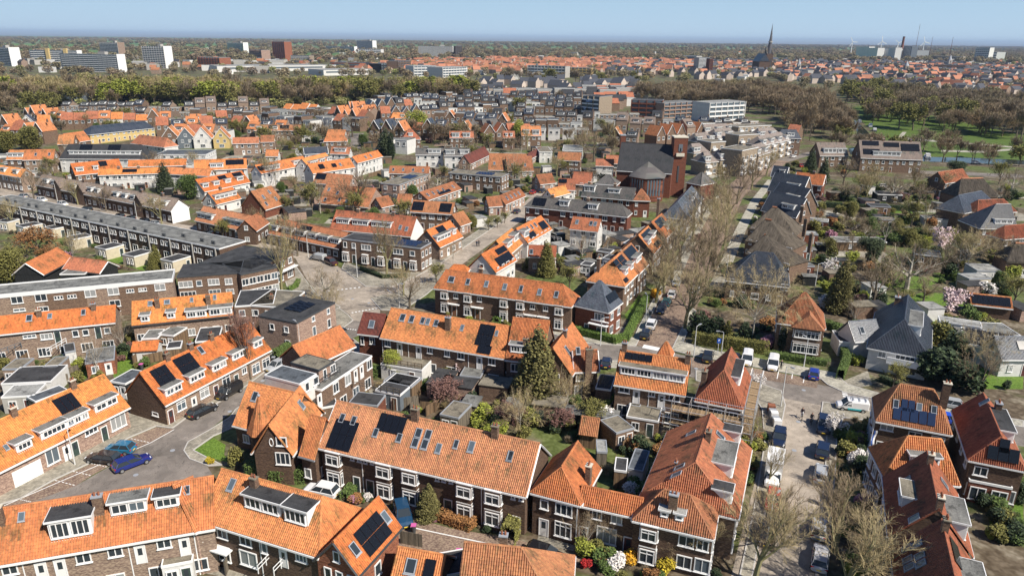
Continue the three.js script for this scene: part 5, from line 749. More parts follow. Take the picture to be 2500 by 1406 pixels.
// ---------------------------------------------------------------- the town beyond: clones of a few town houses, then the landmarks
function townProto(name,o) {
const g = new THREE.Group();g.name = name;const {W = 6.5,D = 9,e = 6,rh = 9.5,wall,tile,flat,dorm} = o;
const wb = new GB(),y = e;wb.quad(V(-W / 2,0,0),V(W / 2,0,0),V(W / 2,y,0),V(-W / 2,y,0)).quad(V(W / 2,0,-D),V(-W / 2,0,-D),V(-W / 2,y,-D),V(W / 2,y,-D)).quad(V(W / 2,0,0),V(W / 2,0,-D),V(W / 2,y,-D),V(W / 2,y,0)).quad(V(-W / 2,0,-D),V(-W / 2,0,0),V(-W / 2,y,0),V(-W / 2,y,-D));
const rb = new GB();
if (flat) {rb.box(W,0.3,D,0,y,-D / 2);mk('roof_edge',new GB().box(W + 0.2,0.35,0.15,0,y - 0.1,0.08).geo(),M.white,g);}
else if (o.gable) {rb.quad(V(W / 2 + 0.2,y - 0.1,0.3),V(W / 2 + 0.2,y - 0.1,-D),V(0,rh,-D),V(0,rh,0.3)).quad(V(-W / 2 - 0.2,y - 0.1,-D),V(-W / 2 - 0.2,y - 0.1,0.3),V(0,rh,0.3),V(0,rh,-D));wb.tri(V(-W / 2,y,0),V(W / 2,y,0),V(0,rh,0)).tri(V(-W / 2,y,-D + 0.05),V(W / 2,y,-D + 0.05),V(0,rh,-D + 0.05));for (const q of [-1,1]) mk('verge_board',new GB().bar(V(q * W / 2,y - 0.1,0.3),V(0,rh,0.3),0.14).geo(),M.white,g);}
else if (o.mansard) {rb.quad(V(-W / 2,y,0.2),V(W / 2,y,0.2),V(W / 2,rh - 0.6,-1.6),V(-W / 2,rh - 0.6,-1.6)).quad(V(-W / 2,rh - 0.6,-1.6),V(W / 2,rh - 0.6,-1.6),V(W / 2,rh - 0.3,-D),V(-W / 2,rh - 0.3,-D));for (const x of [-W / 2,W / 2]) wb.quad(V(x,y,0),V(x,y,-D),V(x,rh - 0.3,-D),V(x,rh - 0.6,-1.6));}
else {rb.quad(V(-W / 2,y - 0.2,0.3),V(W / 2,y - 0.2,0.3),V(W / 2,rh,-D / 2),V(-W / 2,rh,-D / 2)).quad(V(W / 2,y - 0.2,-D - 0.3),V(-W / 2,y - 0.2,-D - 0.3),V(-W / 2,rh,-D / 2),V(W / 2,rh,-D / 2));for (const x of [-W / 2,W / 2]) wb.tri(V(x,y,0),V(x,y,-D),V(x,rh - 0.1,-D / 2));}
mk('wall',wb.geo(),M.wall[wall],g);mk('roof',rb.geo(),flat ? M.flat[tile] :M.tile[tile],g);
const st = Math.floor(e / 2.9);if (!o.plain) for (let k = Math.max(0,st - 1);k < st;k++) for (const x of [-W * 0.26,W * 0.26]) {const c = winGeo(1.6,1.6,2,0),m = mk('window',c.both,[M.white,M.glass],g);m.position.set(x,1.7 + k * 2.85,0);}
if (dorm) {const dy = y + 0.6,z = o.mansard ? -0.2 :-1.2;mk('dormer',new GB().box(W * dorm,1.5,2.4,0,dy,z - 1.2).geo(),M.white,g);mk('dormer_roof',new GB().box(W * dorm + 0.3,0.15,2.7,0,dy + 1.5,z - 1.1).geo(),M.flat.dark,g);const c = winGeo(W * dorm * 0.8,1,3,0),m = mk('window',c.both,[M.white,M.glass],g);m.position.set(0,dy + 0.75,z);}
if (!flat && !o.plain) mk('chimney',new GB().box(0.7,1.4,0.6,W * 0.42,rh - 0.5,-D / 2).geo(),M.wall.brown,g);
return g;
}
const TP = {
slate:townProto('slate_town_house',{wall:'brown',tile:'slate',dorm:0.5,e:7}),slateW:townProto('slate_town_house',{wall:'tan',tile:'dark',dorm:0.7,e:6.4,rh:9}),mansard:townProto('mansard_town_house',{wall:'brown',tile:'dark',mansard:1,dorm:0.4,e:7.5,rh:11}),flatd:townProto('flat_town_house',{wall:'brown',tile:'blue',flat:1,e:8}),flatw:townProto('flat_town_house',{wall:'white',tile:'grey',flat:1,e:6.2}),flatg:townProto('flat_town_house',{wall:'tan',tile:'gravel',flat:1,e:5.8}),
orange:townProto('orange_town_house',{wall:'tan',tile:'orange',dorm:0.5}),orange2:townProto('orange_town_house',{wall:'white',tile:'bright',e:5.4,rh:8.6}),red:townProto('red_roof_town_house',{wall:'brown',tile:'red',e:5.8}),gable:townProto('gabled_town_house',{wall:'brown',tile:'orange',gable:1,e:6,rh:10.5}),gableD:townProto('gabled_town_house',{wall:'brown',tile:'slate',gable:1,e:6.5,rh:11}),gableW:townProto('gabled_town_house',{wall:'white',tile:'slate',gable:1,e:6,rh:10}),taupe:townProto('brown_town_house',{wall:'tan',tile:'taupe',dorm:0.5,e:8.5,rh:12}),
farO:townProto('orange_far_house',{wall:'tan',tile:'dull',plain:1,W:9}),farR:townProto('red_far_house',{wall:'brown',tile:'red',plain:1,W:9}),farD:townProto('dark_far_house',{wall:'tan',tile:'dark',plain:1,W:9,e:7,rh:10}),farW:townProto('white_far_house',{wall:'white',tile:'light',flat:1,plain:1,W:14,e:7}),farG:townProto('grey_far_house',{wall:'concrete',tile:'grey',flat:1,plain:1,W:16,D:12,e:9}),
};
const TL = {slate:'slate-roofed town house with a dormer',slateW:'black-roofed town house with a wide white dormer',mansard:'town house with a black mansard front',flatd:'flat-topped dark brick town house',flatw:'white flat-roofed town house',flatg:'tan flat-roofed town house with gravel roof',orange:'orange-tiled town house with a dormer',orange2:'white town house under bright orange tiles',red:'red-tiled brick town house',gable:'brick town house with an orange front gable',gableD:'brick town house with a slate front gable',gableW:'white town house with a slate front gable',taupe:'tall brown-tiled town house',farO:'orange-roofed house',farR:'red-roofed house',farD:'dark-roofed house',farW:'long white flat building',farG:'grey concrete block'};
const townSpots = [];
function townRow(where,a,b,kinds,o = {}) {
const A = P(a,0),B = P(b,0),L = A.distanceTo(B),w = o.w ?? 6.6,n = Math.max(1,Math.floor(L / w)),d = B.clone().sub(A).normalize(),ang = Math.atan2(-d.z,d.x);
for (let k = 0;k < n;k++) {const kd = pick(kinds),c = copy(TP[kd]);c.position.copy(A).addScaledVector(d,(k + 0.5) * L / n);c.rotation.y = ang + (o.turn ?? 0);const s = (L / n) / (TP[kd].userData.W ?? w) * (o.sc ?? 1);c.scale.set(1,rr(0.92,1.15) * (o.hs ?? 1),1);tag(c,TL[kd] + ' ' + where,'house','every ' + TL[kd] + ' ' + where);townSpots.push([c.position.x,c.position.z]);}
}
seed = 900;
const DK = ['slate','slateW','mansard','flatd','slate','flatg','flatw'];
for (const [w,rows] of [
['in the dense dark-roofed quarter',[[[905,262],[1120,250],DK],[[1130,250],[1420,258],DK],[[900,283],[1010,278],['slate','mansard','gableD','red']],[[1030,292],[1240,284],DK],[[1260,285],[1470,290],DK],[[1200,305],[1460,312],DK],[[1030,270],[1400,272],['flatd','flatw','slateW','mansard']],[[1250,325],[1420,330],['flatg','flatw','slateW','flatd']],[[1130,318],[1240,322],['gable','flatg','slate']],[[1140,239],[1420,244],DK],[[1010,261],[1420,265],DK],[[930,301],[1030,299],['red','gableD','flatg']],[[1060,308],[1190,311],['slate','gable','flatd']],[[1420,318],[1530,322],DK],[[1300,342],[1440,345],['flatw','flatg','slateW']]]],
['beside the long tree belt',[[[150,278],[440,283],['slateW','slate','flatg','taupe']],[[450,284],[660,280],['taupe','taupe','slateW']],[[60,300],[150,310],['gable','orange']],[[140,296],[380,302],['flatw','flatg','slateW']],[[50,325],[130,322],['orange2','gableW']],[[150,318],[420,312],['orange','orange2','red','gable']],[[0,332],[60,336],['gable','red']],[[640,290],[860,300],['flatd','flatg','flatw']],[[620,305],[760,320],['flatd','flatw','flatg']],[[380,335],[560,330],['red','slate','orange']],[[560,322],[620,325],['red','gable']],[[800,300],[890,310],['gable','red']],[[690,284],[790,290],['orange2','flatw']],[[850,285],[900,300],['gable','orange']],[[440,300],[620,303],['flatd','flatg','slateW']],[[400,320],[560,314],['red','flatg','slate','orange']],[[0,346],[110,352],['orange','gable','red']],[[770,312],[880,322],['flatd','flatw','red']],[[420,352],[560,354],['flatw','orange','red']],[[600,340],[700,343],['orange','red','slate']]]],
['around the villas south of the dark quarter',[[[1000,340],[1150,345],['gable','gableD','slate','red']],[[900,345],[990,350],['gable','gableD']],[[1180,352],[1300,348],['gableD','gable','red']],[[920,372],[1000,378],['flatg','flatw']]]],
['behind the church',[[[1480,358],[1560,362],['taupe','gable','slateW']],[[1600,362],[1720,350],['red','gable','taupe']],[[1560,318],[1730,325],DK],[[1440,300],[1560,303],['flatg','flatw']],[[1500,332],[1600,336],['slate','flatd','taupe']],[[1700,330],[1850,322],['flatw','flatg','slateW']],[[1905,345],[1960,350],['gableD','red']]]],
]) for (const [a,b,k] of rows) townRow(w,a,b,k);
for (const [x1,y1,x2,y2,e] of [[1692,405,1730,401,8],[1732,401,1768,398,10],[1700,378,1745,374,9],[1748,374,1800,368,11],[1800,380,1850,376,10],[1852,376,1905,372,12],[1720,430,1752,427,8],[1756,427,1796,424,9],[1806,432,1845,422,11],[1848,420,1882,408,10],[1860,396,1925,380,11],[1720,352,1790,347,9],[1800,350,1880,345,9]]) {
const A = P([x1,y1]),B = P([x2,y2]),top = rnd() < 0.4,h = house('mansard_apartments','mauve-roofed apartment block with pale walls and white balconies beyond the church tower','apartments',top ? {flat:true,pa:A.clone().setY(e),pb:B.clone().setY(e),depth:10,e,wall:'beige',roofc:'gravel',group:'mauve apartment blocks beyond the church'} :{pa:A.clone().setY(e * 0.72),pb:B.clone().setY(e * 0.72),w:4.6,e:e * 0.72,th:38,tile:'mauve',wall:'beige',hip:[0.5,0.5],group:'mauve apartment blocks beyond the church'});
const n = Math.max(2,Math.round(h.L / 4));for (let s = 0;s < 3;s++) {if (2.8 * s + 2 > h.e) break;h.row('f',n,1.8 + s * 2.8,1.8,1.6,{n:3});for (let k = 0;k < n;k += 2) {const m = mk('balcony',boxGeo(2.6,1.0,1.2),M.white,h.g);m.position.set(h.L * (k + 0.5) / n,s * 2.8 + 0.6,0.4);}} if (!top) for (let k = 0;k < n;k += 2) h.dormer(h.L * (k + 0.1) / n,h.L * (k + 0.9) / n,h.e + 0.5,1.8,{roof:'gravel'});h.row('r',3,1.8,1.4,1.6).row('r',3,4.6,1.4,1.6);
}
const blocks = [
['mosaic_block','cream block with a blue mosaic end wall among dark roofs',[1420,292],[1462,296],16.6,16,'beige','dark',6],['brown_brick_block','brown brick apartment block with white square windows near the tree belt',[1540,285],[1615,288],12.5,12,'red','dark',4],['pink_brick_block','pink-red stepped brick block beside the brown one',[1618,290],[1700,284],11,14,'pink','grey',4],['white_office','white office block with dark ribbon windows',[1728,298],[1815,292],13,16,'white','light',4],['school_block','dark grey flat school building before the park',[75,252],[182,256],9,40,'bluegrey','grey',2],
['white_complex','white modern complex with stepped upper floors behind the belt',[1010,187],[1065,186],15,30,'white','light',4],['white_complex','lower white modern complex with a lift tower',[1080,190],[1140,187],14,30,'white','light',4],['dark_office','black glass office beside a brown brick tower',[930,178],[972,176],14,25,'black','dark',4],['brown_tower','brown office tower next to the black glass office',[972,178],[1002,175],18,20,'brown','dark',5],
['long_gallery_block','long gallery flat with orange awnings',[152,172],[290,177],25,14,'bluegrey','grey',9],['tower_slab','tall slab flat with a bright white end wall',[352,165],[405,167],35,16,'concrete','grey',12],['tower_slab','slab flat with green balconies and a white end wall',[-30,158],[28,162],30,16,'bluegrey','grey',11],['tower_slab','brown-ended slab flat behind the gallery flat',[247,140],[291,142],35,16,'concrete','grey',11],['yellow_gallery_block','low gallery flat with two yellow stair towers',[75,150],[190,152],22,14,'bluegrey','grey',6],['tower_slab','grey slab flat by the green fields',[556,128],[595,130],32,16,'concrete','grey',9],['brick_tower','tall red-brown brick tower with a darker core',[668,148],[697,149],42,22,'orange','dark',16],['brick_cube','orange brick cube block with square windows',[485,168],[538,170],19,24,'orange','grey',7],['brick_cube','red brick flat half hidden by the cube block',[610,148],[640,150],24,20,'pink','dark',7],['hall_roof','wide white-roofed market hall',[530,176],[800,172],9,60,'white','light',2],['hall_roof','second white-roofed hall with blue edge',[790,185],[905,182],8,50,'white','light',2],['fin_office','office with close white fins',[710,151],[755,152],14,20,'beige','dark',5],['grid_slab','grid-front slab flat by the pale field',[872,124],[910,126],40,16,'concrete','grey',10],['grid_slab','low blue-white gallery flat before the grid slab',[795,126],[865,128],20,14,'concrete','grey',6],['white_offices','white office group under the grid slab',[875,137],[930,138],20,20,'white','light',4],
['triple_slab','three joined balcony slabs with pale bands',[1020,140],[1105,141],31,16,'beige','grey',11],['round_tower','dark rounded apartment tower beside the triple slab',[1112,142],[1128,142],33,14,'dark','light',13],['red_hall','long dark hall with red-brown roof before the orange quarter',[810,166],[920,168],10,40,'red','dark',2],['yellow_balcony_block','block with yellow balconies',[1385,188],[1440,190],14,14,'yellow','grey',4],['terrace_block','stepped brown-grey block beside the yellow balconies',[1288,186],[1380,190],16,14,'concrete','grey',4],['twin_tower','pair of slim concrete towers with a brick core',[1704,178],[1730,178],26,18,'concrete','grey',12],['twin_tower','slim red brick tower behind the concrete pair',[1730,182],[1738,182],26,12,'red','grey',10],['glass_hall','long pale glazed hall behind the spire',[1630,148],[1700,150],14,40,'concrete','light',2],
['silo_block','pale grey factory silo group, tallest of the plant',[2088,145],[2118,146],41,30,'white','light',1],['silo_block','grey-white silo with vertical ribs',[2118,146],[2140,147],38,25,'white','light',1],['silo_block','light silo block in the middle of the plant',[2142,146],[2182,148],36,26,'white','light',1],['silo_block','slim white plant tower',[2166,148],[2183,149],40,20,'white','light',1],['plant_hall','large white plant hall with a zigzag stair',[2212,146],[2266,147],31,40,'white','light',1],['plant_tower','dark ribbed plant tower beside the white hall',[2203,148],[2222,149],44,20,'bluegrey','grey',1],['ribbon_office','white office tower with dark window bands',[2378,150],[2412,151],43,30,'white','dark',8],['ribbon_office','white annexe of the banded office tower',[2412,150],[2432,151],30,26,'white','light',4],['columned_hall','long hall with white columns',[2275,152],[2350,154],18,30,'beige','light',2],['dark_hall','big dark-roofed church hall among old roofs',[2280,176],[2355,178],14,40,'brown','dark',2],['yellow_shed','ochre flat shed at the park edge',[2130,218],[2152,218],6,12,'yellow','light',1],['museum_hall','dark grey pitched hall beyond the park',[2430,262],[2520,266],9,25,'red','blue',2],['quay_wall_block','long pale curved quay building behind park trees',[2400,290],[2520,300],6,10,'concrete','light',1],
];
for (const [n,l,a,b,hh,dp,wl,rf,st] of blocks) {
const h = new House(n,l,'building',{flat:true,pa:P(a).setY(hh),pb:P(b).setY(hh),depth:dp,e:hh,wall:wl,roofc:rf,inset:0.05,trim:M.lead});
const L = h.L,s = Math.max(1,st),fh = hh / s;
if (st >= 4) {
for (let k = 0;k < s;k++) {const b1 = mk('window_band',boxGeo(L * 0.94,fh * 0.5,0.3),M.glass3,h.g);b1.position.set(L / 2,k * fh + fh * 0.35,0);const b2 = mk('balcony',boxGeo(L * 0.96,fh * 0.3,1.0),/yellow_b/.test(n) ? M.wall.yellow :wl === 'white' || wl === 'beige' || wl === 'concrete' || wl === 'bluegrey' ? M.white :M.wall[wl],h.g);b2.position.set(L / 2,k * fh,0.4);}
const cols = Math.max(3,Math.min(12,Math.round(L / 6)));for (let k = 0;k <= cols;k++) {const m = mk('pier',boxGeo(0.5,hh,1.1),M.wall[wl],h.g);m.position.set(L * k / cols,0,0.4);}
if (/slab|gallery/.test(n)) {const m = mk('end_wall',boxGeo(0.4,hh + 1,dp + 0.6),/brown/.test(l) ? M.wall.tan :M.white,h.g);m.position.set(L + 0.1,0,-dp / 2);const lift = mk('roof_house',boxGeo(L * 0.12,4,6),M.wall.concrete,h.g);lift.position.set(L * 0.7,hh,-dp / 2);}
} else if (st === 2) {const b1 = mk('window_band',boxGeo(L * 0.9,hh * 0.25,0.3),M.glass3,h.g);b1.position.set(L / 2,hh * 0.5,0);}
else if (hh > 34) for (let k = 1;k < 6;k++) {const m = mk('rib',boxGeo(L * 0.03,hh * 0.96,1.2),M.wall.white,h.g);m.position.set(L * k / 6,0,0.3);}
if (/yellow_gallery/.test(n)) for (const f of [0.4,0.78]) {const m = mk('stair_tower',boxGeo(7,hh + 4,5),M.wall.yellow,h.g);m.position.set(L * f,0,1.5);}
if (/mosaic/.test(n)) {for (let i = 0;i < 26;i++) {const m = mk('mosaic_tile',boxGeo(1.4,1.4,0.1),i % 3 ? M.mosaic ??= std([0.20,0.30,0.50]) :M.mosaic2 ??= std([0.40,0.48,0.62]),h.g);m.position.set(1.2 + (i * 7 % 5) * 1.7,2 + (i * 3 % 9) * 1.75,0.95);}}
}
{
const nave = house('brick_church','red brick church with a huge dark tiled nave roof and glazed polygonal apse','church',{a:[1506,416],b:[1640,424],r:[1541,349],e:9,th:45,tile:'dark',wall:'red',near:0});
const ap = nave.loc(P([1584,421],8));ap.set(11.6,0,3.4);const apse = new THREE.CylinderGeometry(6.6,6.6,8.4,6).translate(0,4.2,0);const m = mk('apse_wall',apse,M.wall.red,nave.g);m.position.set(ap.x,0,ap.z);const ar = mk('apse_roof',new THREE.ConeGeometry(7.3,5,6).translate(0,10.9,0),M.tile.grey,nave.g);ar.position.copy(m.position);
for (let k = 0;k < 6;k++) for (let j = 0;j < 5;j++) {const t = (k + 0.5) / 6 * 6.283,r = 6.6 * Math.cos(Math.PI / 6) + 0.06,o = (j - 2) * 1.1;const w = mk('lancet_window',boxGeo(0.6,5.6,0.1),M.glass3,nave.g);w.position.set(m.position.x + Math.sin(t) * r + Math.cos(t) * o,2.2,m.position.z + Math.cos(t) * r - Math.sin(t) * o);w.rotation.y = t;}
const A = P([1636,478]),B = P([1668,478]),W = A.distanceTo(B),t = thing('church_tower','square red brick church tower with a small pale balcony','tower',null,A.clone().add(B).multiplyScalar(0.5));const th = 21;
mk('shaft',new GB().box(W,th,W).geo(),M.wall.red,t).position.set(0,0,-W / 2);mk('balcony',new GB().box(W * 0.6,1.1,0.8).geo(),M.cream,t).position.set(0,th - 6.5,0.3);mk('louvre',new GB().box(1.4,2.6,0.2).geo(),M.wall.bluegrey,t).position.set(0,th - 4.8,0.05);mk('slit_window',new GB().box(0.6,6,0.2).geo(),M.trimDark,t).position.set(-0.2,5,0.05);mk('slit_window',new GB().box(0.4,2.4,0.2).geo(),M.trimDark,t).position.set(0,15,0.05);mk('parapet',new GB().box(W + 0.3,0.4,W + 0.3).geo(),M.cream,t).position.set(0,th,-W / 2);
for (const [a,b,r,l] of [[[1698,445],[1712,452],[1700,418],'low red brick church hall with a grey hipped roof beside the tower'],[[1475,448],[1506,452],[1492,428],'small red brick vestry with a grey pyramid roof']]) house('church_hall',l,'house',{a:[a[0] - 22,a[1]],b,r,e:6,th:40,tile:'grey',wall:'red',hip:[1,1]});
const ch = thing('church_chimney','slim brick stack at the corner of the church','chimney',null,P([1515,440]));mk('shaft',new GB().box(2,18,2).geo(),M.wall.red,ch);mk('cap',new GB().box(2.3,0.4,2.3,0,18,0).geo(),M.lead,ch);
}
{
const s = thing('gothic_church','neo-gothic church with a needle spire rising above the horizon','church',null,P([1873,176])),H = 86,W = 12;
mk('tower',new GB().box(W,H * 0.38,W).geo(),M.wall.dark,s);mk('spire',new THREE.ConeGeometry(W * 0.40,H * 0.62,8).translate(0,H * 0.38 + H * 0.31,0),std([0.10,0.10,0.11]),s);for (const [x,z] of [[-1,-1],[1,-1],[1,1],[-1,1]]) mk('pinnacle',new THREE.ConeGeometry(1.6,14,6).translate(x * W * 0.45,H * 0.38 + 7,z * W * 0.45),M.wall.grey,s);for (const y of [8,17]) for (const x of [-3,3]) mk('lancet_window',new GB().box(2,7,0.3,x,y,W / 2 + 0.1).geo(),M.trimDark,s);
mk('gallery',new THREE.CylinderGeometry(W * 0.34,W * 0.36,2,8).translate(0,H * 0.62,0),M.wall.concrete,s);mk('nave',new GB().box(18,20,40,-14,0,2).geo(),M.wall.dark,s);mk('nave_roof',new GB().quad(V(-24,19,22),V(-24,19,-18),V(-14,33,-18),V(-14,33,22)).quad(V(-4,19,-18),V(-4,19,22),V(-14,33,22),V(-14,33,-18)).tri(V(-24,19,22),V(-4,19,22),V(-14,33,22)).geo(),M.tile.slate,s);
for (const [px,h,w,c,l,n] of [[[1949,178],26,6,M.wall.concrete,'pale slim chapel spire past the gothic church','chapel_spire'],[[2317,166],30,8,M.wall.concrete,'tapered pale clock tower over the old town','clock_tower'],[[2212,178],22,8,M.wall.beige,'stubby pale tower among the old town roofs','stub_tower']]) {const g = thing(n,l,'tower',null,P(px));mk('shaft',new GB().box(w,h * 0.6,w).geo(),c,g);mk('spire',new THREE.ConeGeometry(w * 0.55,h * 0.4,8).translate(0,h * 0.8,0),M.lead,g);mk('window',new GB().box(w * 0.3,h * 0.12,0.3,0,h * 0.4,w / 2).geo(),M.trimDark,g);}
const kp = [1599,143],k = thing('white_kiln','white tapered chimney of the old gas works','chimney',null,P(kp));mk('base',new THREE.CylinderGeometry(3,6,6,10).translate(0,3,0),M.wall.white,k);mk('shaft',new THREE.CylinderGeometry(2.4,3,16,10).translate(0,13,0),M.wall.white,k);
const c = thing('factory_chimney','tall dark red factory chimney beside the plant','chimney',null,P([2198,148]));mk('shaft',new THREE.CylinderGeometry(3.2,5,72,12).translate(0,36,0),M.wall.red,c);mk('rim',new THREE.CylinderGeometry(3.7,3.4,3,12).translate(0,72,0),M.wall.dark,c);
for (const [px,d,h,a,l] of [[[2080,118],3300,82,0.5,'white wind turbine with a raised pair of blades'],[[2152,116],3400,86,0.1,'white wind turbine behind the silos'],[[2193,115],3900,80,0.9,'white wind turbine beside the factory chimney'],[[2256,116],3400,86,0.3,'white wind turbine behind the white plant hall']]) {const dir = rayDir(px).setY(0).normalize(),g = thing('wind_turbine',l,'wind turbine',null,V(dir.x * d,0,dir.z * d));mk('mast',new THREE.CylinderGeometry(1.1,2.2,h * 0.68,10).translate(0,h * 0.34,0),M.white,g);const hub = mk('hub',new THREE.SphereGeometry(1.8,10,8),M.white,g);hub.position.set(0,h * 0.68,3);for (let k2 = 0;k2 < 3;k2++) {const b = mk('blade',new GB().box(1.8,h * 0.23,0.5,0,1,0).geo(),M.white,hub);b.rotation.z = a + k2 * 2.094;}}
for (const [px,d,h] of [[[2237,118],3200,120],[[2274,116],3600,80],[[2323,120],3000,75]]) {const dir = rayDir(px).setY(0).normalize(),g = thing('radio_mast','thin lattice radio mast on the horizon','mast','radio masts on the horizon',V(dir.x * d,0,dir.z * d));mk('mast',new THREE.CylinderGeometry(0.5,1.0,h,4).translate(0,h / 2,0),M.wall.red,g);}
}
seed = 1200;
let farCount = 0;
function seaOfRoofs(where,zone,n,kinds,turn) {const w = zone.map((p) => P(p,0)),xs = w.map((p) => p.x),zs = w.map((p) => p.z),x0 = Math.min(...xs),x1 = Math.max(...xs),z0 = Math.min(...zs),z1 = Math.max(...zs),put = [];for (let t = 0,k = 0;t < n * 30 && k < n;t++) {const x = rr(x0,x1),z = rr(z0,z1);if (!inPolyF(w,x,z) || put.some(([a,b]) => Math.hypot(a - x,b - z) < 11)) continue;put.push([x,z]);k++;const kd = pick(kinds),c = copy(TP[kd]);c.position.set(x,0,z);c.rotation.y = pick(turn) + rr(-0.1,0.1);c.scale.set(rr(0.9,1.6),rr(0.85,1.25),rr(0.9,1.2));tag(c,TL[kd] + ' ' + where,'house','every ' + TL[kd] + ' ' + where);farCount++;}}
const inPolyF = (pts,x,z) => {let c = false;for (let i = 0,j = pts.length - 1;i < pts.length;j = i++) if ((pts[i].z > z) !== (pts[j].z > z) && x < (pts[j].x - pts[i].x) * (z - pts[i].z) / (pts[j].z - pts[i].z) + pts[i].x) c = !c;return c;};
seaOfRoofs('in the distant orange quarter',[[850,172],[1000,150],[1300,146],[1480,148],[1480,172],[1200,178]],290,['farO','farO','farO','farR','farD','farW'],[0.2,-0.6]);
seaOfRoofs('between the orange quarter and the gothic church',[[1480,160],[1700,156],[1840,170],[1830,185],[1480,178]],90,['farO','farD','farR','farW','farG'],[0.2,-0.6]);
seaOfRoofs('in the old town right of the spire',[[1890,165],[2100,152],[2500,165],[2560,245],[2260,215],[2120,205],[1950,195]],230,['farO','farR','farD','farD','farD','farW','farG'],[0.3,-1.1]);
seaOfRoofs('at the foot of the plant',[[1900,150],[2090,146],[2420,150],[2500,160],[2100,158]],50,['farW','farG','farD','farR'],[0.2,1.2]);
seaOfRoofs('in the dark quarter beyond the mosaic block',[[1150,245],[1420,235],[1560,225],[1560,250],[1500,275],[1460,255]],60,['farD','farW','farD','farG','farR'],[0.1]);
seaOfRoofs('in the outer left suburbs',[[0,150],[480,150],[900,150],[860,178],[400,182],[0,178]],60,['farR','farG','farW','farO','farD'],[0.2,-0.5]);
seaOfRoofs('scattered over the far plain',[[0,118],[600,122],[1300,124],[2000,130],[2000,140],[1000,140],[0,140]],70,['farW','farR','farO','farG'],[0.2,-0.5]);
{const hg = (roof,wall,flat) => {const g = new GB(),W = 5,D = 4.5,y = 6;g.c = [];const push = (c,n) => {for (let k = 0;k < n;k++) g.c.push(...c);};g.box(W * 2,y,D * 2);push(wall,36);if (flat) {g.box(W * 2 + 0.2,0.4,D * 2 + 0.2,0,y,0);push(roof,36);} else {g.quad(V(-W,y - 0.2,D + 0.3),V(W,y - 0.2,D + 0.3),V(W,10,0),V(-W,10,0)).quad(V(W,y - 0.2,-D - 0.3),V(-W,y - 0.2,-D - 0.3),V(-W,10,0),V(W,10,0));push(roof,12);g.tri(V(W,y,D),V(W,y,-D),V(W,10,0)).tri(V(-W,y,-D),V(-W,y,D),V(-W,10,0));push(wall,6);} return g.geo();};
const vm = std([1,1,1],{vertexColors:true}),roofs = (label,zone,n,geo,turn) => {const w = zone.map((p) => P(p,0)),xs = w.map((p) => p.x),zs = w.map((p) => p.z),x0 = Math.min(...xs),x1 = Math.max(...xs),z0 = Math.min(...zs),z1 = Math.max(...zs),list = [];for (let t = 0;t < n * 40 && list.length < n;t++) {const x = rr(x0,x1),z = rr(z0,z1);if (inPolyF(w,x,z)) list.push([x,z]);} const im = new THREE.InstancedMesh(geo,vm,list.length),M4 = new THREE.Matrix4(),Q = new THREE.Quaternion();list.forEach(([x,z],i) => {im.setMatrixAt(i,M4.compose(V(x,0,z),Q.setFromAxisAngle(V(0,1,0),pick(turn) + rr(-0.1,0.1)),V(rr(0.8,1.7),rr(0.8,1.3),rr(0.8,1.2))));const k = rr(0.7,1.15);im.setColorAt(i,C(k,k,k));});im.name = numbered('distant_roofs');im.castShadow = im.receiveShadow = true;scene.add(im);tag(im,label,'roofs',null,'stuff');};
const O = hg([0.42,0.175,0.10],[0.42,0.33,0.27]),K = hg([0.06,0.065,0.08],[0.5,0.42,0.36]),Wt = hg([0.5,0.5,0.5],[0.72,0.71,0.68],1);
roofs('packed orange roofs of the distant quarter behind the white complex',[[850,178],[1000,150],[1500,147],[1840,160],[1830,184],[1200,182]],520,O,[0.2,-0.6]);roofs('packed dark roofs of the old town',[[1480,185],[1500,155],[1900,150],[2500,162],[2560,250],[2260,225],[2000,205]],620,K,[0.3,-1.1]);roofs('packed orange roofs of the old town',[[1880,190],[1900,158],[2500,168],[2560,240],[2200,218]],260,O,[0.3,-1.1]);roofs('pale flat roofs strewn through the town and suburbs',[[0,176],[600,182],[1500,200],[2500,230],[2560,150],[1400,140],[0,146]],330,Wt,[0.2,-0.7,1.1]);roofs('packed dark roofs between the tree belt and the mosaic block',[[1120,236],[1420,232],[1560,226],[1560,205],[1200,205]],45,K,[0.1,-0.7]);
}
// ---------------------------------------------------------------- trees and plants
const leafMat = (c) => std(c,{vertexColors:true,roughness:0.85});
M.bark = std([0.13,0.105,0.075]);M.barkPale = std([0.42,0.39,0.33]);M.barkGreen = std([0.24,0.22,0.11]);
M.twig = leafMat([0.27,0.205,0.125]);M.twigPale = leafMat([0.36,0.285,0.15]);M.twigRed = leafMat([0.30,0.17,0.13]);M.twigGreen = leafMat([0.33,0.31,0.12]);M.twigDark = leafMat([0.235,0.185,0.12]);
M.leaf = {green:leafMat([0.10,0.15,0.035]),dark:leafMat([0.045,0.07,0.028]),olive:leafMat([0.20,0.19,0.05]),lime:leafMat([0.30,0.33,0.05]),yellow:leafMat([0.52,0.40,0.03]),copper:leafMat([0.30,0.145,0.05]),conifer:leafMat([0.165,0.15,0.05]),pine:leafMat([0.075,0.10,0.045]),blossom:leafMat([0.75,0.60,0.60]),white:leafMat([0.80,0.76,0.72]),purple:leafMat([0.22,0.12,0.10]),hedge:leafMat([0.12,0.19,0.035]),pink:leafMat([0.45,0.22,0.28]),gold:leafMat([0.75,0.42,0.03]),red:leafMat([0.5,0.03,0.03])};
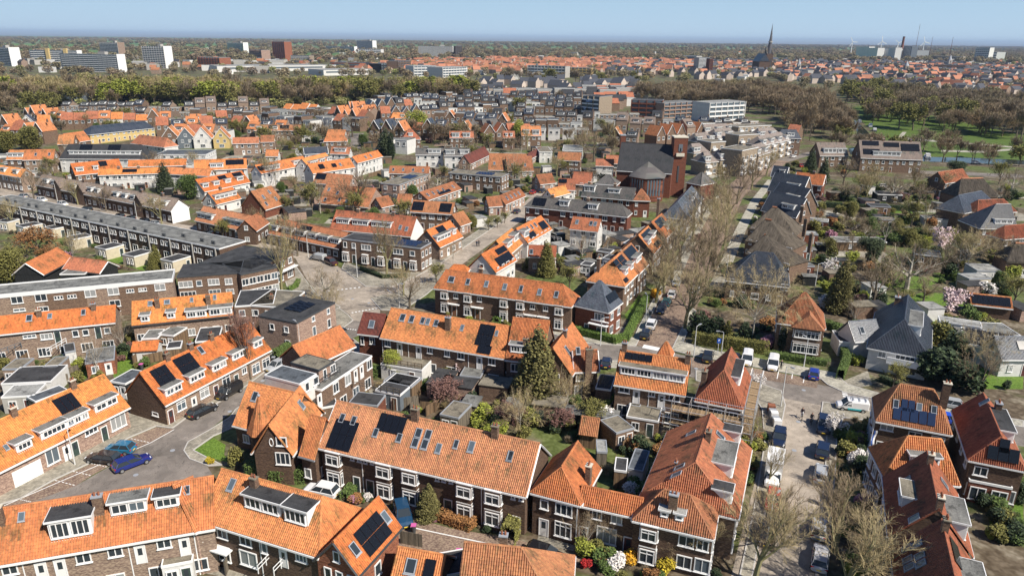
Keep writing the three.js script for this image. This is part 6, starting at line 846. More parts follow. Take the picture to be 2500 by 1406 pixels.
class FB {
constructor() {this.p = [];this.c = [];}
tri(ax,ay,az,bx,by,bz,cx,cy,cz,k) {this.p.push(ax,ay,az,bx,by,bz,cx,cy,cz);for (let i = 0;i < 3;i++) this.c.push(k,k,k);}
leaf(x,y,z,s,k) {const a = rnd() * 6.283,b = Math.acos(2 * rnd() - 1),ux = Math.sin(b) * Math.cos(a),uy = Math.cos(b),uz = Math.sin(b) * Math.sin(a),c = rnd() * 6.283;let vx = -uz,vy = 0.3 * Math.cos(c),vz = ux;const l = Math.hypot(vx,vy,vz) || 1;vx /= l;vy /= l;vz /= l;const h = s * 0.5;this.tri(x - ux * h,y - uy * h,z - uz * h,x + vx * h,y + vy * h,z + vz * h,x + ux * h,y + uy * h,z + uz * h,k);this.tri(x - ux * h,y - uy * h,z - uz * h,x + ux * h,y + uy * h,z + uz * h,x - vx * h,y - vy * h,z - vz * h,k);}
twig(p,d,len,w,k) {let sx = d.z,sz = -d.x,l = Math.hypot(sx,sz);if (l < 0.2) {sx = 1;sz = 0;l = 1;} sx = sx / l * w / 2;sz = sz / l * w / 2;this.tri(p.x - sx,p.y,p.z - sz,p.x + sx,p.y,p.z + sz,p.x + d.x * len,p.y + d.y * len,p.z + d.z * len,k);}
geo() {const g = new THREE.BufferGeometry();g.setAttribute('position',new THREE.Float32BufferAttribute(this.p,3));g.setAttribute('color',new THREE.Float32BufferAttribute(this.c,3));g.computeVertexNormals();g.setAttribute('uv',new THREE.Float32BufferAttribute(new Float32Array(this.p.length / 3 * 2),2));return g;}
}
const tilt = (d,ang,rot) => {const s = Math.abs(d.y) < 0.95 ? V(0,1,0) :V(1,0,0),x = d.clone().cross(s).normalize(),y = d.clone().cross(x);return d.clone().multiplyScalar(Math.cos(ang)).addScaledVector(x,Math.sin(ang) * Math.cos(rot)).addScaledVector(y,Math.sin(ang) * Math.sin(rot)).normalize();};
function bareGeo(sd,o) {
o = {h:10,kids:[5,4,4],ang:[0.6,0.65,0.7],trunk:0.3,r:0.22,twigs:13,tw:0.03,tl:0.85,up:0.25,sub:2,sides:[6,5,3,3],bloom:0,...o};seed = sd;
const limbs = new GB(),tw = new FB(),bl = new FB(),ends = [];
const grow = (p,d,len,rad,lv) => {
const segs = lv < 2 ? 3 :2;let q = p,dd = d.clone(),r = rad;const pts = [p];
for (let k = 0;k < segs;k++) {dd = tilt(dd,rr(0,lv ? 0.22 :0.06),rr(0,6.28));dd.y += o.up * 0.3 * (lv ? 1 :0);dd.normalize();const n = q.clone().addScaledVector(dd,len / segs),r2 = Math.max(0.012,r * (lv ? 0.78 :0.9));if (rad > 0.014) limbs.bar(q,n,r,o.sides[Math.min(3,lv)],r2);q = n;r = r2;pts.push(q);}
const kn = o.kids[lv];
if (kn) for (let k = 0;k < kn;k++) {const t = k === 0 ? 1 :rr(lv ? 0.35 :0.75,1),i = Math.min(segs - 1,Math.floor(t * segs)),f = t * segs - i,b = pts[i].clone().lerp(pts[Math.min(segs,i + 1)],f);const nd = tilt(dd,k === 0 ? rr(0.05,0.25) :o.ang[lv] * rr(0.6,1.25),(k / kn) * 6.283 + rr(-0.6,0.6));grow(b,nd,len * (lv ? rr(0.55,0.8) :rr(0.85,1.15)),r * (k === 0 ? 0.9 :0.62),lv + 1);}
if (lv >= o.kids.length - 1) {
const n = lv >= o.kids.length ? o.twigs :o.twigs >> 1;
for (let k = 0;k < n;k++) {const t = rr(0.1,1),i = Math.min(segs - 1,Math.floor(t * segs)),b = pts[i].clone().lerp(pts[i + 1],t * segs - i),nd = tilt(dd,rr(0.25,1.0),rr(0,6.28));if (o.droop) {nd.y -= o.droop * rnd();nd.normalize();} else nd.y += o.up * 0.6,nd.normalize();const l = o.tl * rr(0.5,1.2),kk = rr(0.7,1.25);tw.twig(b,nd,l,o.tw,kk);for (let j = 0;j < o.sub;j++) {const e = b.clone().addScaledVector(nd,l * rr(0.3,0.8));tw.twig(e,tilt(nd,rr(0.3,0.8),rr(0,6.28)),l * rr(0.4,0.7),o.tw * 0.75,kk * rr(0.85,1.15));} if (o.bloom && rnd() < o.bloom) for (let j = 0;j < 3;j++) {const e = b.clone().addScaledVector(nd,l * rr(0.4,1.1));bl.leaf(e.x + rr(-0.1,0.1),e.y + rr(-0.1,0.1),e.z + rr(-0.1,0.1),o.bs ?? 0.22,rr(0.75,1.2));}}
}
};
const t0 = o.lean ? V(o.lean,1,0).normalize() :V(0,1,0);
grow(V(0,-0.1,0),t0,o.h * o.trunk,o.r,0);
return {limbs:limbs.geo(),twigs:tw.geo(),bloom:o.bloom ? bl.geo() :null};
}
function proto(name,parts) {const g = new THREE.Group();g.name = name;for (const [n,geo,mat] of parts) mk(n,geo,mat,g);return g;}
const bare = (name,sd,o,bark,twig,bloomMat) => {const b = bareGeo(sd,o),p = [['trunk',b.limbs,bark],['crown',b.twigs,twig]];if (b.bloom) p.push([o.leafName ?? 'blossoms',b.bloom,bloomMat]);return proto(name,p);};
function leafGeo(sd,lumps,n,s,inner = 0.55) {seed = sd;const f = new FB();let tot = 0;for (const l of lumps) tot += l[3] * l[5] + l[4] * l[3];for (const l of lumps) {const m = Math.round(n * (l[3] * l[5] + l[4] * l[3]) / tot);for (let k = 0;k < m;k++) {const a = rnd() * 6.283,c = 2 * rnd() - 1,q = Math.sqrt(1 - c * c),r = inner + (1 - inner) * Math.sqrt(rnd()) + (rnd() - 0.5) * 0.12;f.leaf(l[0] + l[3] * r * q * Math.cos(a),Math.max(0.03,l[1] + l[4] * r * c),l[2] + l[5] * r * q * Math.sin(a),s * rr(0.6,1.3),rr(0.55,1.35));}} return f.geo();}
const lumpy = (sd,n,R,H,base = 0) => {seed = sd;const a = [];for (let k = 0;k < n;k++) {const t = rnd() * 6.283,d = R * 0.55 * Math.sqrt(rnd()),y = base + H * rr(0.3,0.75),s = rr(0.35,0.6);a.push([Math.cos(t) * d,y,Math.sin(t) * d,R * s,H * s * 0.62,R * s]);} return a;};
const coneLumps = (R,H,n) => {const a = [];for (let k = 0;k < n;k++) {const t = k / n,y = H * (0.08 + 0.88 * t),r = R * Math.pow(1 - t,0.75) + 0.25;for (let j = 0;j < (t < 0.8 ? 3 :1);j++) {const g = j * 2.1 + k * 1.3;a.push([Math.cos(g) * r * 0.4,y,Math.sin(g) * r * 0.4,r * 0.72,H / n * 1.1,r * 0.72]);}} return a;};
const stem = (h,r) => {const g = new GB();g.bar(V(0,-0.1,0),V(0,h,0),r,5,r * 0.6);return g.geo();};
const TR = {
street:bare('street_tree',11,{h:10,kids:[6,4,4],ang:[0.55,0.6,0.7],trunk:0.32,r:0.27,twigs:15,tw:0.032,up:0.3},M.barkGreen,M.twigPale),
street2:bare('street_tree',23,{h:10,kids:[5,5,4],ang:[0.75,0.6,0.7],trunk:0.3,r:0.29,twigs:14,tw:0.032,up:0.2},M.bark,M.twig),
street3:bare('street_tree',31,{h:10,kids:[7,4,3],ang:[0.5,0.7,0.7],trunk:0.27,r:0.27,twigs:17,tw:0.032,up:0.35},M.barkGreen,M.twig),
broad:bare('broad_tree',47,{h:10,kids:[6,5,4],ang:[1.0,0.7,0.7],trunk:0.26,r:0.36,twigs:14,tw:0.032,up:0.12},M.barkPale,M.twig),
birch:bare('birch_tree',53,{h:10,kids:[9,5,3],ang:[0.8,0.7,0.6],trunk:0.42,r:0.13,twigs:28,tw:0.032,droop:0.7,up:0.05,tl:0.8},M.barkPale,M.twigPale),
column:bare('columnar_tree',61,{h:10,kids:[9,4,3],ang:[0.28,0.3,0.45],trunk:0.36,r:0.14,twigs:18,tw:0.034,up:0.6,tl:0.7},M.bark,M.twigRed),
small:bare('small_tree',71,{h:10,kids:[6,4,3],ang:[0.6,0.7,0.7],trunk:0.36,r:0.16,twigs:9,tw:0.035,tl:1.0,up:0.2},M.barkPale,M.twig),
magnolia:bare('magnolia_tree',83,{h:10,kids:[6,5,4],ang:[0.9,0.7,0.8],trunk:0.24,r:0.2,twigs:8,sub:0,tw:0.03,bloom:0.75,bs:0.42,up:0.15},M.bark,M.twig,M.leaf.blossom),
white:bare('white_blossom_tree',89,{h:10,kids:[6,4,4],ang:[0.7,0.7,0.8],trunk:0.26,r:0.2,twigs:9,sub:0,tw:0.03,bloom:0.5,bs:0.42,up:0.2},M.bark,M.twig,M.leaf.white),
bud:bare('budding_tree',97,{h:10,kids:[6,5,4],ang:[0.8,0.7,0.7],trunk:0.27,r:0.22,twigs:10,sub:1,tw:0.028,bloom:0.6,bs:0.24,leafName:'leaves'},M.bark,M.twigGreen,M.leaf.olive),
copper:bare('copper_tree',101,{h:10,kids:[7,5,4],ang:[0.9,0.8,0.8],trunk:0.18,r:0.18,twigs:12,sub:1,tw:0.03,bloom:0.5,bs:0.22,leafName:'leaves'},M.bark,M.twigRed,M.leaf.purple),
oak:bare('rusty_oak',103,{h:10,kids:[6,5,4],ang:[0.95,0.8,0.8],trunk:0.22,r:0.24,twigs:11,sub:1,tw:0.03,bloom:0.9,bs:0.28,leafName:'leaves'},M.bark,M.twig,M.leaf.copper),
conifer:proto('conifer',[['trunk',stem(9,0.25),M.bark],['crown',leafGeo(5,coneLumps(2.3,10,11),15000,0.26,0.5),M.leaf.conifer]]),
yellowconifer:proto('golden_conifer',[['trunk',stem(8,0.2),M.bark],['crown',leafGeo(6,coneLumps(2.4,10,9),9000,0.3,0.5),M.leaf.olive]]),
darkconifer:proto('dark_conifer',[['trunk',stem(9,0.25),M.bark],['crown',leafGeo(7,coneLumps(2.2,10,10),10000,0.28,0.5),M.leaf.pine]]),
cypress:proto('cypress',[['trunk',stem(8,0.2),M.bark],['crown',leafGeo(8,[[0,2.5,0,1.0,2.4,1.0],[0.15,5,0,0.95,2.4,0.95],[-0.1,7.6,0.1,0.7,2.2,0.7]],7000,0.22,0.6),M.leaf.dark]]),
pine:proto('pine_tree',[['trunk',bareGeo(9,{h:10,kids:[6,3],ang:[0.9,0.8],trunk:0.45,r:0.2,twigs:0}).limbs,M.bark],['crown',leafGeo(9,lumpy(9,12,4.2,5,4.6),8000,0.3,0.4),M.leaf.pine]]),
round:proto('round_evergreen',[['trunk',stem(5,0.25),M.bark],['crown',leafGeo(10,lumpy(14,12,4.2,9.5,0.4),12000,0.34,0.5),M.leaf.olive]]),
roundgreen:proto('round_evergreen',[['trunk',stem(5,0.25),M.bark],['crown',leafGeo(12,lumpy(17,12,4.2,9.5,0.4),12000,0.34,0.5),M.leaf.green]]),
willow:proto('willow_tree',[['trunk',stem(5,0.25),M.bark],['crown',leafGeo(13,lumpy(21,11,4.2,9.5,0.3),9000,0.34,0.4),M.leaf.lime]]),
};
const SH = {};for (const [k,m,nm] of [['green',M.leaf.green,'garden_shrub'],['dark',M.leaf.dark,'evergreen_shrub'],['olive',M.leaf.olive,'olive_shrub'],['lime',M.leaf.lime,'fresh_green_shrub'],['copper',M.leaf.copper,'copper_shrub'],['purple',M.leaf.purple,'purple_shrub'],['yellow',M.leaf.yellow,'yellow_shrub'],['white',M.leaf.white,'blossom_shrub'],['pink',M.leaf.pink,'pink_shrub'],['gold',M.leaf.gold,'golden_shrub'],['red',M.leaf.red,'red_shrub']]) SH[k] = proto(nm,[['foliage',leafGeo(k.length * 31 + k.charCodeAt(1),lumpy(k.charCodeAt(0),8,1,1.6,0),1500,0.17,0.35),m]]);
SH.twiggy = bare('twiggy_shrub',131,{h:2.2,kids:[7,4],ang:[0.8,0.8],trunk:0.22,r:0.04,twigs:22,tw:0.022,tl:0.6,up:0.3},M.bark,M.twigPale);
SH.twiggy2 = bare('twiggy_shrub',137,{h:2.2,kids:[8,4],ang:[0.9,0.8],trunk:0.2,r:0.04,twigs:22,tw:0.022,tl:0.6,up:0.3},M.bark,M.twigDark);
function plant(pr,p,h,base,label,cat,group,wide = 1) {
const q = Array.isArray(p) ? P(p,0) :p,c = copy(pr),s = h / base;c.position.set(q.x,0,q.z);c.scale.set(s * wide,s,s * wide);c.rotation.y = rnd() * 6.283;tag(c,label,cat,group);return c;
}
const tree = (k,p,h,label,group,wide) => plant(TR[k],p,h,10,label,'tree',group,wide);
seed = 501;
tree('conifer',[1308,988],14,'tall olive-brown conifer towering over the central back gardens',null,1.15);
tree('yellowconifer',[1334,674],9.5,'golden-green conifer beside the orange gabled house');tree('cypress',[1906,856],7,'dark columnar cypress against the brown brick villa',null,1.2);tree('conifer',[2045,760],12.5,'brown-green conifer in the large gardens behind the brick villa',null,0.95);tree('column',[612,928],11,'bare reddish columnar tree in front of the bright orange terrace',null,1);tree('cypress',[1371,540],8,'dark cypress in front of the grey-tiled terrace',null,1.1);
tree('birch',[1836,836],14,'large tan birch filling the corner garden above the clipped hedge',null,1.05);tree('broad',[2214,705],15,'big spreading bare tree with a thick pale trunk in the large gardens',null,1.1);tree('street2',[2129,760],14,'tall bare tree beside the brick path in the large gardens');tree('magnolia',[2318,762],8,'round pink magnolia beside the black solar garden house',null,1.05);tree('magnolia',[2292,615],10.5,'tall pink magnolia by the slate hipped house',null,0.9);tree('white',[2024,680],6,'small white magnolia beside the brown-green conifer');tree('magnolia',[2102,572],5,'little pink magnolia on the far lawn');tree('white',[2036,1066],4.2,'white magnolia next to the dark car at the crossing');tree('magnolia',[1120,915],5.2,'pale magnolia behind the purple shrubbery');
tree('copper',[1090,985],8,'purple-brown budding tree in the back gardens below the balcony terrace',null,1.25);tree('copper',[1240,1040],7.5,'purple-brown budding tree beside the tall conifer',null,1.1);tree('copper',[1368,1050],6.5,'purple-brown budding tree in front of the steep chimney house',null,1.1);tree('willow',[965,918],4.6,'fresh lime-green small tree beside the timber balcony',null,1.1);tree('oak',[92,616],10,'rusty-leaved oak next to the black barn',null,1.35);tree('oak',[128,636],6.5,'small rusty-leaved oak behind the black barn',null,1.3);
tree('round',[64,368],13,'big round olive tree at the edge of the gable row',null,1.35);tree('round',[15,372],12,'smaller round olive tree beside the big one',null,1.2);tree('round',[12,690],9,'bushy olive tree beside the black barn gable',null,1.2);tree('darkconifer',[405,470],12,'dark conifer between orange terraces',null,1.2);tree('roundgreen',[456,485],9,'round dark green pine beside the stepped orange terrace',null,1.3);tree('roundgreen',[260,455],7,'round green tree before the white plaster terrace',null,1.3);tree('yellowconifer',[383,655],6.5,'pair of yellow-green clipped conifers, taller one');tree('yellowconifer',[372,660],5,'pair of yellow-green clipped conifers, shorter one');tree('cypress',[955,392],13,'tall dark cypress among the white low houses',null,1.3);tree('darkconifer',[940,385],15,'dark conifer beside the tall cypress',null,1.3);tree('pine',[2118,655],9,'umbrella pine in the far gardens',null,0.95);tree('willow',[1018,330],14,'yellow-green willow behind the hipped villa',null,1.3);
tree('small',[1832,1102],6,'white-stemmed bare tree by the scaffolded house');tree('street3',[2028,1195],5.5,'slim young tree beside the silver estate car',null,0.7);tree('street',[1876,1190],6.5,'slim tree in front of the white lorry',null,0.8);tree('white',[1838,962],4.5,'young blossom tree at the pavement corner by the scaffolding');
tree('birch',[1385,1010],6,'white-stemmed small birch at the foot of the tall conifer');tree('birch',[1380,470],4,'thin birch by the grey terraces');
const AV = 'bare trees lining the avenue';
for (const [x,y,h,k] of [[1672,802,12.5,'street'],[1694,752,12,'street2'],[1621,716,12,'street3'],[1602,740,10,'street'],[1640,684,13,'street2'],[1725,702,12.5,'street3'],[1660,640,13,'street'],[1742,655,13,'street2'],[1690,592,13,'street3'],[1770,600,13,'street'],[1712,548,13,'street2'],[1782,545,13,'street'],[1742,508,12,'street3'],[1800,498,12,'street2'],[1768,470,12,'street'],[1835,462,12,'street3'],[1815,438,12,'street2'],[1872,430,12,'street'],[1650,612,12,'street2'],[1730,622,12,'street'],[1702,668,12,'street3'],[1616,650,10,'street3'],[1755,570,12,'street']]) tree(k,[x,y],h,'bare tan tree lining the upper avenue',AV,1.2);
for (const [x,y,h,k,w,l] of [[1842,1425,11,'street',1.15,'large bare tree on the pavement before the long avenue terrace'],[2038,1345,10.5,'street3',1.35,'wide bare tree beside the gabled house with the boxed dormer'],[2052,1470,10.5,'street',1.3,'wide bare tree beside the house with six blue roof windows'],[1886,1345,8.5,'street2',1.15,'bare tree hanging over the bright red car'],[1716,1385,6.5,'street',1.2,'small bare tree at the corner of the twin-dormer corner house'],[1640,1370,5,'street3',1.3,'low bushy bare tree in the front garden of the twin-dormer house'],[2130,1440,8,'street2',1.2,'bare tree next to the red, white and blue flag']]) tree(k,[x,y],h,l,'bare trees by the lower avenue',w);
const SP = [['bare tree on the street of the long flat row','bare trees by the long flat row',[[82,486,12,'street2',0.8],[189,500,9,'street',1],[258,515,9,'street2',1],[395,552,10,'street',1.1],[543,584,7,'bud',1.2],[622,578,10,'street3',1],[690,600,9,'street',1]]],['tall bare tree by the paved junction','bare trees round the junction',[[687,710,14,'street',0.9],[794,733,11,'broad',1],[944,678,16,'street3',0.8],[726,625,12,'street2',0.8],[1000,752,8,'street2',1.4],[985,722,7,'street',1.3],[1106,648,6,'small',1],[770,790,6,'birch',0.9],[812,775,6,'birch',0.8],[1065,690,6,'bud',1.2]]],['bare tree among the brown-roofed estate','bare trees of the estate',[[876,520,16,'street2',1.1],[762,522,13,'bud',1],[700,520,7,'bud',1.3],[640,455,12,'street',1.2],[1120,540,5,'bud',1.3],[1193,563,4.5,'bud',1.2],[1215,556,4.5,'bud',1.2],[1232,545,4.5,'bud',1.2],[1152,560,5.5,'round',0.9],[1450,395,15,'street2',1.3],[1420,385,14,'street',1.3],[1385,378,10,'bud',1.3],[840,400,12,'street2',1.2],[1500,360,14,'street',1],[1195,370,12,'bud',1.1],[1260,350,13,'willow',0.8],[720,345,11,'street2',1.3],[860,335,14,'street2',1.4],[780,300,12,'street2',1.4]]],['bare tree in the large wooded gardens','bare trees of the large gardens',[[2177,490,13,'broad',0.8],[2244,503,9,'street2',1.2],[2116,492,11,'street',1],[2060,492,8,'street2',1.3],[2360,662,10,'birch',1.2],[2340,655,9,'broad',1],[2080,585,9,'street2',1.3],[2160,600,8,'small',1.3],[2200,790,7,'small',1],[2085,800,6,'small',1.1],[2160,700,8,'bud',1.2],[2240,640,8,'bud',1.2],[2300,670,8,'street2',1.2],[2420,640,8,'street2',1.2],[2000,560,6,'small',1.2],[2020,620,6,'bud',1.2],[2380,900,7,'birch',1],[2460,880,6,'small',1.1],[2390,965,9,'street2',0.9],[2180,950,6,'bud',1],[2140,470,12,'street',1.2],[2230,465,12,'street3',1.2],[2060,452,12,'street2',1.2],[2290,480,10,'street',1.2],[2010,440,10,'darkconifer',1.1],[1978,420,11,'darkconifer',1.1],[2220,405,12,'darkconifer',1],[2470,470,13,'broad',1],[2440,450,12,'bud',1.1],[2330,440,9,'pine',1.1]]],['bare tree standing in the back gardens','bare trees of the back gardens',[[240,920,7,'small',1],[300,860,6,'small',1],[210,760,6,'bud',1],[1500,700,6,'small',1],[1530,1010,5,'small',1],[1390,705,7,'bud',1.2],[1420,640,7,'small',1.2],[1480,630,6,'small',1.2],[1270,1060,6,'birch',1],[1440,1040,5.5,'bud',1.3],[1460,985,5,'small',1],[40,660,8,'bud',1.3],[30,560,9,'street',1.4],[180,650,8,'birch',0.8],[1345,785,5,'small',1.2],[1318,800,5,'small',1],[1430,1345,5,'small',1.2],[1480,1340,5,'small',1.3]]]];
for (const [l,g,list] of SP) for (const [x,y,h,k,w] of list) tree(k,[x,y],h,l + ({round:', round and olive-leaved',willow:', drooping yellow-green',bud:', with olive buds',darkconifer:', dark evergreen',pine:', flat-topped evergreen',birch:', pale and fine-twigged',broad:', wide-spreading',small:', small',street3:', dense',street:', tan',street2:', brown'}[k] ?? ''),g,w);
const CORE = {};
function hedge(label,path,w,h,mat = M.leaf.hedge,n = 60) {
const f = new FB(),pts = path.map((p) => P(p,0)),O = pts[0].clone();let area = 0;
for (let i = 1;i < pts.length;i++) {const a = pts[i - 1].clone().sub(O),d = pts[i].clone().sub(O).sub(a),L = d.length();d.normalize();const nn = V(-d.z,0,d.x),cnt = Math.round((L + w) * (2 * h + w) * n);for (let k = 0;k < cnt;k++) {const s = rr(-w / 2,L + w / 2),u = rnd() * (2 * h + w);let y,t;if (u < h) {y = u;t = -w / 2;} else if (u < h + w) {y = h;t = u - h - w / 2;} else {y = u - h - w;t = w / 2;} t += rr(-0.1,0.06) * Math.sign(t || 1);y += rr(-0.1,0.07);f.leaf(a.x + d.x * s + nn.x * t,Math.max(0.05,y),a.z + d.z * s + nn.z * t,rr(0.12,0.24),rr(0.6,1.35));}
ROADS.push({path:[pts[i - 1],pts[i]],half:w / 2});}
const core = new GB();for (let i = 1;i < pts.length;i++) {const a = pts[i - 1].clone().sub(O),b = pts[i].clone().sub(O),d = b.clone().sub(a).normalize(),q = V(-d.z,0,d.x).multiplyScalar(w / 2 - 0.12),u = V(0,h - 0.12,0);core.quad(a.clone().sub(q),b.clone().sub(q),b.clone().sub(q).add(u),a.clone().sub(q).add(u)).quad(a.clone().add(q),b.clone().add(q),b.clone().add(q).add(u),a.clone().add(q).add(u)).quad(a.clone().sub(q).add(u),b.clone().sub(q).add(u),b.clone().add(q).add(u),a.clone().add(q).add(u));}
const g = thing('clipped_hedge',label,'hedge',null,O);mk('foliage',f.geo(),mat,g);mk('stems',core.geo(),(CORE[mat.uuid] ??= std(mat.color.toArray())),g);return g;
}
hedge('long clipped green hedge wrapping the garden of the striped villa',[[1408,815],[1500,838],[1528,832],[1560,770],[1578,735]],1.3,1.5);hedge('tall clipped hedge along the corner birch garden',[[1700,838],[1780,850],[1866,862]],1.6,2.2,M.leaf.olive);hedge('low clipped hedge before the brown brick villa',[[1892,872],[1960,884],[2018,892]],1.2,1.1,M.leaf.green);hedge('hedge beside the drive of the slate villa',[[2052,925],[2066,890],[2050,850]],1.2,1.9,M.leaf.green);hedge('tall green hedge beside the parked silver hatchback',[[674,880],[724,848]],1.2,2.0,M.leaf.green);hedge('bushy hedge in front of the steep gable house',[[622,1160],[680,1172],[730,1172]],2.0,1.9,M.leaf.green);hedge('reddish beech hedge in front of the bay-window terrace',[[1085,1270],[1140,1288],[1165,1265]],1.5,1.2,M.leaf.copper);hedge('green hedge between the bay-window gardens',[[845,1218],[872,1190]],1.2,1.2,M.leaf.green);hedge('clipped hedge strip before the flat corner block',[[880,660],[935,680],[990,678]],0.9,1.0,M.leaf.dark);hedge('curved green hedge at the junction corner',[[705,712],[722,702],[728,690]],0.9,1.0);hedge('small square hedge before the half-hipped terrace',[[1215,790],[1245,775]],1.6,1.4);hedge('narrow hedge beside the dormer-band pair',[[1470,1015],[1497,985]],1.0,1.6,M.leaf.lime);hedge('clipped hedge at the garden gate of the half-hipped terrace',[[1380,800],[1392,788]],1.0,1.3);hedge('dark hedge line across the far lawns',[[2000,505],[2120,512],[2260,516]],1.4,1.8,M.leaf.dark);hedge('low hedge along the white villa drive',[[2150,930],[2190,945]],1,1,M.leaf.dark);hedge('green hedge by the hipped front house',[[1245,1320],[1260,1290],[1272,1280]],1.6,2.3,M.leaf.olive);hedge('hedge between the slate villa and conifers',[[2015,800],[2070,815],[2090,800]],1.5,1.6,M.leaf.green);
const shrub = (k,p,h,label,group,wide) => plant(SH[k],p,h,1.7,label,'shrub',group,wide);
shrub('olive',[577,1137],3.2,'olive egg-shaped clipped shrub on the corner lawn',null,0.62);shrub('yellow',[513,1133],1.1,'bright yellow shrub at the edge of the corner lawn');plant(TR.conifer,[1046,1262],4.8,10,'golden-brown conical shrub before the bay-window terrace','shrub',null,1.35);shrub('gold',[1600,725],2.4,'golden forsythia by the upper avenue');shrub('gold',[1540,1378],2,'golden shrub before the hipped corner house');shrub('yellow',[1625,1395],2,'yellow bush beside the bare garden trees');shrub('red',[1430,1385],1.2,'red flowering shrub in the front garden','red flowering shrubs',1);shrub('red',[1470,1388],1.2,'red flowering shrub in the front garden','red flowering shrubs',1);shrub('dark',[1705,820],5,'dark glossy evergreen at the corner of the upper avenue',null,0.95);shrub('dark',[1740,825],4.5,'dark broad evergreen under the tan birch');shrub('purple',[1720,785],3,'purple shrub beside the dark glossy evergreen');shrub('green',[1815,1180],2.4,'round green bush beside the avenue terrace');shrub('dark',[2105,1160],3,'dark round bush below the flagpole');shrub('white',[2090,1130],2.4,'white flowering bush in the flag garden');shrub('dark',[2280,930],6.5,'large dark rhododendron beside the white villa',null,1.1);shrub('dark',[2345,955],5.5,'dark shrub mass by the villa garden wall',null,1.2);shrub('olive',[2290,850],6,'tall olive evergreen behind the white villa',null,0.8);shrub('dark',[2330,880],6,'deep green evergreen clump right of the white villa',null,0.9);shrub('purple',[1700,590],3,'plum shrub under the avenue trees');shrub('pink',[2030,585],3.4,'pink flowering shrub by the thatched gardens');
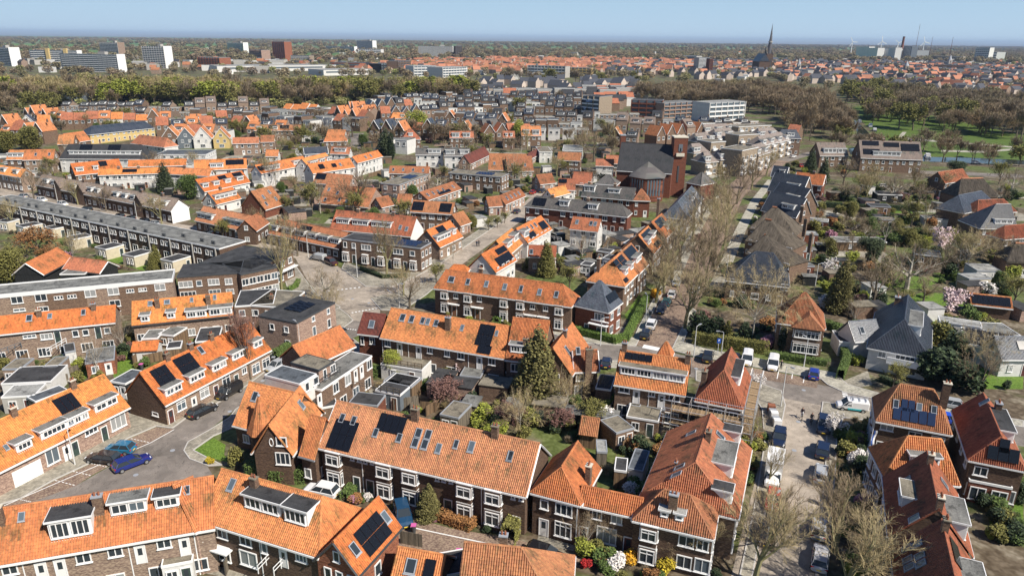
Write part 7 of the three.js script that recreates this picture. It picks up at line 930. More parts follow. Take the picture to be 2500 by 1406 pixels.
// ---------------------------------------------------------------- gardens: sheds, fences, shrubs
const inPoly = (pts,x,z) => {let c = false;for (let i = 0,j = pts.length - 1;i < pts.length;j = i++) if ((pts[i].z > z) !== (pts[j].z > z) && x < (pts[j].x - pts[i].x) * (z - pts[i].z) / (pts[j].z - pts[i].z) + pts[i].x) c = !c;return c;};
function scatter(zone,n,fn,margin = 0.5) {const w = zone.map((p) => P(p,0)),xs = w.map((p) => p.x),zs = w.map((p) => p.z),x0 = Math.min(...xs),x1 = Math.max(...xs),z0 = Math.min(...zs),z1 = Math.max(...zs);let k = 0;for (let t = 0;t < n * 20 && k < n;t++) {const x = rr(x0,x1),z = rr(z0,z1);if (!inPoly(w,x,z) || inHouse(x,z,margin) || onRoad(x,z)) continue;fn(V(x,0,z));k++;}}
const SHEDS = [
[C0,[1345,500],[1500,492],4.2,'woodGrey','grey','timber shed with a grey felt roof behind the orange dormer terrace'],[C0,[1500,455],[1650,470],4,'wood','grey','brown boarded shed with a square window behind the orange dormer terrace'],[C0,[1855,530],[2080,510],6.5,'dark','dark','long black-roofed rear extension of the orange dormer terrace'],
[C0,[805,735],[1085,690],6,'orange','grey','red brick summer house with a grey roof and white edge'],[C0,[1040,905],[1190,930],4.5,'black','blue','dark boarded shed with a blue-black roof beside the dark end gable'],[C0,[0,930],[480,905],6,'white','dark','garage row with white doors and a black roof'],[C0,[0,1060],[320,1040],4,'concrete','light','flat pale garage roof behind the lower orange terrace'],[C0,[400,770],[540,765],4,'tan','gravel','low rear extension with a gravel roof behind the white plaster terrace'],[C0,[10,790],[190,785],4,'tan','gravel','mossy flat extension behind the white plaster terrace'],[C0,[610,630],[715,610],4,'white','dark','white extension with a dark roof behind the white plaster terrace'],[C0,[1580,595],[1720,580],3,'wood','dark','small shed with a rusty red lid roof'],[C0,[330,1100],[640,985],2.6,'woodGrey','blue','low lean-to with a slate-blue roof behind the lower orange terrace'],
[C1,[1150,990],[1390,1040],6.5,'bluegrey','dark','grey rendered extension with a dark roof terrace'],[C1,[1230,905],[1500,960],3.5,'wood','dark','dark flat extension with timber rails'],[C1,[1770,1220],[1950,1260],4.5,'woodGrey','gravel','brown flat-topped garden shed below the purple shrubbery'],[C1,[640,1160],[800,1130],4,'brown','dark','dark roof terrace behind the flat-backed terrace'],[C1,[900,1110],[1175,1140],3.5,'red','dark','low red extension with a dark roof behind the bay-window terrace'],[C1,[1205,740],[1600,800],4.5,'white','gravel','extension carrying a timber-railed roof terrace'],[C1,[1960,850],[2160,870],4,'tan','grey','rear extension beside the white scaffold tower'],[C1,[2370,810],[2490,830],4,'tan','gravel','rear porch of the narrow end house'],
[C2,[1130,1240],[1440,1290],6.5,'brown','gravel','boxy brown extension with a gravel roof behind the dormer-band pair'],[C2,[1155,1130],[1260,1150],3,'tan','gravel','small flat annexe of the dormer-band pair'],[C2,[1325,1150],[1500,1180],3,'tan','grey','second flat annexe of the dormer-band pair'],[C2,[1035,1400],[1210,1350],4,'brown','gravel','mossy flat shed beside the striped shed'],[D2,[1145,370],[1290,400],5,'white','blue','white garden building with a dark blue roof in the yard'],[D2,[850,210],[950,215],3,'woodGrey','light','shed with a pale corrugated roof in the yard'],[D2,[1015,385],[1135,400],3,'wood','dark','little tiled lean-to in the yard'],
[D0,[665,1340],[930,1310],3.5,'bluegrey','grey','glazed conservatory against the garden terrace'],[D0,[945,1300],[1230,1260],3.5,'white','light','white veranda roof against the garden terrace'],[D0,[1530,1310],[1830,1255],4,'white','gravel','white extension with a plank terrace against the garden terrace'],[D1,[350,1290],[550,1330],3.5,'white','blue','grey awning extension of the garden wing'],[D1,[1800,1400],[2130,1340],3.5,'black','dark','black carport beside the low annexe'],
[B2,[690,960],[790,975],3,'black','dark','dark garden shed with a small panel between hedges'],[B2,[840,830],[980,850],3,'wood','dark','dark shed row behind the avenue houses'],[B2,[1100,755],[1190,770],4,'wood','grey','grey shed behind the avenue houses'],[B2,[900,900],[1010,920],4,'white','dark','white shed with a dark roof behind the avenue houses'],[B2,[825,1000],[940,1020],4,'white','grey','white shed with a grey roof behind the avenue houses'],[B2,[1240,620],[1340,640],4,'wood','grey','grey shed below the glazed villa'],[B2,[180,530],[250,535],3,'tan','grey','bay shed at the end of the grey terrace'],
[B3,[385,530],[640,555],4,'red','light','pale flat extension behind the thatched row'],[B3,[330,670],[545,680],4,'red','light','white pergola extension behind the thatched row'],[B3,[280,980],[510,980],5,'red','grey','grey-roofed brick extension behind the slate hipped house'],[B3,[345,840],[490,830],3,'red','light','little brick shed behind the thatched row'],[B3,[1040,405],[1240,415],5,'wood','dark','garden office with four dark roof panels'],[B3,[1090,530],[1285,540],4,'wood','gravel','flat shed with a white edge on the far lawn'],[B3,[1555,520],[2030,545],4,'white','grey','long low pergola roof across the far gardens'],[B3,[1460,860],[1720,890],6,'wood','blue','garage with a blue-black roof under the big bare tree'],[B3,[2060,1020],[2300,1030],6,'white','light','glass-roofed garden studio at the shady path'],[B3,[1985,1100],[2200,1095],4,'cream','light','cream greenhouse-roofed store by the shady path'],[B3,[720,740],[1200,750],5,'wood','grey','long grey shed roof in the middle of the far gardens'],[B3,[1110,290],[1350,300],6,'black','dark','dark garage beyond the far lawn'],
];
for (const [T,a,b,d,wl,rf,l] of SHEDS) {const wood = {wood:M.wood,woodGrey:M.woodGrey}[wl];const h = flat('garden_building',l,'outbuilding',{a:T(...a),b:T(...b),e:2.7,depth:d,wall:wood ?? wl,roofc:rf,trim:rnd() < 0.5 ? M.white :M.lead});if (h.L > 2.5) {h.window('f',h.L * 0.3,1.4,1.1,1.2,2);h.door('f',h.L * 0.75,0.05,0.85,2,Math.floor(rnd() * 4));}}
mid('tiled_shed','shed with striped orange tiles and a grey gable in the back gardens',C2,[680,1405,845,1430,860,1262],{tile:'dull',near:2,wall:M.wood,e:2.2,th:40,win:0,cat:'shed',gutter:0});mid('tiled_shed','small orange tiled shed by the red lid roof',C0,[1245,620,1490,605,1480,520],{tile:'bright',near:1,wall:'white',e:2.2,th:30,win:0,cat:'shed',gutter:0});
function fence(label,a,b,h = 1.8,mat = M.woodGrey,group) {const A = P(a,0),B = P(b,0),L = A.distanceTo(B),g = thing('board_fence',label,'fence',group,A);g.rotation.y = Math.atan2(-(B.z - A.z),B.x - A.x);const n = Math.max(1,Math.round(L / 1.8)),w = L / n;for (let k = 0;k < n;k++) {const m = mk('panel',boxGeo(w - 0.1,h - 0.1,0.05),mat,g);m.position.set(w * (k + 0.5),0.05,0);const p = mk('post',boxGeo(0.1,h + 0.05,0.1),mat,g);p.position.set(w * k,0,0);}}
const FG = 'board fences between the back gardens';
for (const [T,x1,y1,x2,y2] of [[C0,1370,740,1560,700],[C0,1270,750,1340,700],[C0,540,900,760,830],[C0,480,950,660,920],[C0,1700,640,1880,610],[C1,1210,1140,1330,1060],[C1,1640,1240,1770,1160],[C1,1590,1190,1740,1200],[C1,1330,1180,1570,1130],[C1,1490,1215,1570,1140],[C2,915,1290,1010,1180],[C2,870,1370,960,1290],[C2,620,1230,700,1260],[D1,455,470,600,410],[D1,1400,1080,1610,1120],[D2,1090,220,1170,130],[D2,1000,470,1030,330],[B2,540,1000,700,1040],[B2,700,950,860,900],[B2,900,850,960,760],[B1,1090,130,1280,90],[B3,290,1120,620,1130],[D0,1790,1380,1920,1180],[D0,2150,1391,2240,1200],[C0,200,760,380,640]]) fence('weathered grey board fence dividing the back gardens',T(x1,y1),T(x2,y2),1.8,rnd() < 0.5 ? M.woodGrey :M.wood,FG);
for (const z of [[[900,940],[1000,960],[990,985],[900,970]],[[1540,1020],[1650,1040],[1640,1080],[1530,1060]],[[1320,1285],[1420,1310],[1400,1345],[1310,1325]],[[530,1360],[620,1390],[600,1420],[500,1400]],[[790,1170],[850,1185],[840,1210],[790,1195]],[[160,880],[220,870],[230,890],[160,900]],[[330,850],[460,840],[470,870],[340,880]],[[1480,790],[1530,800],[1520,825],[1475,812]],[[1920,760],[2000,770],[1990,800],[1920,790]],[[2060,930],[2120,905],[2130,940],[2080,950]]]) sheet('patio',z,0.012,M.pave);
const ZN = [
['central back gardens',[[900,900],[1240,930],[1500,960],[1640,1070],[1560,1230],[1380,1110],[820,985]],80,1.0,3.0],['front gardens of the bay-window terrace',[[780,1150],[1290,1270],[1280,1330],[1090,1300],[870,1240],[770,1180]],34,0.5,1.4],
['front gardens by the lower avenue',[[1330,1300],[1760,1390],[1800,1100],[1860,1010],[1870,1130],[1820,1420],[1380,1420]],60,0.8,2.2],['gardens of the lower avenue villas',[[2050,1010],[2140,1030],[2150,1420],[2080,1420],[2050,1200]],50,0.8,2.6],['back gardens of the lower avenue villas',[[2380,1190],[2500,1180],[2500,1330],[2420,1330]],34,0.8,2.4],
['large wooded gardens',[[1965,470],[2500,460],[2500,960],[2100,915],[2040,840],[1990,700]],290,1.2,4.2],['gardens of the avenue houses',[[1400,560],[1600,560],[1560,700],[1420,680]],40,0.8,2.6],['gardens behind the half-hipped terrace',[[1280,600],[1440,640],[1440,690],[1280,670]],26,0.8,2.6],['front gardens of the half-hipped terrace',[[1060,765],[1420,800],[1420,830],[1060,800]],26,0.5,1.5],
['back gardens on the left',[[0,850],[330,830],[640,790],[640,820],[340,905],[250,930],[0,960]],46,0.7,2.2],['gardens of the long flat row',[[0,540],[100,530],[560,640],[420,660],[300,660],[0,700]],46,0.8,2.4],['estate gardens',[[560,440],[1250,420],[1280,470],[1180,560],[900,560],[600,520]],80,1.0,3],['gardens below the church',[[1190,420],[1560,420],[1560,480],[1240,470]],34,1,3],['gardens among the far terraces',[[0,390],[560,400],[900,400],[900,440],[400,480],[0,440]],70,1.5,3.5],['gardens of the villa line',[[560,320],[1500,320],[1560,400],[560,390]],80,2,4.5],['front gardens right of the upper avenue',[[1800,660],[1850,520],[1900,440],[1925,470],[1890,560],[1870,660]],44,0.8,2.4],['gardens by the church street',[[1900,400],[2060,390],[2060,430],[1930,440]],20,1,3],['corner birch garden',[[1690,780],[1880,800],[1880,850],[1700,835]],20,1,3],['strip of gardens right of the avenue',[[1760,650],[1900,690],[1890,760],[1720,760]],24,1,3],['gardens behind the thatched row',[[1930,440],[2000,440],[2010,720],[1940,720]],30,0.8,2.4],
];
const KN = {green:'leafy green shrub',dark:'dark evergreen shrub',olive:'olive-green shrub',lime:'fresh lime-green shrub',copper:'copper-leaved shrub',purple:'purple-brown shrub',twiggy:'bare tan twiggy shrub',twiggy2:'bare brown twiggy shrub',white:'white flowering shrub',yellow:'yellow-leaved shrub',pink:'pink flowering shrub'};
for (const [nm,z,n,h0,h1] of ZN) scatter(z,n,(q) => {const r = rnd(),k = r < 0.2 ? 'green' :r < 0.36 ? 'dark' :r < 0.5 ? 'olive' :r < 0.56 ? 'lime' :r < 0.60 ? 'copper' :r < 0.65 ? 'purple' :r < 0.81 ? 'twiggy' :r < 0.96 ? 'twiggy2' :r < 0.98 ? 'white' :'pink';const h = rr(h0,h1);plant(SH[k],q,h,k.startsWith('tw') ? 2.6 :1.7,KN[k] + ' in the ' + nm,'shrub',KN[k] + 's of the ' + nm,rr(0.85,1.3));});
seed = 5200;for (const [nm,z,n] of [['the estate gardens',[[560,440],[1250,420],[1280,470],[1180,560],[900,560],[600,520]],16],['the far terrace gardens',[[0,385],[560,395],[950,395],[900,440],[400,480],[0,440]],24],['the villa gardens',[[560,315],[1500,315],[1560,400],[560,390]],34],['the church gardens',[[1190,420],[1560,420],[1560,480],[1240,470]],8],['the wooded gardens',[[1980,470],[2500,460],[2500,900],[2060,860]],26],['the old street corners',[[0,300],[560,290],[900,290],[900,320],[0,340]],20]]) scatter(z,n,(q) => {const k = pick(['bud','street2','small','street','bud','roundgreen','round','broad']),l = {bud:'olive budding tree',street2:'brown bare tree',small:'small pale bare tree',street:'tan bare tree',roundgreen:'round dark green tree',round:'round olive tree',broad:'wide-spreading bare tree'}[k];tree(k,q,k[0] === 'r' ? rr(4,7) :rr(6,11),l + ' in ' + nm,l + 's in ' + nm,1.2);},1.5);
// ---------------------------------------------------------------- sheds, lean-tos and paving that crowd the back gardens
{
const mkShed = (name,wall,roof,w,d,h) => {const g = new THREE.Group();g.name = name;mk('wall',new GB().box(w,h,d).geo(),wall,g);mk('roof',new GB().box(w + 0.3,0.12,d + 0.3,0,h,0).geo(),roof,g);mk('door',boxGeo(0.8,1.9,0.06),pick(M.door),g).position.set(-w * 0.2,0.02,d / 2 + 0.02);return g;};
seed = 4400;
const S = [['grey timber shed',mkShed('timber_shed',M.woodGrey,M.flat.grey,3.2,2.4,2.2)],['brown timber shed with a black roof',mkShed('timber_shed',M.wood,M.flat.dark,3.6,2.6,2.2)],['white rear extension with a pale roof',mkShed('rear_extension',M.wall.white,M.flat.light,4,3.6,2.7)],['brick rear extension with a gravel roof',mkShed('rear_extension',M.wall.brown,M.flat.gravel,4.6,3.4,2.7)],['pink brick garage with a dark roof',mkShed('brick_garage',M.wall.pink,M.flat.dark,3.4,5.4,2.5)],['black shed with a grey roof',mkShed('timber_shed',M.wall.black,M.flat.grey,3,2.4,2.2)]];
for (const [nm,z,n,ang] of [['in the estate gardens',[[560,440],[1250,420],[1280,470],[1180,560],[900,560],[600,520]],60,0.5],['between the far orange terraces',[[0,390],[560,395],[950,395],[900,440],[400,480],[0,440]],80,0.2],['among the villa gardens',[[560,320],[1500,320],[1560,400],[560,390]],80,0.1],['in the gardens below the church',[[1190,420],[1560,420],[1560,480],[1240,470]],24,0.2],['behind the avenue houses',[[1280,560],[1600,560],[1560,700],[1280,670]],22,0.5],['in the wooded gardens',[[2000,470],[2500,460],[2500,800],[2040,780]],22,0.1],['behind the thatched row',[[1930,440],[2000,440],[2010,720],[1940,720]],14,1.4],['in the central back gardens',[[930,930],[1240,950],[1480,990],[1560,1060],[1300,1040],[900,975]],8,-0.25]])
scatter(z,n,(q) => {const [l,p] = pick(S),c = copy(p);c.position.copy(q);c.rotation.y = ang + pick([0,1.571,3.142]);tag(c,l + ' ' + nm,'outbuilding',l + 's ' + nm);HOUSES.push({O:q,u:V(1,0,0),out:V(0,0,1),L:1.5,D:1.5});},1.6);
for (const [z,n] of [[[[560,440],[1250,420],[1280,470],[1180,560],[900,560],[600,520]],26],[[[0,390],[560,395],[950,395],[900,440],[400,480],[0,440]],26],[[[560,330],[1500,330],[1560,400],[560,390]],26],[[[1190,420],[1560,420],[1560,680],[1290,660]],14],[[[2000,470],[2500,460],[2500,900],[2060,860]],14]]) scatter(z,n,(q) => {const a = rr(3,7),b = rr(3,6);sheet('patio',[V(q.x - a,0,q.z - b),V(q.x + a,0,q.z - b * 0.9),V(q.x + a * 0.9,0,q.z + b),V(q.x - a,0,q.z + b)],0.009 + rnd() * 0.003,pick([M.pave,M.clinker,M.paveLight]));},0);
for (const [x,y] of [[1963,953],[330,1160],[420,1100],[640,930],[860,730],[900,740],[1940,1100],[1950,1030],[1925,1270],[2150,995],[1700,900],[560,1005],[820,690]]) {const m = mk('manhole_cover',new THREE.CylinderGeometry(0.33,0.33,0.02,12),M.lead);const q = P([x,y]);m.position.set(q.x,0.036,q.z);m.userData.kind = 'structure';}
}
// ---------------------------------------------------------------- woods and park trees
seed = 2100;
const WT = {
a:bare('park_tree',211,{h:10,kids:[6,4,3],ang:[0.6,0.65,0.7],trunk:0.3,r:0.2,twigs:16,sub:2,tw:0.10,tl:1.2,up:0.25,sides:[4,3,3,3]},M.bark,M.twigDark),b:bare('park_tree',223,{h:10,kids:[6,4,3],ang:[0.75,0.65,0.7],trunk:0.27,r:0.2,twigs:16,sub:2,tw:0.10,tl:1.2,up:0.2,sides:[4,3,3,3]},M.bark,M.twig),
c:bare('park_tree',227,{h:10,kids:[6,4,3],ang:[0.7,0.65,0.7],trunk:0.28,r:0.2,twigs:12,sub:2,tw:0.10,tl:1.2,bloom:0.8,bs:0.5,leafName:'leaves',sides:[4,3,3,3]},M.bark,M.twigGreen,M.leaf.olive),d:bare('yellow_park_tree',229,{h:10,kids:[6,4,3],ang:[0.7,0.65,0.7],trunk:0.28,r:0.2,twigs:12,sub:2,tw:0.10,tl:1.2,bloom:1,bs:0.6,leafName:'leaves',sides:[4,3,3,3]},M.bark,M.twigGreen,M.leaf.lime),
p:bare('poplar_tree',233,{h:10,kids:[8,3,3],ang:[0.25,0.3,0.4],trunk:0.36,r:0.14,twigs:11,sub:1,tw:0.07,tl:1.0,up:0.6,sides:[4,3,3,3]},M.bark,M.twig),
};
const wood = (where,zone,n,h0,h1,mixk,lim = 6) => {const w = zone.map((p) => P(p,0)),xs = w.map((p) => p.x),zs = w.map((p) => p.z),x0 = Math.min(...xs),x1 = Math.max(...xs),z0 = Math.min(...zs),z1 = Math.max(...zs),put = [];for (let t = 0,k = 0;t < n * 40 && k < n;t++) {const x = rr(x0,x1),z = rr(z0,z1);if (!inPoly(w,x,z) || inHouse(x,z,2) || put.some(([a,b]) => Math.hypot(a - x,b - z) < lim)) continue;put.push([x,z]);k++;const kd = pick(mixk),l = {a:'dark bare park tree',b:'brown bare park tree',c:'olive budding park tree',d:'yellow-green park tree',p:'slim bare poplar'}[kd];plant(WT[kd],V(x,0,z),rr(h0,h1),10,l + ' ' + where,'tree',l + 's ' + where,rr(0.95,1.3));}};
wood('in the long belt behind the terraces',[[-60,272],[150,262],[600,268],[700,262],[1150,250],[1150,236],[700,240],[300,236],[-60,250],],120,17,24,['a','b','b','c','c','d'],6.5);
wood('at the foot of the belt',[[-60,285],[60,290],[150,270],[-60,262]],10,12,18,['a','b','c'],6);
wood('in the wood before the gothic church',[[1540,275],[1700,262],[1960,300],[2060,345],[2080,300],[2010,262],[1880,235],[1560,240]],64,15,21,['a','b','b'],7);
wood('in the canal park',[[2080,300],[2200,318],[2500,345],[2560,300],[2300,268],[2120,255]],40,15,22,['a','b','a','c'],10);
wood('in a stand by the park lane',[[1940,350],[2005,345],[2030,300],[1985,285]],14,16,24,['p','p','b'],5);
wood('between the town roofs',[[1150,300],[1500,330],[1500,250],[1150,262]],12,8,14,['a','b','c'],10);wood('near the villas',[[560,360],[1250,390],[1500,400],[1500,350],[560,330]],22,8,14,['a','b','c','b'],10);wood('along the canal houses',[[2000,380],[2500,420],[2500,380],[2280,372],[2040,350]],18,9,16,['a','b','c'],7);wood('above the orange gables',[[0,380],[200,360],[560,345],[620,300],[0,300]],16,7,12,['a','b','c'],8);
wood('behind the old town edge',[[2060,262],[2120,250],[2200,240],[2150,228],[2040,232]],10,16,22,['c','d','c'],9);wood('behind the long white complex',[[1140,215],[1560,215],[1560,195],[1140,195]],14,14,20,['a','b','c'],14);
const farTree = new FB();{seed = 77;for (let k = 0;k < 420;k++) {const a = rnd() * 6.283,c = 2 * rnd() - 1,q = Math.sqrt(1 - c * c),r = Math.cbrt(rnd());farTree.leaf(Math.cos(a) * q * r * 4.6,6 + c * r * 4,Math.sin(a) * q * r * 4.6,1.25,rr(0.6,1.3));}}
const farGeo = farTree.geo();
function mass(name,label,zone,n,h0,h1,mats,geo = farGeo) {const w = zone.map((p) => P(p,0)),xs = w.map((p) => p.x),zs = w.map((p) => p.z),x0 = Math.min(...xs),x1 = Math.max(...xs),z0 = Math.min(...zs),z1 = Math.max(...zs),M4 = new THREE.Matrix4(),Q = new THREE.Quaternion(),list = [];for (let t = 0;t < n * 40 && list.length < n;t++) {const x = rr(x0,x1),zz = z0 + (z1 - z0) * rnd();if (inPoly(w,x,zz)) list.push([x,zz]);} const im = new THREE.InstancedMesh(geo,mats,list.length);list.forEach(([x,z],i) => {const h = rr(h0,h1) / 10,s = h * rr(1,1.5);im.setMatrixAt(i,M4.compose(V(x,-1,z),Q.setFromAxisAngle(V(0,1,0),rnd() * 6.28),V(s,h,s)));const k = rr(0.75,1.2);im.setColorAt(i,C(k,k * rr(0.92,1.1),k * rr(0.85,1)));});im.name = numbered(name);im.castShadow = im.receiveShadow = true;scene.add(im);tag(im,label,'wood',null,'stuff');}
const woodGeo = mergeGeometries(WT.b.children.slice(0,2).map((m) => {const g = m.geometry.clone();if (!g.attributes.color) g.setAttribute('color',new THREE.Float32BufferAttribute(new Float32Array(g.attributes.position.count * 3).fill(0.6),3));return g;}));
seed = 3000;
M.farTwig = leafMat([0.30,0.245,0.155]);M.farGreen = leafMat([0.30,0.29,0.12]);
mass('town_treetops','bare treetops between the distant town roofs',[[-80,195],[500,195],[1150,190],[1500,195],[2560,250],[2560,160],[1900,150],[900,145],[-80,150]],800,8,14,M.farTwig);mass('town_treetops','greenish treetops between the distant town roofs',[[-80,195],[500,195],[1150,190],[2560,230],[2560,160],[1900,150],[900,145],[-80,150]],260,8,13,M.farGreen);
mass('distant_woods','brown woods spread over the plain before the horizon',[[-100,150],[700,152],[1300,150],[2600,158],[2600,128],[1300,124],[-100,118]],3200,12,20,M.farTwig);mass('distant_woods','thin line of woods along the horizon',[[-200,116],[1250,122],[2700,132],[2700,117],[1250,104],[-200,90]],6500,14,26,M.farTwig);mass('belt_undergrowth','leafy undergrowth below the long tree belt',[[-60,272],[150,266],[600,270],[1150,252],[1150,240],[-60,244]],260,4,8,M.farGreen);
mass('belt_trees','dense bare trees deeper in the long belt',[[-60,258],[150,254],[600,256],[1150,242],[1150,230],[700,232],[300,228],[-60,232]],330,16,24,M.twigPale,woodGeo);mass('belt_trees','dense bare trees deeper in the wood before the gothic church',[[1560,255],[1900,262],[2010,270],[1900,225],[1560,228]],130,15,21,M.twig,woodGeo);mass('park_trees','bare trees massed along the old town side of the park',[[2060,245],[2260,268],[2560,320],[2560,270],[2300,240],[2080,225]],130,14,20,M.twigDark,woodGeo);
mass('park_trees','bare trees massed beside the park lane',[[1940,345],[2060,345],[2075,300],[2010,262],[1900,262]],60,12,19,M.twig,woodGeo);mass('park_trees','bare trees massed along the canal park lawns',[[2110,290],[2300,320],[2540,345],[2540,310],[2300,280],[2120,262]],46,12,19,M.twig,woodGeo);
// ---------------------------------------------------------------- vehicles
const carPaint = {};const paint = (c) => carPaint[c.join()] ??= new THREE.MeshPhysicalMaterial({color:C(...c),roughness:0.35,clearcoat:1,clearcoatRoughness:0.08,side:THREE.DoubleSide});
const loft = (secs,n = 10) => {const g = new GB(),ring = ([x,hw,y0,y1]) => {const o = [];for (let k = 0;k < n;k++) {const t = k / n * 6.283 + 0.314,c = Math.cos(t),s = Math.sin(t),q = 0.42;o.push(V(x,(y0 + y1) / 2 + (y1 - y0) / 2 * Math.sign(s) * Math.pow(Math.abs(s),q),hw * Math.sign(c) * Math.pow(Math.abs(c),q)));} return o;};const R = secs.map(ring);for (let i = 1;i < R.length;i++) for (let k = 0;k < n;k++) g.quad(R[i - 1][k],R[i][k],R[i][(k + 1) % n],R[i - 1][(k + 1) % n]);for (const [r,i] of [[R[0],0],[R[R.length - 1],1]]) {const c = r.reduce((a,b) => a.add(b),V(0,0,0)).divideScalar(n);for (let k = 0;k < n;k++) g.tri(r[k],r[(k + 1) % n],c);} return g.geo();};
const frustum = (x1,x2,x3,x4,y0,y1,w0,w1) => {const g = new GB(),b = [V(x1,y0,w0),V(x2,y0,w0),V(x2,y0,-w0),V(x1,y0,-w0)],t = [V(x3,y1,w1),V(x4,y1,w1),V(x4,y1,-w1),V(x3,y1,-w1)];for (let k = 0;k < 4;k++) g.quad(b[k],b[(k + 1) % 4],t[(k + 1) % 4],t[k]);g.quad(...t);return g.geo();};
const wheelG = new THREE.CylinderGeometry(0.32,0.32,0.22,14).rotateX(Math.PI / 2),rimG = new THREE.CylinderGeometry(0.2,0.2,0.235,10).rotateX(Math.PI / 2);
M.headl = std([0.85,0.87,0.9],{roughness:0.1});M.taill = std([0.45,0.01,0.01],{roughness:0.2});M.plate = std([0.85,0.6,0.05]);
const TYPES = {
hatch:{L:4.1,secs:[[0,0.74,0.3,0.8],[0.12,0.83,0.24,0.95],[1,0.88,0.2,0.98],[2.9,0.88,0.2,0.95],[3.75,0.84,0.22,0.82],[4.1,0.68,0.3,0.62]],cab:[0.12,3.05,0.55,2.25,0.92,1.45,0.80,0.62]},
estate:{L:4.7,secs:[[0,0.76,0.32,0.82],[0.12,0.85,0.24,0.94],[1.2,0.9,0.2,0.95],[3.3,0.9,0.2,0.92],[4.3,0.85,0.22,0.78],[4.7,0.66,0.3,0.6]],cab:[0.15,3.5,0.6,2.6,0.9,1.42,0.82,0.62]},
suv:{L:4.5,secs:[[0,0.78,0.38,0.95],[0.1,0.88,0.3,1.08],[1.2,0.92,0.28,1.1],[3.1,0.92,0.28,1.06],[4.2,0.87,0.3,0.95],[4.5,0.72,0.38,0.75]],cab:[0.1,3.3,0.45,2.5,1.04,1.65,0.84,0.68]},
van:{L:4.6,secs:[[0,0.84,0.3,1.75],[0.1,0.9,0.25,1.86],[2.6,0.9,0.25,1.86],[3.0,0.9,0.25,1.5],[3.6,0.88,0.25,1.05],[4.4,0.84,0.25,0.9],[4.6,0.7,0.3,0.7]],cab:[2.5,3.75,2.55,3.0,1.0,1.72,0.905,0.8]},
};
const typeGeo = {};for (const k in TYPES) {const t = TYPES[k],[x1,x2,x3,x4,y0,y1,w0,w1] = t.cab,sh = -t.L / 2,b = loft(t.secs).translate(sh,0,0),c = frustum(x1,x2,x3,x4,y0,y1,w0,w1).translate(sh,0,0),r = new GB().box(x4 - x3 + 0.12,0.06,w1 * 2 + 0.1,(x3 + x4) / 2,y1 - 0.02,0);for (const s of [-1,1]) for (const [a,d] of [[x1,x3],[x2,x4],[(x1 * 0.45 + x2 * 0.55),(x3 + x4) / 2]]) r.bar(V(a,y0,s * (w0 + 0.01)),V(d,y1,s * (w1 + 0.01)),0.05,4);typeGeo[k] = {b,c,r:r.geo().translate(sh,0,0),L:t.L,hw:w0,y:t.secs[1][3]};}
const lampG = boxGeo(0.1,0.14,0.34),plateG = boxGeo(0.04,0.12,0.5);
function car(type,colour,px,front,label,hgt = 0.5,group) {
const t = typeGeo[type],p = P(px,hgt),f = P(front,hgt),d = f.sub(p).setY(0).normalize(),g = thing(type === 'van' ? 'parked_van' :'parked_car',label,type === 'van' ? 'van' :'car',group,V(p.x,0.03,p.z));g.rotation.y = Math.atan2(-d.z,d.x);
mk('body',t.b,paint(colour),g);mk('windows',t.c,M.glass,g);mk('roof',t.r,paint(colour),g);
for (const x of [-t.L / 2 + 0.8,t.L / 2 - 0.85]) for (const z of [-1,1]) {const w = mk('wheel',wheelG,M.rubber,g);w.position.set(x,0.32,z * (t.hw + 0.0));mk('rim',rimG,M.steel,w);}
for (const z of [-1,1]) {mk('headlight',lampG,M.headl,g).position.set(t.L / 2 - 0.22,0.58,z * 0.56);mk('tail_light',lampG,M.taill,g).position.set(-t.L / 2 + 0.06,0.72,z * 0.66);}
mk('number_plate',plateG,M.plate,g).position.set(-t.L / 2 - 0.01,0.5,0);mk('number_plate',plateG,M.plate,g).position.set(t.L / 2 + 0.01,0.4,0);return g;
}
const BK = [0.012,0.012,0.014],WH = [0.8,0.8,0.8],SV = [0.42,0.44,0.46],NV = [0.012,0.02,0.05],BL = [0.015,0.05,0.33];
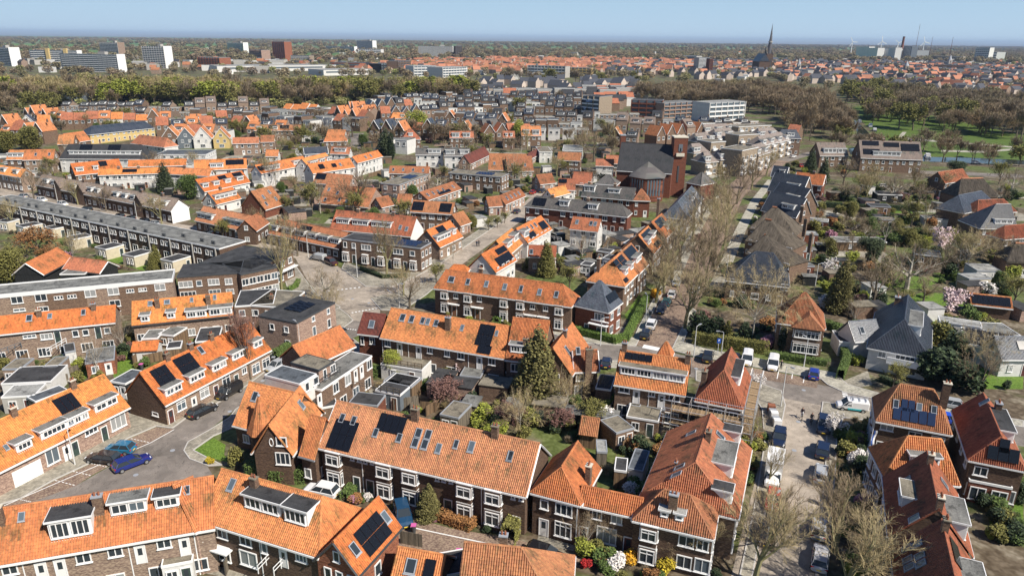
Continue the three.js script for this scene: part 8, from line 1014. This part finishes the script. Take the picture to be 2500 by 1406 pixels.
for (const [t,c,p,f,l] of [
['hatch',[0.02,0.16,0.29],[291,1096],[258,1094],'bright turquoise-blue hatchback in the marked parking bays'],['estate',BK,[250,1119],[215,1115],'black estate car in the marked parking bays'],['estate',[0.008,0.02,0.17],[321,1130],[358,1116],'deep blue estate car driving past the parking bays'],['estate',BK,[494,1003],[523,989],'black coupe-like car before the dark brick end gable'],['van',BK,[558,958],[527,975],'black people carrier parked half on the pavement'],['hatch',SV,[674,894],[655,903],'silver hatchback beside the tall green hedge'],['hatch',BK,[822,810],[842,801],'black hatchback beside the pink corner wall'],['hatch',[0.10,0.012,0.02],[840,838],[862,826],'dark red car half hidden behind the flat-backed terrace'],['suv',WH,[784,1200],[756,1194],'white car in the drive beside the bay-window terrace'],['suv',[0.015,0.06,0.13],[984,1258],[990,1280],'dark blue off-roader with roof lamps on the brick lane'],['estate',BK,[1332,1353],[1360,1362],'black car parked before the hipped front house'],
['suv',NV,[1903,1072],[1899,1100],'navy car parked beside the pavement stack'],['suv',NV,[2010,1100],[2014,1070],'dark blue estate parked under the slim young tree'],['estate',SV,[2006,1157],[2009,1130],'silver estate car parked opposite the white lorry'],['suv',NV,[2012,1040],[2012,1064],'dark car under the white magnolia'],['hatch',[0.55,0.03,0.02],[1888,1222],[1884,1250],'bright red car on the lower avenue'],['hatch',SV,[2001,1292],[2004,1265],'pale grey car beneath the spreading avenue tree'],['estate',[0.5,0.5,0.52],[2004,1362],[2008,1330],'light silver car with a white roof rack under bare twigs'],['hatch',BK,[1874,1306],[1868,1340],'black hatchback beside the lamp post on the lower avenue'],
['van',WH,[1825,878],[1822,898],'small white van in the marked bays, empty roof'],['van',WH,[1888,890],[1885,908],'white service van with a man standing beside it'],['hatch',BL,[1988,913],[1990,896],'vivid blue car with a black soft top in the end bay'],['suv',BK,[1729,872],[1732,856],'black car beside the blue parking sign'],['suv',BK,[1794,877],[1798,862],'dark car between the signs and the white van'],['hatch',[0.02,0.09,0.6],[2326,1027],[2345,1031],'cobalt blue car behind the panel-array house'],['hatch',SV,[2316,986],[2296,982],'silver-blue car on the cross street beside the chimney'],['hatch',WH,[1641,719],[1648,700],'white hatchback third from the crossing on the upper avenue'],['hatch',[0.02,0.16,0.19],[1628,738],[1637,722],'teal convertible on the upper avenue'],['hatch',NV,[1615,756],[1606,772],'navy hatchback behind the teal convertible'],['suv',WH,[1591,793],[1598,778],'white crossover near the long clipped hedge'],['suv',BK,[1578,817],[1586,800],'dark grey car closest to the zebra crossing'],['hatch',NV,[1481,886],[1484,872],'dark car behind the cross-gabled wing'],['hatch',WH,[1701,708],[1706,692],'white car under the avenue trees'],['suv',SV,[1653,690],[1660,676],'grey car under the avenue trees'],
['hatch',WH,[101,488],[116,491],'white hatchback before the brown terrace'],['hatch',WH,[152,498],[167,501],'white car with dark roof on the flat-row street'],['hatch',SV,[55,479],[40,476],'grey hatchback beside the leaning trunk'],['suv',BK,[210,512],[195,509],'black car in the middle of the flat-row street'],['hatch',BK,[290,528],[276,525],'black hatchback by the cross gable'],['hatch',BK,[316,534],[302,531],'second black hatchback by the cross gable'],['suv',BK,[349,541],[335,538],'large black car by the white end gable'],['hatch',SV,[374,546],[360,543],'silver car by the white end gable'],['hatch',BK,[502,571],[488,568],'black car before the dormer street terrace'],['van',SV,[776,630],[756,626],'silver-grey panel van at the head of the junction'],['suv',[0.06,0.02,0.02],[808,641],[820,646],'dark car behind the silver-grey van'],['hatch',[0.4,0.02,0.02],[1301,470],[1310,465],'red car in the estate parking'],['suv',NV,[1324,466],[1334,461],'dark people carrier in the estate parking'],['hatch',NV,[1262,516],[1272,509],'blue car at the estate street hedge'],['hatch',WH,[1937,382],[1952,380],'white car at the church street bend'],['hatch',[0.4,0.02,0.02],[1956,405],[1950,400],'red car behind the grey gables'],['hatch',WH,[2160,455],[2180,456],'white van-like car on the garden drive'],['hatch',WH,[2385,397],[2400,398],'white car on the canal road'],
]) car(t,c,p,f,l);
{
const g = car('van',WH,[2081,990],[2049,986],'white service van with roof rack and turquoise stripe at the crossing',0.7);for (const x of [-1.8,-0.9,0]) {const m = mk('roof_bar',boxGeo(0.08,0.08,1.5),M.steel,g);m.position.set(x,1.92,0);} const m = mk('ladder',new GB().box(3.4,0.06,0.06,0,0,-0.2).box(3.4,0.06,0.06,0,0,0.2).geo(),M.alu,g);m.position.set(-0.6,2.0,0.3);for (const z of [-0.895,0.895]) mk('stripe',new GB().box(2.4,0.25,0.03).geo(),std([0.05,0.45,0.5]),g).position.set(-0.5,0.35,z);
const p = P([1890,1150],1),q = thing('box_lorry','white box lorry parked on the lower avenue','lorry',null,V(p.x,0.03,p.z)),d = P([1885,1180],1).sub(p);q.rotation.y = Math.atan2(-d.z,d.x);mk('box',new GB().box(4.2,2.3,2.1,-0.6,0.75,0).geo(),M.white,q);mk('cab',loft([[0,0.95,0.4,1.9],[0.7,0.95,0.4,1.9],[1.3,0.92,0.4,1.2],[1.7,0.85,0.45,1.0]]).translate(1.5,0,0),M.white,q);mk('windscreen',frustum(1.9,2.75,1.9,2.25,1.15,1.85,0.96,0.9),M.glass,q);mk('tail_lift',boxGeo(0.15,1.6,2.0),M.steel,q).position.set(-2.8,0.6,0);for (const x of [-1.7,2.1]) for (const z of [-1,1]) mk('wheel',wheelG,M.rubber,q).position.set(x,0.34,z * 0.92);
}
for (const [px,l] of [[[2127,310],'white cabin boat moored at the park bank'],[[2137,322],'dark launch moored behind the white boat'],[[2100,300],'open white boat at the canal bend'],[[2268,387],'small white boat near the brown solar block']]) {const g = thing('moored_boat',l,'boat',null,P(px));g.rotation.y = 1.2;mk('hull',loft([[0,1.2,0,0.9],[4,1.5,0,1.0],[7,1.1,0,1.1],[8.5,0.2,0.4,1.3]]),/dark/.test(l) ? M.trimDark :M.white,g);mk('cabin',boxGeo(3.4,1.1,2),M.white,g).position.set(3,1,0);mk('window',boxGeo(2.8,0.4,2.06),M.glass,g).position.set(3,1.4,0);}
// ---------------------------------------------------------------- street furniture
function lamp(px,h,label) {const g = thing('street_lamp',label,'street lamp',null,P(px));mk('post',new THREE.CylinderGeometry(0.06,0.1,h,7).translate(0,h / 2,0),M.pole,g);mk('arm',new GB().bar(V(0,h,0),V(0.7,h + 0.15,0),0.04).geo(),M.pole,g);mk('lamp_head',new GB().box(0.7,0.12,0.26,1.0,h + 0.1,0).geo(),M.lead,g);g.rotation.y = rr(0,6);}
for (const [p,h,l] of [[[182,1136],5.5,'white lamp post before the lower orange terrace'],[[733,862],6,'lamp post at the pink corner wall'],[[872,678],7,'lamp post beside the flat corner block'],[[752,628],6,'lamp post next to the silver-grey van'],[[1907,993],7,'tall lamp post by the pavement stack'],[[1963,897],5.5,'lamp post before the brown brick villa'],[[1466,844],5.5,'slim lamp post by the long clipped hedge'],[[1694,872],6,'lamp post with a round head behind the dormer-band pair'],[[1576,790],6,'lamp post beside the white crossover'],[[1762,860],4,'post beside the corner birch garden'],[[1870,1340],7,'lamp post on the lower avenue beside the black hatchback'],[[975,752],5.5,'lamp post in the junction shrubbery'],[[139,492],6,'lamp post on the flat-row street before the brown terrace'],[[334,538],6,'lamp post on the flat-row street near the white gable'],[[1990,705],6,'lamp post at the thatched gardens'],[[1772,690],6,'lamp post under the avenue trees'],[[710,1150],4,'small garden lamp before the steep gable house']]) lamp(p,h,l);
{const g = thing('parking_sign','blue parking sign on a grey post beside the crossing','sign',null,P([1752,868]));mk('post',boxGeo(0.08,3,0.08),M.pole,g);mk('board',boxGeo(0.7,0.9,0.05),std([0.02,0.09,0.45]),g).position.set(0,2.5,0.06);const cv = document.createElement('canvas');cv.width = cv.height = 64;const x = cv.getContext('2d');x.fillStyle = '#0a4aa8';x.fillRect(0,0,64,64);x.fillStyle = '#fff';x.font = 'bold 52px sans-serif';x.textAlign = 'center';x.fillText('P',32,50);const t = new THREE.CanvasTexture(cv);t.colorSpace = THREE.SRGBColorSpace;const m = mk('lettering',new THREE.PlaneGeometry(0.66,0.6),new THREE.MeshStandardMaterial({map:t,roughness:0.6}),g);m.position.set(0,3.02,0.092);}
for (const [p,h,cols,l] of [[[2112,1151],6.5,[[0.05,0.12,0.4],[0.8,0.8,0.8]],'white flagpole with a blue and white flag in the villa garden'],[[2125,1382],5,[[0.5,0.03,0.03],[0.8,0.8,0.8],[0.02,0.06,0.3]],'white flagpole with a red, white and blue flag under bare twigs']]) {const g = thing('flagpole',l,'flagpole',null,P(p));mk('pole',new THREE.CylinderGeometry(0.04,0.07,h,6).translate(0,h / 2,0),M.white,g);cols.forEach((c,i) => {const f = new GB();for (let k = 0;k < 6;k++) {const a = (q) => V(0.1 + Math.sin(q * 1.1) * 0.12 + i * 0.22,h - 0.2 - q * 0.4,Math.cos(q * 1.3) * 0.12),b = V(0.24,0,0);f.quad(a(k + 1),a(k + 1).add(b),a(k).add(b),a(k));} mk('flag_stripe',f.geo(),std(c),g);});}
{
const h = SCAF,g = new THREE.Group();g.name = numbered('scaffolding');scene.add(g);tag(g,'tube scaffolding with plank decks round the orange corner house','scaffolding');g.position.copy(h.g.position);g.rotation.y = h.g.rotation.y;
const poleG = new Map(),post = (x,z,t) => {const k = t.toFixed(1);if (!poleG.has(k)) poleG.set(k,new THREE.CylinderGeometry(0.05,0.05,t,6).translate(0,t / 2,0));mk('pole',poleG.get(k),M.alu,g).position.set(x,0,z);},rail = (a,b) => mk('rail',new GB().bar(a,b,0.04,4).geo(),M.alu,g),plankG = boxGeo(2.4,0.06,0.24),plank = (x,y,z,r) => {const m = mk('plank',plankG,M.plank,g);m.position.set(x,y,z);m.rotation.y = r;};
const L = h.L,D = h.D,z1 = 0.35,z2 = 1.7,top = h.e + 1.2;for (let x = -1.4;x <= L + 0.5;x += 2.4) for (const z of [z1,z2]) post(x,z,top);for (const y of [2.4,4.9,top - 0.1]) for (const z of [z1,z2]) rail(V(-1.6,y,z),V(L + 0.4,y,z));for (const y of [2.5,5.0]) for (let x = -0.2;x < L - 0.5;x += 2.45) for (let k = 0;k < 5;k++) plank(x,y,z1 + 0.15 + k * 0.26,0);
for (let z = 0.3;z > -D - 5;z -= 2.4) for (const x of [-0.4,-2.6]) post(x,z,top - 0.6);for (const y of [2.4,3.4,4.9,top - 0.7]) for (const x of [-0.4,-2.6]) rail(V(x,y,1.6),V(x,y,-D - 4.4));for (let z = 0.3;z > -D - 5;z -= 2.4) for (const y of [2.4,4.3,top - 0.7]) rail(V(-0.4,y,z),V(-2.6,y,z));for (const y of [2.5,4.4]) for (let z = -1;z > -D - 3.5;z -= 2.45) for (let k = 0;k < 7;k++) plank(-0.6 - k * 0.27,y,z,Math.PI / 2);rail(V(-2.65,0,1.6),V(-2.65,5,-3));rail(V(-2.65,0,-D - 3),V(-2.65,5,-D * 0.5));
}
{
const g = thing('tower_scaffold','white aluminium tower scaffold behind the balcony terrace','scaffolding',null,P([1194,935]));for (const x of [0,1.4]) for (const z of [0,-1]) mk('upright',boxGeo(0.06,5,0.06),M.white,g).position.set(x,0,z);for (let k = 0;k < 9;k++) for (const z of [0,-1]) mk('rung',boxGeo(1.4,0.05,0.05),M.white,g).position.set(0.7,0.5 + k * 0.5,z);mk('deck',boxGeo(1.4,0.06,1),M.plank,g).position.set(0.7,3,-0.5);
const s = thing('materials_stack','wrapped stack of roof tiles on the pavement corner','pallet',null,P([1897,1042]));s.rotation.y = -0.15;for (let k = 0;k < 5;k++) {const m = mk('pallet',boxGeo(1.1,0.14,1.0),M.plank,s);m.position.set(0.25 * 0,0,-k * 1.15);const b = mk('wrapped_load',boxGeo(1.05,1.1 - (k % 2) * 0.25,0.95),k === 4 ? M.wall.orange :k % 2 ? M.lead :M.white,s);b.position.set(0,0.14,-k * 1.15);}
for (const [p,c] of [[[668,885],0],[[1120,1362],1],[[345,902],1],[[1250,1000],0],[[1010,1300],1],[[160,895],0],[[1588,770],0]]) {const b = thing('wheelie_bin',c ? 'wheelie bin with a pink lid standing in a yard' :'grey-green wheelie bin standing by a hedge','bin',c ? 'pink-lidded bins' :'grey-green bins',P(p));mk('bin_body',new THREE.CylinderGeometry(0.38,0.3,1.0,4).rotateY(0.785).translate(0,0.5,0),M.trimDark,b);mk('lid',boxGeo(0.6,0.08,0.62),c ? std([0.6,0.12,0.35]) :M.lead,b).position.set(0,1,0);mk('wheel',wheelG,M.rubber,b).scale.set(0.35,0.35,0.4);}
const railing = (l,a,b,y,mat) => {const A = P(a,y),B = P(b,y),Lr = A.distanceTo(B),r = thing('balcony_railing',l,'railing',null,V(A.x,y,A.z));r.rotation.y = Math.atan2(-(B.z - A.z),B.x - A.x);const n = Math.max(2,Math.round(Lr / 1.2));for (let k = 0;k <= n;k++) mk('post',boxGeo(0.08,1,0.08),mat,r).position.set(Lr * k / n,0,0);for (const q of [0.5,0.95]) mk('rail',boxGeo(Lr,0.08,0.06),mat,r).position.set(Lr / 2,q,0);};
railing('timber rail round the roof terrace behind the balcony terrace',C1(1205,730),C1(1600,790),2.8,M.wood);railing('timber rail on the grey rendered extension',C1(940,960),C1(1150,990),2.8,M.woodGrey);railing('timber rail along the dark flat extension',C1(1150,985),C1(1390,1035),2.8,M.woodGrey);railing('dark balcony rail below the pink roof box',C1(625,945),C1(820,820),5.6,M.trimDark);railing('white stair rail in the garden of the wing terrace',D1(40,1370),D1(190,1210),2.8,M.white);railing('second white stair rail in the garden of the wing terrace',D1(190,1391),D1(325,1250),2.8,M.white);railing('blue balcony rail behind the white plaster terrace',C0(10,650),C0(200,580),2.8,M.wall.bluegrey);railing('white balcony rail behind the white plaster terrace',C0(440,650),C0(630,540),2.8,M.white);railing('white terrace rail beside the cross-hip terrace',B2(340,700),B2(510,740),3,M.white);railing('white roof rail behind the avenue houses',B2(610,1080),B2(710,1020),2.8,M.white);
}
// ---------------------------------------------------------------- people
function figure(bones,res = 72) {
const mc = new MarchingCubes(res,new THREE.MeshStandardMaterial(),false,false,40000),S = 2.2,f = mc.field,half = res / 2;mc.reset();
const q = V(0,0,0),d2 = (p,[a,b,ra,rb]) => {const ab = [b[0] - a[0],b[1] - a[1],b[2] - a[2]],ap = [p[0] - a[0],p[1] - a[1],p[2] - a[2]],t = Math.max(0,Math.min(1,(ab[0] * ap[0] + ab[1] * ap[1] + ab[2] * ap[2]) / ((ab[0] ** 2 + ab[1] ** 2 + ab[2] ** 2) || 1e-6)));return Math.hypot(ap[0] - ab[0] * t,ap[1] - ab[1] * t,ap[2] - ab[2] * t) - (ra + (rb - ra) * t);};
for (let k = 0;k < res;k++) for (let j = 0;j < res;j++) for (let i = 0;i < res;i++) {const p = [(i - half) / half * S / 2,(j - half) / half * S / 2 + S / 2 - 0.12,(k - half) / half * S / 2];let s = 0;for (const b of bones) s += Math.exp(-d2(p,b) * 38);f[k * res * res + j * res + i] = Math.log(s) / 38;}
mc.isolation = 0;mc.update();const n = mc.count,pos = new Float32Array(n * 3),col = new Float32Array(n * 3);
for (let i = 0;i < n;i++) {const p = [mc.positionArray[i * 3] * S / 2,mc.positionArray[i * 3 + 1] * S / 2 + S / 2 - 0.12,mc.positionArray[i * 3 + 2] * S / 2];pos.set(p,i * 3);let m = 9,c;for (const b of bones) {const d = d2(p,b);if (d < m) {m = d;c = b[4];}} col.set(c,i * 3);}
const g = new THREE.BufferGeometry();g.setAttribute('position',new THREE.BufferAttribute(pos,3));g.setAttribute('normal',new THREE.BufferAttribute(mc.normalArray.slice(0,n * 3),3));g.setAttribute('color',new THREE.BufferAttribute(col,3));g.setAttribute('uv',new THREE.BufferAttribute(new Float32Array(n * 2),2));return g;
}
const skin = [0.55,0.34,0.25],dk = [0.03,0.03,0.035],hr = [0.06,0.04,0.03];
const standing = (top,leg,armOut) => [[[0,0.95,0],[0,1.18,0],0.14,0.13,top],[[0,1.18,0],[0,1.4,0],0.14,0.15,top],[[-0.16,1.42,0],[0.16,1.42,0],0.07,0.07,top],[[0,1.45,0],[0,1.58,0.01],0.055,0.055,skin],[[0,1.64,0.02],[0,1.70,0.01],0.095,0.1,skin],[[0,1.72,-0.03],[0,1.74,-0.02],0.105,0.1,hr],[[0,1.65,0.11],[0,1.62,0.12],0.02,0.025,skin],...[-1,1].flatMap((s) => [[[s * 0.19,1.4,0],[s * (0.26 + armOut),1.12,0.02],0.055,0.045,top],[[s * (0.26 + armOut),1.12,0.02],[s * (0.25 + armOut * 0.6),0.9,0.16],0.045,0.035,top],[[s * (0.25 + armOut * 0.6),0.88,0.17],[s * (0.24 + armOut * 0.6),0.79,0.2],0.035,0.022,skin],[[s * 0.09,0.95,0],[s * 0.11,0.5,0.03],0.095,0.065,leg],[[s * 0.11,0.5,0.03],[s * 0.12,0.1,-0.02],0.065,0.045,leg],[[s * 0.12,0.05,-0.04],[s * 0.13,0.04,0.14],0.05,0.04,dk]])];
const riding = (top,leg) => [[[0,0.98,-0.2],[0,1.25,-0.08],0.15,0.14,top],[[0,1.25,-0.08],[0,1.45,0.02],0.14,0.15,top],[[-0.16,1.47,0.03],[0.16,1.47,0.03],0.07,0.07,top],[[0,1.5,0.05],[0,1.62,0.08],0.055,0.055,skin],[[0,1.68,0.1],[0,1.73,0.09],0.095,0.1,skin],[[0,1.76,0.05],[0,1.77,0.06],0.105,0.1,hr],...[-1,1].flatMap((s) => [[[s * 0.19,1.44,0.03],[s * 0.27,1.2,0.2],0.055,0.045,top],[[s * 0.27,1.2,0.2],[s * 0.24,1.08,0.42],0.045,0.035,top],[[s * 0.24,1.07,0.44],[s * 0.22,1.06,0.52],0.035,0.03,skin],[[s * 0.09,0.95,-0.18],[s * 0.12,s > 0 ? 0.85 :0.62,0.22],0.1,0.07,leg],[[s * 0.12,s > 0 ? 0.85 :0.62,0.22],[s * 0.12,s > 0 ? 0.5 :0.22,0.08],0.065,0.045,leg],[[s * 0.12,s > 0 ? 0.45 :0.17,0.04],[s * 0.12,s > 0 ? 0.45 :0.17,0.22],0.05,0.04,dk]])];
const bodyMat = std([1,1,1],{vertexColors:true});
const person = (geo,px,to,label) => {const p = P(px),d = P(to).sub(p),m = mk('person',geo,bodyMat);m.position.set(p.x,0.03,p.z);m.rotation.y = Math.atan2(d.x,d.z);tag(m,label,'person');return m;};
const rideA = figure(riding([0.03,0.02,0.035],[0.6,0.6,0.6])),rideB = figure(riding(dk,[0.04,0.045,0.06])),standA = figure(standing(dk,dk,0.14)),standB = figure(standing([0.04,0.05,0.08],dk,0));
const tyreG = new THREE.TorusGeometry(0.34,0.025,6,20).rotateY(Math.PI / 2);
for (const [px,to,geo,l,bl] of [[[1958,1021],[1962,1060],rideA,'cyclist in a dark top and pale trousers riding towards the junction','upright bicycle under the cyclist with pale trousers'],[[1981,1034],[1982,1075],rideB,'cyclist in all dark clothing riding beside the dark car','upright bicycle under the cyclist in dark clothing']]) {const m = person(geo,px,to,l),b = thing('bicycle',bl,'bicycle',null,m.position.clone());b.rotation.y = m.rotation.y;for (const z of [-0.5,0.55]) {const w = mk('wheel',tyreG,M.rubber,b);w.position.set(0,0.36,z);} mk('frame',new GB().bar(V(0,0.36,-0.5),V(0,0.34,-0.02),0.02).bar(V(0,0.34,-0.02),V(0,0.85,-0.2),0.02).bar(V(0,0.34,-0.02),V(0,0.9,0.4),0.02).bar(V(0,0.36,0.55),V(0,1.02,0.4),0.02).bar(V(0,0.78,-0.18),V(0,0.85,0.42),0.02).geo(),M.trimDark,b);mk('handlebar',boxGeo(0.56,0.03,0.04),M.steel,b).position.set(0,1.04,0.46);mk('saddle',boxGeo(0.16,0.07,0.26),M.rubber,b).position.set(0,0.84,-0.22);}
person(standA,[1907,902],[1905,930],'man in black standing with arms out beside the white service van');person(standB,[1164,602],[1150,620],'pedestrian in dark blue walking on the estate street');person(standA,[1169,601],[1155,620],'pedestrian in black walking on the estate street');
renderer.render(scene,camera);
